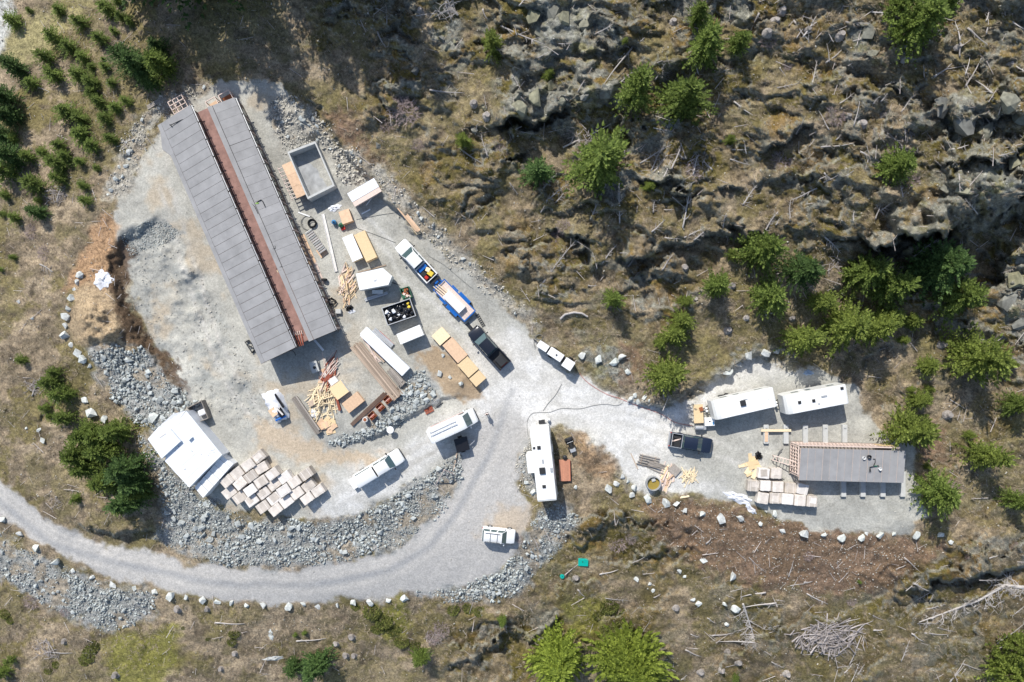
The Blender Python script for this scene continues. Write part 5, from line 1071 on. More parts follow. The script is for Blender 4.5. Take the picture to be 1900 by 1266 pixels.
for x in (-l+.5, -l+1.9, -l+3.2): MB().bar((x, -.85, 2.82), (x, .85, 2.82), .06).build('roof_bar', M['white'], e)
van = e; M['alu'] = mat('aluminium', (.6, .61, .62), .5, metal=.1)
ld = put(van, 'ladder', 'aluminium ladder lying on the white van roof', 'ladder', MB().bar((-1.9, -.22, 0), (1.9, -.22, 0), .06, .08), M['alu'], -l+2.2, .42, 2.89)
MB().bar((-1.9, .22, 0), (1.9, .22, 0), .06, .08).build('rail', M['alu'], ld)
for i in range(13): MB().tube((-1.75+i*.29, -.22, 0), (-1.75+i*.29, .22, 0), .02, None, 6).build('rung', M['alu'], ld)
# white wagon
e, L_ = vehicle('wagon', 'white sport utility wagon parked on brown dirt beside the road', 'car', (957, 996), (895, 990), 1.9, 1.1); l = L_/2; w = .95; xw = l-1.15
MB().loft([ring(l, w-.2, .5, .85, .12), ring(l-.1, w-.07, .4, .98, .14), ring(l-.5, w, .38, 1.05, .15), ring(xw, w, .38, 1.1, .14), ring(-l+.3, w, .38, 1.1, .12), ring(-l, w-.06, .42, 1.05, .12)]).build('body', M['white'], e, 40)
greenhouse(e, (xw+.02, xw-.6, -l+.35, -l+.03), 1.07, 1.75, w-.08, w-.2, M['white'], 3)
for s in (-1, 1):
    MB().bar((xw-.8, s*.62, 1.86), (-l+.5, s*.62, 1.86), .05).build('roof_rail', M['dark'], e)
    for x in (l-.88, -l+.95): wheel(e, x, s*(w-.12), .37)
for x in (xw-1.2, -l+1.2): MB().bar((x, -.62, 1.88), (x, .62, 1.88), .04).build('roof_bar', M['dark'], e)
mirrors(e, xw-.3, w, 1.15, M['white']); lights(e, l-.1, -l+.03, w-.04, .8); MB().box((l-.03, 0, .5), (.18, 1.5, .22)).build('bumper', M['dark'], e, bevel=.04); MB().box((-l+.02, 0, .5), (.16, 1.7, .2)).build('bumper', M['dark'], e, bevel=.04)
# campers
def camper(label, nose, tail, W_, H_, vents, fifth=False, slide=None, name='camper_trailer'):
    e, L_ = vehicle(name, label, 'camper', nose, tail, W_, H_*.97); l = L_/2; w = W_/2; z0 = .55
    R = [ring(l, w-.08, z0+(.9 if fifth else .2), H_-.45, .16, w-.1), ring(l-.25, w-.02, z0+(.8 if fifth else .05), H_-.12, .14, w-.05), ring(l-.8, w, z0+(.7 if fifth else 0), H_-.03, .1, w-.03)]
    if fifth: R += [ring(l-2.3, w, z0+.7, H_-.03, .1, w-.03), ring(l-2.4, w, z0, H_-.03, .1, w-.03)]
    R += [ring(0, w, z0, H_-.03, .1, w-.03), ring(-l+.2, w, z0, H_-.03, .1, w-.03), ring(-l, w-.04, z0+.05, H_-.1, .1, w-.07)]
    MB().loft(R).build('body', M['rvwall'], e, 35)
    MB().box((-.3, 0, H_-.01), (L_-1.0, W_-.1, .05)).build('roof', M['rvroof'], e, bevel=.02)
    for x, y, a, b, hh, mm in vents: MB().box((x*l, y*w, H_+.015+hh/2), (a, b, hh)).build('roof_vent', M[mm], e, bevel=.03)
    for s in (-1, 1):
        for x in (-.45, .45): wheel(e, x-.6, s*(w-.2), .34, .22)
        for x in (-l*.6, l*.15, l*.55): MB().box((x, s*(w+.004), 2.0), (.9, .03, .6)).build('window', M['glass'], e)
    MB().box((l*.32, -w-.01, 1.55), (.7, .03, 1.8)).build('door', M['rvroof'], e)
    if fifth: MB().box((l+.25, -.2, .95), (.5, .8, .5)).build('hitch_box', M['dark'], e); MB().tube((l-1.3, 0, .2), (l-1.3, 0, 1.2), .1).build('king_pin', M['dark'], e)
    else:
        for s in (-1, 1): MB().bar((l-.3, s*.55, .52), (l+1.0, 0, .5), .1).build('hitch_bar', M['dark'], e); MB().lathe([(.001, 0), (.15, .02), (.15, .42), (.06, .52), (.001, .53)], 12, (l+.35, s*.18, .55)).build('propane_tank', M['white'], e, 40)
        MB().tube((l+.85, 0, .0), (l+.85, 0, .6), .05).build('jack', M['dark'], e)
    for x in (-l+.5, l-.7):
        for s in (-1, 1): MB().tube((x, s*.8, 0), (x, s*.8, z0+(.75 if fifth and x > 0 else .1)), .05).build('stabiliser', M['dark'], e)
    if slide:
        xs, xe, sd, dp = slide; MB().box(((xs+xe)/2*l, sd*(w+dp/2), 1.85), ((xe-xs)*l, dp, 2.2)).build('slide_out', M['rvroof'], e, bevel=.03)
    return e
fw = camper('long white fifth wheel camper with a slide out beside the driveway', (1006, 791), (1021, 929), 2.5, 3.7, [(.45, .25, .45, .45, .12, 'dark'), (.45, .75, .3, .3, .08, 'dark'), (.08, 0, .55, .22, .1, 'steel'), (-.17, .15, .8, .75, .28, 'dark'), (-.17, -.78, .6, .3, .12, 'steel'), (-.6, .15, .4, .45, .12, 'dark')], True, (-.25, .27, 1, .9))
tc1 = camper('pale blue white travel camper beside the wooden table', (1325, 763), (1438, 737), 2.6, 3.1, [(.05, -.1, .7, .7, .25, 'dark'), (-.02, -.4, .9, .12, .06, 'steel'), (-.55, .25, .4, .4, .06, 'white'), (-.8, -.05, .4, .4, .06, 'white')])
tc2 = camper('white travel camper with four small dark roof vents', (1458, 751), (1572, 729), 2.55, 3.1, [(.55, -.05, .4, .4, .1, 'dark'), (.1, .05, .4, .4, .1, 'dark'), (-.25, -.2, .75, .25, .08, 'steel'), (-.85, -.65, .4, .35, .1, 'dark'), (-.05, .45, .2, .2, .06, 'steel')])
# small pentagon camper
P5 = [(660, 508), (710, 497), (728, 512.6), (721, 529), (667, 539)]; c5 = (694, 519); e = thing('small_camper', 'small white pointed camper trailer between lumber and dumpster', 'camper', *c5, 1, 0, 2.3); zt = e.location.z+2.3
T = [W(x, y, zt)-e.location for x, y in P5]; T = [Vector((v.x, v.y, 2.3)) for v in T]; Bt = [Vector((v.x*.97, v.y*.97, .5)) for v in T]
MB().prism(Bt, [v-Vector((0, 0, .06)) for v in T]).build('body', M['rvwall'], e); MB().prism([v-Vector((0, 0, .05)) for v in T], [Vector((v.x*.985, v.y*.985, 2.34)) for v in T]).build('roof', M['rvroof'], e)
MB().box((.1, 0, 2.4), (.35, .3, .1)).build('roof_vent', M['white'], e, bevel=.02); MB().bar(T[4]*.5+T[0]*.5+Vector((.35, 0, .05)), T[4]*.5+T[0]*.5+Vector((.34, .02, .05)), .02).build('seam', M['steel'], e)
MB().bar((-1.3, 1.05, 2.36), (-.9, -.9, 2.36), .03).build('roof_seam', M['steel'], e)
for s in (-1, 1): wheel(e, -.2, s*.8, .33, .2)
MB().bar((1.9, -.2, .5), (3.1, -.6, .45), .1).build('hitch_bar', M['dark'], e)
for x in (-1.5, 1.4): MB().tube((x, 0, 0), (x, 0, .55), .05).build('stabiliser', M['dark'], e)
MB().box((.1, -1.45, .3), (1.4, .5, .6)).build('step', M['rvwall'], e)
# blue flatbed trailer
e, L_ = vehicle('flatbed_trailer', 'blue flatbed trailer with timber deck hitched behind the white truck', 'trailer', (815, 527), (873, 586), 2.0, .7); l = L_/2; bt = e
for s in (-1, 1): MB().box((0, s*1.0, .72), (L_, .12, .22)).build('side_rail', M['bluep'], e); MB().box((-.25*l, s*1.25, .85), (1.9, .36, .1)).build('fender', M['bluep'], e, bevel=.04); wheel(e, -.45*l+.45, s*1.22, .34, .22); wheel(e, -.45*l-.4+.2, s*1.22, .34, .22)
for s in (-1, 1): MB().box((l*.35, s*1.2, .8), (1.1, .2, .1)).build('step_guard', M['bluep'], e)
MB().box((-l+.05, 0, .72), (.14, 1.9, .22)).build('end_rail', M['bluep'], e); MB().box((l-.05, 0, .72), (.14, 1.9, .22)).build('end_rail', M['bluep'], e); MB().box((l-.1, 0, 1.0), (.08, 1.9, .1)).build('head_bar', M['bluep'], e)
for i in range(8): MB().box((0, -.82+i*.234, .76), (L_-.3, .225, .05)).build('deck_board', M['pinkw'], e)
for s in (-1, 1): MB().bar((l-.1, s*.7, .62), (l+1.1, 0, .6), .12).build('hitch_bar', M['bluep'], e)
MB().box((l+.5, 0, .75), (.5, .5, .3)).build('tongue_box', M['bluep'], e, bevel=.03)
put(bt, 'white_panel_stack', 'white topped panel stack on the blue trailer deck', 'panels', MB().box((0, 0, .3), (3.0, 1.2, .6)), M['white'], -.15, .1, .79, 0, None, .02)
for i in range(3): put(bt, 'timber_strip', ('pale timber strip at the head of the blue trailer', 'short timber strip beside the white panels', 'thin timber strip sticking out over the trailer tongue')[i], 'timber', MB().box((0, 0, .04), (2.2-.3*i, .09, .07)), M['pale'], l*.72, .55-.3*i, 1.06, .1)
for i, (a, b) in enumerate((((866, 600), (877, 613)), ((885, 583), (898, 606)))):
    e = thing('ladder_ramp', 'black steel ladder ramp lying behind the blue trailer', 'ramp', (a[0]+b[0])/2, (a[1]+b[1])/2, b[0]-a[0], b[1]-a[1], .1, 'trailer ramps'); L2 = mpx(math.hypot(b[0]-a[0], b[1]-a[1]))
    for s in (-1, 1): MB().box((0, s*.2, .08), (L2, .06, .1)).build('rail', M['dark'], e)
    for k in range(7): MB().box((-L2/2+L2*(k+.5)/7, 0, .09), (.07, .4, .06)).build('rung', M['dark'], e)
# generator trailer
e = thing('generator_trailer', 'white three box generator trailer parked against the cut bank', 'trailer', 1031, 658, .83, .55, 1.4)
for x, y, a, b, h_ in ((-1.95, -.02, 1.45, .95, 1.3), (.0, -.0, 2.0, 1.1, 1.45), (2.05, -.15, 1.35, 1.3, 1.5)): MB().box((x, y, .55+h_/2-.2), (a, b, h_)).build('enclosure', M['white'], e, bevel=.05)
MB().box((0, 0, .4), (5.0, .9, .12)).build('chassis', M['dark'], e)
for s in (-1, 1): wheel(e, -.4, s*.65, .3, .2); wheel(e, 2.0, s*.75, .3, .2)
MB().bar((-2.6, 0, .4), (-3.5, .1, .3), .1).build('hitch_bar', M['dark'], e); MB().tube((-3.3, .1, 0), (-3.3, .1, .4), .04).build('jack', M['dark'], e)
MB().lathe([(.001, 0), (.12, 0), (.12, .1), (.001, .1)], 10, (.1, 0, 1.8)).build('exhaust_cap', M['dark'], e); MB().bar((1.15, -.4, 1.0), (1.15, .4, 1.0), .2, .5).build('engine_block', M['dark'], e)
# quad bike
e = thing('quad_bike', 'dark quad bike parked beside the long white camper', 'quad bike', 1059, 825, -.35, -.93, .8)
for sx in (-.62, .62):
    for s in (-1, 1): wheel(e, sx, s*.42, .29, .24)
MB().loft([ring(.95, .3, .4, .7, .1), ring(.6, .36, .4, .85, .1), ring(.1, .22, .4, .8, .1), ring(-.3, .24, .4, .85, .1), ring(-.95, .32, .45, .78, .1)]).build('body', M['dark'], e, 40)
MB().box((-.2, 0, .9), (.8, .32, .14)).build('seat', M['rubber'], e, bevel=.05); MB().tube((.35, -.42, 1.08), (.35, .42, 1.08), .025).build('handlebar', M['steel'], e)
for x in (.75, -.8): MB().box((x, 0, .92), (.5, .75, .05)).box((x, 0, .97), (.42, .6, .06)).build('rack', M['steel'] if x < 0 else M['dark'], e)
MB().box((.8, 0, 1.1), (.45, .7, .3)).build('cargo_bag', M['dark'], e, bevel=.08)
# black utility trailer by the van
e = thing('utility_trailer', 'small black covered utility trailer beside the white van', 'trailer', 857, 825, .97, -.25, .9)
MB().box((0, 0, .75), (1.7, 1.75, .5)).build('bin', M['dark'], e, bevel=.06); MB().box((0, 0, 1.03), (1.75, 1.8, .06)).build('cover', M['blackbag'], e, bevel=.04)
for s in (-1, 1): wheel(e, -.1, s*1.0, .3, .2)
for s in (-1, 1): MB().bar((.8, s*.5, .5), (1.7, 0, .45), .08).build('hitch_bar', M['steel'], e)
MB().tube((1.5, 0, 0), (1.5, 0, .45), .04).build('jack', M['steel'], e)

# ------------------------------------------------------------------ wrapped stacks and boxes
def pxprism(name, label, cat, pts, h, m, group=None, h0=0., parts=()):
    """block whose top outline is seen in the photo at pts, h metres above the ground"""
    cx = sum(p[0] for p in pts)/len(pts); cy = sum(p[1] for p in pts)/len(pts); e = thing(name, label, cat, cx, cy, 1, 0, h, group); zt = e.location.z+h
    T = [W(x, y, zt)-e.location for x, y in pts]; T = [Vector((v.x, v.y, h)) for v in T]
    return e, T
e, T = pxprism('wrapped_stack', 'tall white wrapped building module stack beside the tumbled parcels', 'wrapped stack', [(317, 796), (346, 763), (412, 844), (377, 878), (351, 905), (306, 856)], 2.6, 'wrap')
MB().prism([Vector((v.x, v.y, -.3)) for v in T], T).build('load', M['wrap'], e)
def lay(T, s, h): c = sum(T, Vector())/len(T); return [Vector((c.x+(v.x-c.x)*s, c.y+(v.y-c.y)*s, h)) for v in T]
for a, b, h_ in (((322, 796), (344, 768), 3.06),): pass
q = [(W(x, y, e.location.z+2.65)-e.location) for x, y in ((332, 798), (350, 786), (356, 803), (345, 809))]; MB().prism([Vector((v.x, v.y, 2.58)) for v in q], [Vector((v.x, v.y, 2.64)) for v in q]).build('loose_board', M['cardw'], e)
q = [(W(x, y, e.location.z+3.0)-e.location) for x, y in ((336, 803), (356, 812), (350, 818))]; MB().prism([Vector((v.x, v.y, 2.6)) for v in q], [Vector((v.x, v.y, 3.0)) for v in q]).build('wrap_fold', M['wrap'], e)
for a, b in (((317, 797), (347, 775)), ((330, 870), (374, 832)), ((345, 890), (385, 852))):
    p, r_ = W(*a, e.location.z+2.6)-e.location, W(*b, e.location.z+2.6)-e.location; p.z = r_.z = 2.61; MB().bar(p, r_, .05, .03).build('wrap_seam', M['tarp'], e)
random.seed(11)
for i in range(16):
    x, y = random.choice(((330, 830), (352, 840), (372, 838), (385, 845), (350, 870), (368, 864), (340, 815), (395, 835))); p = W(x+random.uniform(-8, 8), y+random.uniform(-8, 8), e.location.z+2.6)-e.location; MB().box((p.x, p.y, 2.61), (.12, .08, .02), random.random()).build('strap_tab', M['concd'], e)
e, T = pxprism('wrapped_stack', 'lower white wrapped stack end towards the stone heap', 'wrapped stack', [(274, 815), (295, 791), (316, 797), (335, 819), (300, 851)], 3.2, 'wrap'); MB().prism([Vector((v.x, v.y, -.3)) for v in T], T).build('load', M['wrap'], e)
p = W(299, 804, e.location.z+3.22)-e.location; MB().box((p.x, p.y, 3.22), (1.0, .8, .05), .6).build('loose_board', M['cardw'], e)
e, T = pxprism('pale_rubble_sheet', 'crumpled white sheeting draped at the end of the wrapped stack', 'sheeting', [(296, 790), (322, 768), (345, 762), (318, 794)], 1.4, 'tarp'); MB().prism([Vector((v.x, v.y, -.2)) for v in T], [v+Vector((0, 0, random.uniform(-.3, .2))) for v in T]).build('sheet', M['tarp'], e)
e, T = pxprism('dark_open_box', 'dark open topped crate behind the white wrapped stack', 'crate', [(347, 757), (373, 744), (386, 776), (366, 784)], 1.2, 'greyw')
for i in range(4): a, b = T[i], T[(i+1) % 4]; MB().bar(Vector((a.x, a.y, .6)), Vector((b.x, b.y, .6)), .1, 1.2).build('side', M['greyw'], e)
MB().prism([Vector((v.x, v.y, .0)) for v in lay(T, .95, 0)], lay(T, .95, .15)).build('floor', M['concd'], e); p = lay(T, .3, .4)[1]; MB().box((p.x+.2, p.y-.5, .5), (1.2, .8, .5), .4).build('grey_bag', M['tarp'], e, bevel=.15)
# ribbed white sheets stepping down
e, T = pxprism('panel_stack', 'ribbed white metal panels leaning beside the wrapped stack', 'panels', [(360, 903), (379, 876), (412, 844), (432, 860), (376, 924)], 1.9, 'white')
a, b, c_, d = W(361, 905, e.location.z+1.95)-e.location, W(412, 846, e.location.z+1.95)-e.location, W(433, 861, e.location.z+1.8)-e.location, W(377, 924, e.location.z+1.8)-e.location
MB().prism([Vector((v.x, v.y, -.2)) for v in (a, b, c_, d)], [v-Vector((0, 0, .1)) for v in (a, b, c_, d)]).build('load', M['wrap'], e)
n = 11
for i in range(n):
    t0, t1_ = i/n, (i+.94)/n; P_ = [a.lerp(b, t0), a.lerp(b, t1_), d.lerp(c_, t1_), d.lerp(c_, t0)]; MB().prism([v-Vector((0, 0, .05)) for v in P_], [v+Vector((0, 0, .02+.05*(i % 2))) for v in P_]).build('panel', M['white'], e)
# parcels
random.seed(21); PK = sdf_poly(poly('395,918 432,862 474,838 520,862 556,868 616,901 574,936 521,957 455,954')); cnt = 0
pm = {}
def parcel(px, py, dx, dy, a, b, h, m, label, group, rot=0.):
    ang = math.atan2(-dy, dx)+rot; e = thing('wrapped_parcel', label, 'parcel', px, py, math.cos(ang), -math.sin(ang), h, group)
    MB().box((0, 0, .06), (a*.94, b*.94, .12)).build('pallet', M['brownw'], e)
    mb = MB().box((0, 0, .12+(h-.12)/2), (a, b, h-.12), taper=random.uniform(.95, 1.0)); o = mb.build('load', m, e, bevel=.05)
    k = random.random()
    if k < .55: MB().box((random.uniform(-.2, .2)*a, random.uniform(-.15, .15)*b, h+.012), (a*random.uniform(.4, .7), b*random.uniform(.5, .85), .02), random.gauss(0, .08)).build('top_sheet', random.choice((M['card'], M['cardw'], M['card'])), e)
    for s in (-.25, .25): MB().box((a*s, 0, h*.5+.06), (.05, b+.02, h-.1)).build('strap', M['cardw'], e)
    return e
ux, uy = .80, -.60; vx, vy = .60, .80
for i in range(-8, 9):
    for j in range(-6, 7):
        off = 9 if j % 2 else 0; x = 508+ux*(i*25+off)+vx*j*19.5; y = 900+uy*(i*25+off)+vy*j*19.5
        if samp(PK, np.array([x]), np.array([y]))[0] < -5:
            parcel(x+random.uniform(-1, 1), y+random.uniform(-1, 1), ux, uy, random.uniform(1.64, 1.72), random.uniform(1.26, 1.33), random.choice((1.05, 1.15, 1.25, 1.35, 1.5)), M['card'] if random.random() < .7 else M['cardw'], 'tan wrapped parcel in the tumbled heap beside the white wrapped stack', 'parcels beside the white stack', random.gauss(0, .045)).rotation_euler.x = random.gauss(0, .035); cnt += 1
for k, (x, y) in enumerate(((1418, 879), (1441, 879), (1398, 902), (1421, 902), (1444, 904), (1467, 906), (1490, 908), (1416, 925), (1439, 925), (1462, 927), (1485, 929), (1507, 931))):
    parcel(x, y, 1, .08, random.uniform(1.36, 1.5), random.uniform(1.32, 1.45), random.choice((.9, 1.1, 1.3, 1.5)), M['card'] if k % 3 else M['cardw'], 'pale brown wrapped parcel in the pile below the cabin', 'parcels below the cabin', random.gauss(0, .05))
# plain boxes, bundles, sheets
def bundle(name, label, cat, px, py, dx, dy, Lp, Wp, h, m, layers=0, skid=True, strap=None, side=None, group=None, bevel=.03):
    e = thing(name, label, cat, px, py, dx, dy, h, group); a, b = mpx(Lp, h), mpx(Wp, h); z = .12 if skid else 0
    if skid:
        for s in (-.35, 0, .35): MB().box((a*s, 0, .06), (.1, b*.95, .12)).build('bearer', M['brownw'], e)
    if layers:
        t = (h-z)/layers
        for i in range(layers): MB().box((random.uniform(-.02, .02), random.uniform(-.02, .02), z+t*(i+.5)), (a*random.uniform(.985, 1), b*random.uniform(.985, 1), t-.006), random.gauss(0, .004)).build('sheet', M[m], e)
    else: MB().box((0, 0, z+(h-z)/2), (a, b, h-z)).build('load', M[side or m], e, bevel=bevel)
    if side: MB().box((0, 0, h+.012), (a+.03, b+.03, .03)).build('cover', M[m], e)
    if strap:
        for s in (-.3, .3): MB().box((a*s, 0, h/2+.02), (.05, b+.03, h)).build('strap', M[strap], e)
    return e
bundle('plywood_stack', 'striped plywood stack at the upper end of the board row', 'plywood', 818, 624, .66, .75, 24, 26, .8, 'pale', 6); bundle('plywood_stack', 'tan plywood stack in the middle of the board row', 'plywood', 844, 650, .66, .75, 44, 24, 1.0, 'ply', 7)
bundle('plywood_stack', 'yellow strand board stack at the lower end of the board row', 'plywood', 868, 681, .66, .75, 32, 25, .9, 'osb', 6); bundle('plywood_stack', 'lower yellow strand board stack by the driveway', 'plywood', 886, 703, .66, .75, 20, 24, 1.0, 'osb', 7)
bundle('board_stack', 'white topped board stack beside the yellow board stack', 'boards', 654, 460, .4, .92, 48, 20, 1.1, 'white', 0, True, None, 'pale'); bundle('board_stack', 'yellow strand board stack beside the white topped one', 'boards', 678, 457, .42, .9, 55, 22, 1.1, 'osb', 9)
bundle('plywood_table', 'brown plywood laid on supports near the blue jug', 'plywood', 641, 402, .33, .94, 24, 20, .9, 'ply', 2)
for L_ in (): pass
bundle('wrapped_lumber', 'long white wrapped lumber bundle between logs and dumpster', 'lumber', 714, 653, .72, .69, 108, 21, 1.0, 'wrap', 0, True, 'cardw'); bundle('wrapped_lumber', 'short white wrapped bundle at the head of the long one', 'lumber', 683, 622, .72, .69, 26, 18, .9, 'wrap', 0, True, None, bevel=.08)
planks('pipe_bundle', 'grey and red pipes lying beside the white wrapped lumber', 'pipes', 711, 627, .75, .66, 48, 9, 4, 2, 'steel', .09, .1); planks('red_pole', 'thin red pole beside the grey pipes', 'pole', 716, 626, .75, .66, 40, 2, 1, 1, 'red', .06, .1, bear=False, h0=.05)
planks('lumber_stack', 'long brown weathered lumber boards stacked on the pad', 'lumber', 698, 688, .63, .78, 128, 22, 9, 4, 'brownw', .1, .25); loose('loose_boards', 'loose brown boards strewn over the long lumber stack', 'boards', 690, 660, 14, 26, 16, ['brownw', 'pinkw'], 2, 4.5, 31, .16, .05, -.9, .25, .5)
planks('lumber_stack', 'grey brown posts lying below the brown lumber stack', 'lumber', 735, 700, .63, .78, 40, 14, 5, 3, 'greyw', .12, .2)
planks('plank_row', 'three dark brown planks along the riprap edge', 'planks', 684, 759, -.73, .68, 88, 8, 3, 1, 'wallb', .09, .05)
for i, (x, y) in enumerate(((690, 772), (705, 756), (719, 742))):
    e = thing('rusty_cage', 'rusty open wire basket beside the plank row', 'basket', x, y, .73, -.68, .7, 'rusty baskets')
    for s in (-1, 1): MB().box((s*.42, 0, .38), (.05, .9, .7)).build('side', M['rust'], e); MB().box((0, s*.42, .38), (.79, .05, .7)).build('side', M['rust'], e)
    MB().box((0, 0, .05), (.88, .88, .06)).build('base', M['rust'], e); MB().box((0, 0, .3), (.6, .6, .3), .3).build('fill', M['redw'], e)
    MB().bar((-.42, 0, .74), (.42, 0, .74), .05).build('bar', M['pinkw'], e)
e = thing('barrel', 'pale barrel with a rusty lid at the end of the plank row', 'barrel', 677, 779, 1, 0, .9); MB().lathe([(.001, 0), (.34, 0), (.36, .3), (.34, .32), (.36, .6), (.34, .9), (.001, .9)], 18).build('drum', M['cardw'], e, 40); MB().lathe([(.001, .9), (.22, .9), (.22, .94), (.001, .94)], 14).build('lid', M['rust'], e)
planks('lumber_stack', 'narrow stack of long grey boards near the tarped load', 'lumber', 568, 771, .57, .82, 82, 12, 4, 4, 'greyw', .1, .08)
loose('scrap_lumber', 'heap of pale yellow scrap lumber sticks', 'scrap wood', 598, 744, 26, 30, 90, 'pale', .8, 2.4, 41, .11, .05, .9, 1.0, .7); loose('scrap_lumber', 'offcuts of tan board below the scrap lumber heap', 'scrap wood', 607, 790, 16, 18, 16, ['osb', 'ply'], .6, 1.4, 42, .7, .04, .6, .6, .3)
bundle('pallet', 'small brown pallet on the scrap lumber heap edge', 'pallet', 578, 748, .8, -.5, 12, 10, .35, 'brownw', 3)
loose('timber_sticks', 'reddish timber sticks fanning out below the building end', 'sticks', 611, 690, 14, 26, 26, ['redw', 'pinkw'], 1.5, 3.6, 43, .09, .06, 1.3, .5, .8); loose('demolition_scrap', 'red and white scrap pile on the pad below the building', 'scrap wood', 606, 700, 12, 14, 26, ['redw', 'cardw', 'ply', 'pinkw'], .6, 1.6, 44, .35, .05, None, 1.5, .4)
bundle('strand_board_box', 'white sided strand board stack in the middle of the pad', 'boards', 629, 724, .62, -.45, 26, 26, .9, 'osb', 0, True, None, 'white'); bundle('strand_board_box', 'open pink scrap box above the strand board stack', 'box', 618, 707, .62, -.45, 16, 12, .7, 'cardw')
bundle('plywood_stack', 'low plywood stack beside the strand board stack', 'plywood', 655, 747, .75, -.6, 36, 22, .7, 'ply', 4)
planks('dark_plank', 'short dark plank standing out beside the plywood stack', 'plank', 627, 749, .25, .97, 27, 5, 1, 2, 'redw', .1, 0)
e = thing('concrete_slab', 'grey slab table with a dark hole in the building shadow', 'slab', 583, 681, .3, .95, .8); MB().box((0, 0, .72), (1.5, 1.0, .14)).build('top', M['conc'], e, bevel=.03); MB().lathe([(.001, 0), (.2, 0), (.2, .03), (.001, .03)], 12, (.1, 0, .795)).build('hole_cover', M['dark'], e)
for sx in (-.6, .6):
    for s in (-.4, .4): MB().box((sx, s, .33), (.12, .12, .66)).build('leg', M['conc'], e)
# red timber stair frame at the roof end
e = bpy.data.objects.new('timber_stair', None); COL.objects.link(e); e.location = W(556, 628, 3.55); e.rotation_euler = (0, 0, -1.3); tag(e, 'red timber ladder frame standing on the red strip roof end', 'frame')
for s in (-.4, 0, .4): MB().bar((-.7, s, -.02), (1.0, s*.6, .12), .1).build('rail', M['redw'], e)
for i in range(5): MB().box((-.75+i*.02, -.5+i*.25, .12), (.5, .08, .08)).build('slat', M['pinkw'], e)
e = bpy.data.objects.new('metal_sheet', None); COL.objects.link(e); bpy.data.objects.remove(e)
planks('metal_flashing', 'white metal flashing strip hanging off the building end', 'flashing', 591, 640, .65, .76, 28, 5, 1, 1, 'white', .05, 0, bear=False, h0=.1)
# tarped load
e = thing('tarped_load', 'white tarp covered load with blue and dark edges on the lower pad', 'covered load', 508, 753, .42, .9, 1.2)
random.seed(4); n, mm_ = 13, 9; a, b = mpx(60), mpx(36); V = []; F = []
for i in range(n):
    for j in range(mm_):
        u, v = i/(n-1)*2-1, j/(mm_-1)*2-1; ed = max(abs(u), abs(v)); z = 1.15*(1-max(0, ed-.62)/.38) if ed > .62 else 1.15; wv = 1-.25*max(0, u)
        V.append((u*a/2+random.gauss(0, .06), v*b/2*wv+random.gauss(0, .07), max(.03, z+random.gauss(0, .13))))
F = [(i*mm_+j, (i+1)*mm_+j, (i+1)*mm_+j+1, i*mm_+j+1) for i in range(n-1) for j in range(mm_-1)]
MB().add(V, F).build('tarp', M['tarp'], e, 60); MB().box((.75, -.45, 1.1), (1.1, .8, .35), .2).build('board', M['ply'], e); MB().box((1.15, .35, 1.0), (1.3, .75, .5), .1).build('dark_bag', M['blackbag'], e, bevel=.2); MB().box((1.85, 0, .8), (.3, 1.5, .4)).build('blue_cover', M['bluep'], e, bevel=.1)
MB().box((-.3, .85, 1.0), (2.2, .3, .4), .15).build('dark_bag', M['blackbag'], e, bevel=.12); MB().bar((.2, .2, 1.42), (1.6, .6, 1.25), .2, .1).build('plank', M['cardw'], e)
# dumpster, bins, white box
e = thing('dumpster', 'open steel dumpster full of shiny black rubbish bags', 'dumpster', 740, 579, .945, -.325, 1.5); a, b, h_ = mpx(55), mpx(34), 1.5
for s in (-1, 1): MB().box((0, s*(b/2-.05), h_/2), (a, .08, h_)).build('side', M['dark'], e); MB().box((s*(a/2-.05), 0, h_/2), (.08, b-.18, h_)).build('end', M['dark'], e); MB().box((0, s*(b/2-.05), h_+.03), (a+.04, .1, .06)).build('rim', M['steel'], e); MB().box((s*(a/2-.05), 0, h_+.03), (.1, b-.2, .06)).build('rim', M['steel'], e)
MB().box((0, 0, .5), (a-.2, b-.2, .9)).build('fill', M['dark'], e); dm = e; random.seed(9)
def blob(r, seed, sq=.7):
    V, F = hull_rock(seed, sq, 26); mb = MB(); mb.add([tuple(v*r) for v in V], [tuple(f) for f in F]); return mb
for i in range(30):
    x, y = random.uniform(-.44, .44)*a*.92, random.uniform(-.42, .42)*b*.9; m = 'blackbag' if i % 5 else 'wrap'
    if i in (7, 13): m = 'yellow'; x = .36*a
    put(dm, 'rubbish_bag', {'blackbag': 'shiny black rubbish bag in the dumpster', 'wrap': 'white plastic scrap among the dumpster bags', 'yellow': 'yellow foam scrap in the dumpster corner'}[m], 'bag', blob(random.uniform(.28, .42), 300+i), M[m], x, y, 1.05+random.uniform(0, .2), random.random()*6, 60)['group'] = 'rubbish in the dumpster'
e = thing('green_bin', 'small green bin heaped with reddish scrap beside the dumpster', 'bin', 753, 544, .3, .95, 1.0)
for s in (-1, 1): MB().box((0, s*.58, .5), (1.5, .06, 1.0)).build('side', M['green'], e); MB().box((s*.72, 0, .5), (.06, 1.1, 1.0)).build('end', M['green'], e)
for i in range(12): MB().box((random.uniform(-.5, .5), random.uniform(-.4, .4), .75+random.uniform(0, .25)), (random.uniform(.3, .7), .3, .08), random.random()*3).build('scrap', M[random.choice(('rust', 'pinkw', 'ply', 'green'))], e)
bundle('white_container', 'plain white storage container below the dumpster', 'container', 761, 621, .92, -.38, 46, 20, 1.7, 'white', 0, False, None, 'rvwall')
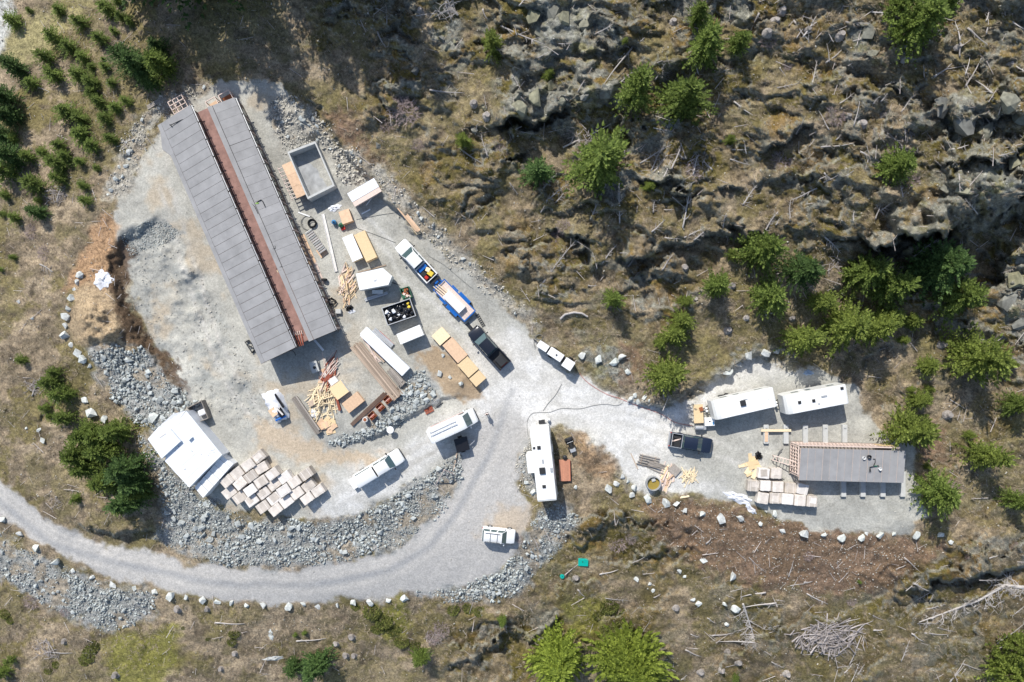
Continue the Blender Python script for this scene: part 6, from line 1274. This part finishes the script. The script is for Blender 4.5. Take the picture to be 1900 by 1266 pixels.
# roof panel stack near the concrete basement
e = thing('panel_stack', 'stack of white roof panels with tan edge near the concrete basement', 'panels', 676, 357, .86, -.5, 1.7); a, b = mpx(56), mpx(28)
for i in range(3): MB().box((0, -b/2+b*(i+.5)/3, 1.62+.04*(i % 2)), (a, b/3-.02, .08)).build('panel', M['wrap'] if i else M['pinkw'], e)
MB().box((0, .1, .8), (a*.96, b*.8, 1.5)).build('load', M['pinkw'], e)
planks('white_strip', 'white strip lying in the shade of the panel stack', 'strip', 679, 393, .86, -.45, 18, 3, 1, 1, 'white', .05, 0, bear=False, h0=.03); planks('white_strip', 'thin pale strip leaning beside the panel stack', 'strip', 688, 370, .6, -.75, 28, 2, 1, 1, 'white', .05, 0, bear=False, h0=.03)
planks('board_edge', 'tan boards leaning along the cut bank behind the white truck', 'boards', 757, 405, .63, .78, 62, 9, 4, 2, 'ply', .06, .12); planks('board_edge', 'pale boards at the lower end of the bank boards', 'boards', 772, 426, .63, .78, 22, 10, 4, 3, 'pale', .06, .3)
# coils, jugs, gutter, slabs
e = thing('cable_coil', 'black coil of pipe beside the long building', 'coil', 580, 415, 1, 0)
for k in range(7): r_ = .42+.05*(k % 4); MB().lathe([(r_-.045, .08+.05*k), (r_, .035+.05*k), (r_+.045, .08+.05*k), (r_, .125+.05*k)], 22, (0, 0, 0), 'Z', True).build('loop', M['rubber'], e, 60)
e = thing('cable_coil', 'wide loose loop of dark cable round the black coil', 'coil', 573, 414, 1, 0)
for k in range(3): MB().path([((.85+.05*k)*math.cos(t)-.05*k, (.92)*math.sin(t), .04+.03*k) for t in [i*2*math.pi/24 for i in range(25)]], .022, 5).build('loop', M['cable'], e)
e = thing('metal_gutter', 'long pale metal channel lying on the yard beside the board stacks', 'channel', 612, 451, .225, .974); a = mpx(109); MB().box((0, 0, .1), (a, .36, .03)).build('base', M['cardw'], e)
for s in (-1, 1): MB().box((0, s*.18, .16), (a, .03, .16)).build('flange', M['white'], e)
for s in (-.4, 0, .4): MB().box((a*s, 0, .045), (.1, .4, .08)).build('bearer', M['brownw'], e)
e = thing('slab_row', 'row of pale slabs leaning in a stack beside the building', 'slabs', 587, 448, .58, .81)
for i in range(11): MB().box((-1.55+i*.31, 0, .32), (.17, 1.0, .62), M=Matrix.Rotation(.45, 3, 'Y')).build('slab', M['cardw' if i % 3 else 'conc'], e)
MB().box((1.6, -.2, .05), (1.2, 1.1, .06)).build('base_board', M['ply'], e)
planks('pale_stick', 'thin white stick near the black coil', 'stick', 564, 398, .94, .33, 23, 2.5, 1, 1, 'white', .05, 0, bear=False, h0=.03); planks('edge_planks', 'orange planks along the foot of the long building wall', 'planks', 573, 462, .4, .917, 60, 6, 2, 1, 'ply', .05, .1, bear=False, h0=.03); planks('edge_planks', 'tan planks farther down the long building wall', 'planks', 592, 505, .4, .917, 50, 5, 2, 1, 'pinkw', .05, .2, bear=False, h0=.03)
for nm, lb, x, y, m in (('blue_jug', 'blue jug standing near the plywood table', 619, 412, 'blue'), ('green_can', 'green can with a red base near the plywood table', 632, 418, 'green')):
    e = thing(nm, lb, 'jug', x, y, 1, 0, .6); MB().lathe([(.001, 0), (.28, .0), (.3, .1), (.3, .55), (.12, .7), (.1, .78), (.001, .78)], 14).build('body', M[m], e, 40); MB().lathe([(.001, .78), (.08, .78), (.08, .86), (.001, .86)], 10).build('cap', M['dark'], e)
    if m == 'green': MB().box((.25, -.35, .15), (.5, .4, .3), .4).build('base', M['red'], e, bevel=.05)
def crumple(px, py, a, b, hgt, m, label, name, cat, seed, rot=(1, 0)):
    r = random.Random(seed); e = thing(name, label, cat, px, py, *rot); V = []; n = 12; c = e.location; Rm = Matrix.Rotation(e.rotation_euler.z, 3, 'Z')
    for i in range(n):
        for j in range(n):
            u, v = i/(n-1)*2-1, j/(n-1)*2-1; q = max(abs(u), abs(v)); ang = math.atan2(v, u); rad = q*(1+.1*math.sin(3*ang+seed)+.12*math.sin(7*ang+seed)+.06*math.sin(13*ang)); x, y = rad*math.cos(ang)*a/S, rad*math.sin(ang)*b/S
            w_ = Rm @ Vector((x, y, 0)); V.append((x, y, gz(c.x+w_.x, c.y+w_.y)-c.z+.03+abs(r.gauss(0, hgt))*(1-q*q)))
    MB().add(V, [(i*n+j, (i+1)*n+j, (i+1)*n+j+1, i*n+j+1) for i in range(n-1) for j in range(n-1)]).build('sheet', M[m], e, 70); return e
crumple(190, 519, 17, 17, .22, 'tarp', 'crumpled white plastic sheet at the edge of the orange dirt', 'plastic_sheet', 'plastic sheet', 2); crumple(1370, 924, 26, 9, .2, 'tarp', 'torn white plastic sheet near the lower yard boulders', 'plastic_sheet', 'plastic sheet', 5, (1, .35)); crumple(1392, 944, 14, 5, .15, 'tarp', 'end of torn white plastic trailing down to the dirt', 'plastic_sheet', 'plastic sheet', 6, (.7, .7))
crumple(621, 386, 12, 6, .15, 'tarp', 'pale plastic scrap near the plywood table', 'plastic_sheet', 'plastic sheet', 7, (1, -.3)); crumple(582, 769, 7, 10, .2, 'tarp', 'white bag beside the scrap lumber heap', 'plastic_bag', 'bag', 8); crumple(1500, 692, 9, 5, .12, 'bluesh', 'faded blue scrap sheet in the shade above the campers', 'plastic_sheet', 'plastic sheet', 9); crumple(503, 1178, 5, 12, .1, 'boulder', 'white lichen rock patch on the grassy slope', 'pale_rock_patch', 'rock', 10); crumple(508, 1222, 20, 5, .1, 'boulder', 'long white rock patch below the grassy slope', 'pale_rock_patch', 'rock', 11, (1, -.1))
crumple(180, 712, 1, 1, .05, 'boulder', 'small pale rock chip by the stone heap', 'rock_chip', 'rock', 12)
loose('scrap_lumber', 'tangle of reddish splintered lumber beside the small camper', 'scrap wood', 645, 528, 14, 34, 60, ['pale', 'pinkw', 'ply', 'osb', 'brownw'], .7, 2.6, 51, .14, .05, 1.2, .7, .6); put_ = crumple(648, 572, 7, 7, .25, 'blackbag', 'torn black bag below the splintered lumber', 'plastic_bag', 'bag', 13); crumple(652, 578, 7, 4, .12, 'tarp', 'white paper scrap under the black bag', 'plastic_sheet', 'plastic sheet', 14)
planks('awning_pole', 'grey awning panel lying in the small camper shadow', 'panel', 698, 550, .95, -.3, 44, 6, 2, 1, 'steel', .08, 0); planks('long_pole', 'thin brown pole lying behind the small camper', 'pole', 690, 499, .965, -.26, 54, 2.5, 1, 1, 'brownw', .08, 0, bear=False, h0=.05)
for i, (x, y) in enumerate(((602, 519), (615, 560), (628, 578))):
    e = thing(('old_tyre', 'cable_tangle', 'concrete_block')[i], ('black wheel leaning by the long building wall', 'dark bush of tangled cable by the building wall', 'small concrete block at the building corner')[i], ('wheel', 'cable', 'block')[i], x, y, 1, 0, .3)
    if i == 0: wheel(e, 0, 0, .38, .25)
    elif i == 1:
        for k in range(9): MB().path([(random.uniform(.3, .7)*math.cos(t+k), random.uniform(.3, .6)*math.sin(t+k), .1+.05*k) for t in [q*.8 for q in range(6)]], .04, 4).build('loop', M['rubber'], e)
    else: MB().box((0, 0, .25), (.7, .6, .5)).build('block', M['conc'], e, bevel=.03)
e = thing('scaffold_part', 'black folded metal scaffold part beside the left roof edge', 'scaffold', 464, 643, .5, .85, .3)
for a, b in (((-.9, -.3), (.9, -.2)), ((-.8, .3), (.8, .4)), ((-.8, -.3), (-.6, .35)), ((0, -.3), (.1, .4)), ((.8, -.3), (.6, .5)), ((-.4, -.2), (.5, .3))): MB().bar((*a, .25), (*b, .3), .08).build('bar', M['dark'], e)
for x in (-.8, .8): MB().box((x, 0, .1), (.2, .4, .22)).build('foot', M['dark'], e)
# pallet, disc table, trestle, wire
e = thing('red_pallet', 'rust red slatted pallet on the gravel above the van', 'pallet', 795, 760, .9, -.43, .3)
for i in range(6): MB().box((-.5+i*.2, 0, .22), (.13, 1.0, .04)).build('slat', M['redw'], e)
for s in (-.4, 0, .4): MB().box((0, s, .1), (1.15, .1, .2)).build('bearer', M['rust'], e)
e = thing('wire_reel', 'tangled pale wire beside the red pallet', 'wire', 808, 745, 1, 0)
for k in range(6): MB().path([(.5*math.cos(t+k)+random.gauss(0, .05), .35*math.sin(t+k*1.3), .05+.05*k) for t in [q*.5 for q in range(10)]], .025, 4).build('loop', M['steel'], e)
planks('wire_stake', 'thin dark stake by the tangled wire', 'stake', 816, 752, .8, -.6, 15, 1.5, 1, 1, 'dark', .05, 0, bear=False, h0=.02)
e = thing('round_table', 'round white table standing alone beside the riprap', 'table', 724, 798, 1, 0, .85); MB().lathe([(.001, .8), (.46, .8), (.48, .84), (.46, .88), (.001, .88)], 22).build('top', M['white'], e, 40); MB().tube((0, 0, .05), (0, 0, .8), .05).build('pedestal', M['steel'], e); MB().lathe([(.001, 0), (.3, 0), (.28, .06), (.001, .08)], 14).build('base', M['dark'], e)
e = thing('timber_trestle', 'tall leaning timber trestle at the road edge', 'trestle', 826, 880, 1, 0); c = e.location
def lp(x, y, h): p = foot(x, y, h)+Vector((0, 0, h)); return p-c
ap = lp(824, 872, 2.0)
for x, y in ((809, 899), (836, 897), (842, 880)): p = on(x, y)-c; MB().bar(p, ap, .12).build('leg', M['pinkw'], e)
MB().bar(ap.lerp(on(842, 880)-c, .0), on(845, 879)-c+Vector((0, 0, .8)), .1).build('brace', M['pinkw'], e)
polylog('leaning_log', [(848, 841), (842, 873)], .11, .09, 'orange brown log lying on the stones at the road edge', 'log', m='brownw')
# east yard props
planks('dark_boards', 'dark grey boards laid in a loose row near the round tank', 'boards', 1203, 856, .97, .22, 42, 22, 5, 1, 'greyw', .09, .15, gap=.45); loose('dark_boards', 'loose dark boards across the end of the row', 'boards', 1215, 866, 20, 10, 12, 'greyw', 1.4, 3, 61, .16, .07, -.25, .25, .3)
bundle('grey_pallet', 'grey slatted pallet at the end of the dark boards', 'pallet', 1252, 873, .6, .55, 18, 17, .3, 'greyw', 2); loose('scrap_lumber', 'pale scrap boards beside the round tank', 'scrap wood', 1238, 884, 14, 20, 30, ['pale', 'pinkw', 'ply'], .8, 2.2, 62, .2, .05, 1.1, .5, .4); loose('scrap_lumber', 'small heap of yellow lumber offcuts on the grey gravel', 'scrap wood', 1278, 883, 14, 13, 34, 'pale', .6, 1.8, 63, .12, .05, 1.4, .9, .5)
planks('thin_pole', 'thin brown pole on the bright gravel left of the dark boards', 'pole', 1177, 856, .4, .92, 32, 2, 1, 1, 'brownw', .06, 0, bear=False, h0=.02); planks('short_plank', 'short pale plank on the gravel below the offcut heap', 'plank', 1270, 922, .98, -.15, 18, 4, 1, 1, 'pale', .06, 0, bear=False, h0=.02)
e = thing('round_tank', 'open round concrete tank holding yellowish water', 'tank', 1213, 898, 1, 0, 1.0); MB().lathe([(.93, -.2), (.95, 1.0), (.85, 1.0), (.85, -.2)], 28, (0, 0, 0), 'Z', True).build('ring', M['concd'], e, 40); MB().lathe([(.001, .55), (.85, .55), (.85, .5), (.001, .5)], 24).build('water', M['water'], e)
MB().box((.05, .45, .62), (.55, .5, .25), .3).build('sunken_bag', M['conc'], e, bevel=.1)
e = thing('wooden_table', 'plywood topped table beside the travel camper hitch', 'table', 1296, 768, .05, 1, .9); MB().box((0, 0, .87), (2.45, 1.25, .05)).build('top', M['osb'], e)
for sx in (-1.05, 1.05):
    for s in (-.5, .5): MB().box((sx, s, .42), (.1, .1, .84)).build('leg', M['pale'], e)
put(e, 'dark_basket', 'dark brown basket on the plywood table corner', 'basket', MB().box((0, 0, .12), (.5, .45, .24), taper=1.1), M['rust'], -.6, -.35 if False else .35, .9, .3, None, .04)
e = thing('white_cabinet', 'white boxy appliance between table and camper', 'appliance', 1317, 783, 1, -.05, .9); MB().box((0, 0, .45), (1.3, 1.1, .9)).build('cabinet', M['white'], e, bevel=.05); MB().box((.0, .05, .91), (.2, .15, .04)).build('knob', M['dark'], e); MB().box((.45, -.2, .91), (.18, .4, .03)).build('panel', M['blue'], e)
e = thing('grill', 'grey barrel grill below the wooden table', 'grill', 1297, 794, 1, 0, .8); MB().tube((-.5, 0, .75), (.5, 0, .75), .3, None, 16).build('barrel', M['steel'], e, 40); MB().box((.75, 0, .75), (.4, .5, .04)).build('shelf', M['steel'], e)
for sx in (-.4, .4):
    for s in (-.2, .2): MB().bar((sx, s, 0), (sx, s*.8, .6), .05).build('leg', M['dark'], e)
e = thing('spare_tyre', 'dark tyre standing behind the travel camper', 'tyre', 1348, 735, 1, 0, .2); t_ = MB().lathe([(.24, 0), (.38, .02), (.4, .1), (.38, .2), (.24, .22)], 18, (0, 0, 0), 'Z', True).build('tread', M['rubber'], e, 50); one('grey_crate', 'grey crate beside the dark tyre', 'crate', MB().box((0, 0, .25), (.7, .5, .5)), M['dark'], 1339, 737, 1, -.2, .5)
crumple(1407, 846, 7, 8, .35, 'blackbag', 'black rubbish bag near the cabin end', 'plastic_bag', 'bag', 15); loose('scrap_lumber', 'tan sheet offcuts beside the parcels near the cabin', 'scrap wood', 1396, 866, 14, 14, 14, ['osb', 'pale'], .9, 2.2, 64, .45, .04, .9, .8, .3)
e = thing('camper_deck', 'pinkish timber deck beside the long white camper', 'deck', 1048, 873, .03, 1, .6); 
for i in range(7): MB().box((0, -.63+i*.21, .58), (2.85, .195, .04)).build('board', mat('pink_deck', (.48, .22, .14), .8, obj=.1), e)
for sx in (-1.2, 1.2):
    for s in (-.55, .55): MB().box((sx, s, .26), (.1, .1, .56)).build('post', M['pinkw'], e)
MB().box((0, .72, .62), (2.85, .06, .1)).build('edge', M['redw'], e)
one('round_grill', 'round dark grill at the upper end of the camper deck', 'grill', MB().lathe([(.001, 0), (.12, 0), (.1, .4), (.3, .55), (.32, .75), (.2, .9), (.001, .95)], 16), M['dark'], 1048, 849, 1, 0, .8, smooth=40)
for i, (x, y) in enumerate(((1003, 781), (1018, 780))):
    e = thing('propane_cylinder', ('white propane cylinder at the front of the long camper', 'second white cylinder beside the camper hitch box')[i], 'cylinder', x, y, 1, 0, .5); MB().lathe([(.001, 0), (.2, 0), (.22, .1), (.22, .5), (.1, .62), (.001, .64)], 14).build('tank', M['white'], e, 40); MB().lathe([(.06, .62), (.09, .62), (.09, .74), (.06, .74)], 10, (0, 0, 0), 'Z', True).build('collar', M['steel'], e)
e = thing('septic_lid', 'square teal plastic lid on the brown slope below the wagon', 'lid', 1082, 1043, 1, .05); MB().box((0, 0, .12), (1.4, 1.05, .3)).build('cover', M['teal'], e, bevel=.08); MB().box((-.1, .1, .29), (.12, .12, .06)).build('handle', M['dark'], e)
e = thing('septic_lid', 'small round teal plastic lid near the square one', 'lid', 1043, 1069, 1, 0); MB().lathe([(.001, .25), (.28, .25), (.31, .2), (.31, -.1), (.001, -.1)], 18).build('cover', M['teal'], e, 40); MB().box((0, 0, .27), (.1, .1, .05)).build('handle', M['dark'], e)
# cables over the gravel
def cable(pts, m, r, label, zo=(960, 600, 4.52)):
    P = [(zo[0]+x/zo[2], zo[1]+y/zo[2]) for x, y in pts]; F = []
    for i in range(len(P)-1):
        a, b = P[i], P[i+1]; p0 = P[max(i-1, 0)]; p3 = P[min(i+2, len(P)-1)]
        for k in range(8):
            t = k/8; f = lambda j: .5*((2*a[j])+(-p0[j]+b[j])*t+(2*p0[j]-5*a[j]+4*b[j]-p3[j])*t*t+(-p0[j]+3*a[j]-3*b[j]+p3[j])*t**3); F.append((f(0), f(1)))
    F.append(P[-1]); o = MB().path([on(x, y)+Vector((0, 0, r+.02)) for x, y in F], r, 5).build('power_cable' if m == 'cable' else 'water_hose', M[m]); tag(o, label, 'cable' if m == 'cable' else 'hose')
cable([(90, 950), (80, 850), (95, 790), (140, 752), (270, 745), (370, 715), (520, 717), (640, 690), (740, 678), (830, 690), (880, 670)], 'cable', .025, 'dark cable curving from the cut bank round the long camper'); cable([(215, 735), (260, 670), (320, 600), (370, 510)], 'cable', .03, 'dark cable branch running up towards the generator trailer'); cable([(520, 420), (570, 480), (650, 540), (760, 600), (860, 632), (1000, 690), (1200, 760), (1320, 830), (1470, 860)], 'hose', .03, 'pale red hose running along the foot of the cut bank')
cable([(180, 140), (150, 120), (180, 95), (215, 110), (200, 140), (160, 135), (140, 165), (150, 210)], 'cable', .04, 'dark hose coil at the hitch of the generator trailer'); cable([(820, 215), (1000, 180), (1130, 160), (1180, 150)], 'cable', .025, 'thin dark cable crossing the yard by the panel stack', (480, 360, 4.5214)); cable([(830, 290), (1000, 350), (1150, 410)], 'cable', .03, 'dark cable running from the board stacks to the white truck', (480, 360, 4.5214)); cable([(1380, 440), (1430, 520), (1560, 600), (1700, 720), (1800, 800)], 'cable', .025, 'thin dark cable along the bank beside the blue trailer', (480, 360, 4.5214))

# ------------------------------------------------------------------ person
def skinmesh(name, verts, edges, m, parent, root=0, sub=2):
    me = bpy.data.meshes.new(name); me.from_pydata([v[:3] for v in verts], edges, []); o = link(name, me, m, parent)
    md = o.modifiers.new('skin', 'SKIN'); md.use_smooth_shade = True
    for i, v in enumerate(verts): me.skin_vertices[0].data[i].radius = (v[3], v[4] if len(v) > 4 else v[3]); me.skin_vertices[0].data[i].use_root = (i == root)
    s = o.modifiers.new('sub', 'SUBSURF'); s.levels = sub; s.render_levels = sub; return o
e = thing('person', 'person in pale top and dark trousers standing on the gravel near the van', 'person', 903, 769, .3, .95, 1.4)
V = [(0, 0, .95, .15, .13), (0, 0, 1.15, .14, .12), (0, 0, 1.35, .17, .12), (0, 0, 1.47, .07), (.02, 0, 1.55, .06), (.03, 0, 1.64, .10, .085), (.02, 0, 1.72, .085)]; E = [(0, 1), (1, 2), (2, 3), (3, 4), (4, 5), (5, 6)]
for s in (-1, 1):
    n = len(V); V += [(0, s*.2, 1.4, .06), (-.02, s*.26, 1.13, .045), (.08, s*.24, .9, .034), (.11, s*.23, .82, .036)]; E += [(2, n), (n, n+1), (n+1, n+2), (n+2, n+3)]
    for k, (fx, fy, l_) in enumerate(((.03, .03, .08), (.012, .035, .09), (-.008, .035, .085), (-.028, .03, .07), (.045, -.02, .05))):
        q = len(V); V += [(.11+fx, s*(.23), .79, .010), (.115+fx*1.2, s*(.235), .79-l_*.6, .009), (.125+fx*1.2, s*.23, .79-l_, .008)]; E += [(n+3, q), (q, q+1), (q+1, q+2)]
    n = len(V); V += [(0, s*.1, .88, .09), (.03*s, s*.11, .5, .062), (.05*s-.02, s*.12, .1, .042), (.05*s+.1, s*.13, .05, .04)]; E += [(0, n), (n, n+1), (n+1, n+2), (n+2, n+3)]
b_ = skinmesh('body', V, E, M['skin'], e)
sv = [(0, 0, .93, .17, .15), (0, 0, 1.15, .165, .145), (0, 0, 1.36, .19, .145), (0, 0, 1.46, .09)]; se = [(0, 1), (1, 2), (2, 3)]
for s in (-1, 1): n = len(sv); sv += [(0, s*.2, 1.4, .08), (-.02, s*.26, 1.13, .062), (.06, s*.245, .95, .05)]; se += [(2, n), (n, n+1), (n+1, n+2)]
skinmesh('jacket', sv, se, M['shirt'], e)
tv = [(0, 0, .95, .165, .145)]; te = []
for s in (-1, 1): n = len(tv); tv += [(0, s*.1, .86, .105), (.03*s, s*.11, .5, .08), (.05*s-.02, s*.12, .12, .062)]; te += [(0, n), (n, n+1), (n+1, n+2)]
skinmesh('trousers', tv, te, M['trous'], e)
MB().lathe([(.001, 1.82), (.07, 1.80), (.105, 1.73), (.108, 1.66), (.09, 1.62)], 14, (.015, 0, -.01)).build('hair', M['hair'], e, 60)
MB().tube((.11, 0, 1.62), (.15, 0, 1.6), .02, .014, 6).build('nose', M['skin'], e)
for s in (-1, 1): MB().box((.05*s+.05, s*.125, .05), (.28, .1, .1)).build('shoe', M['dark'], e, bevel=.03)
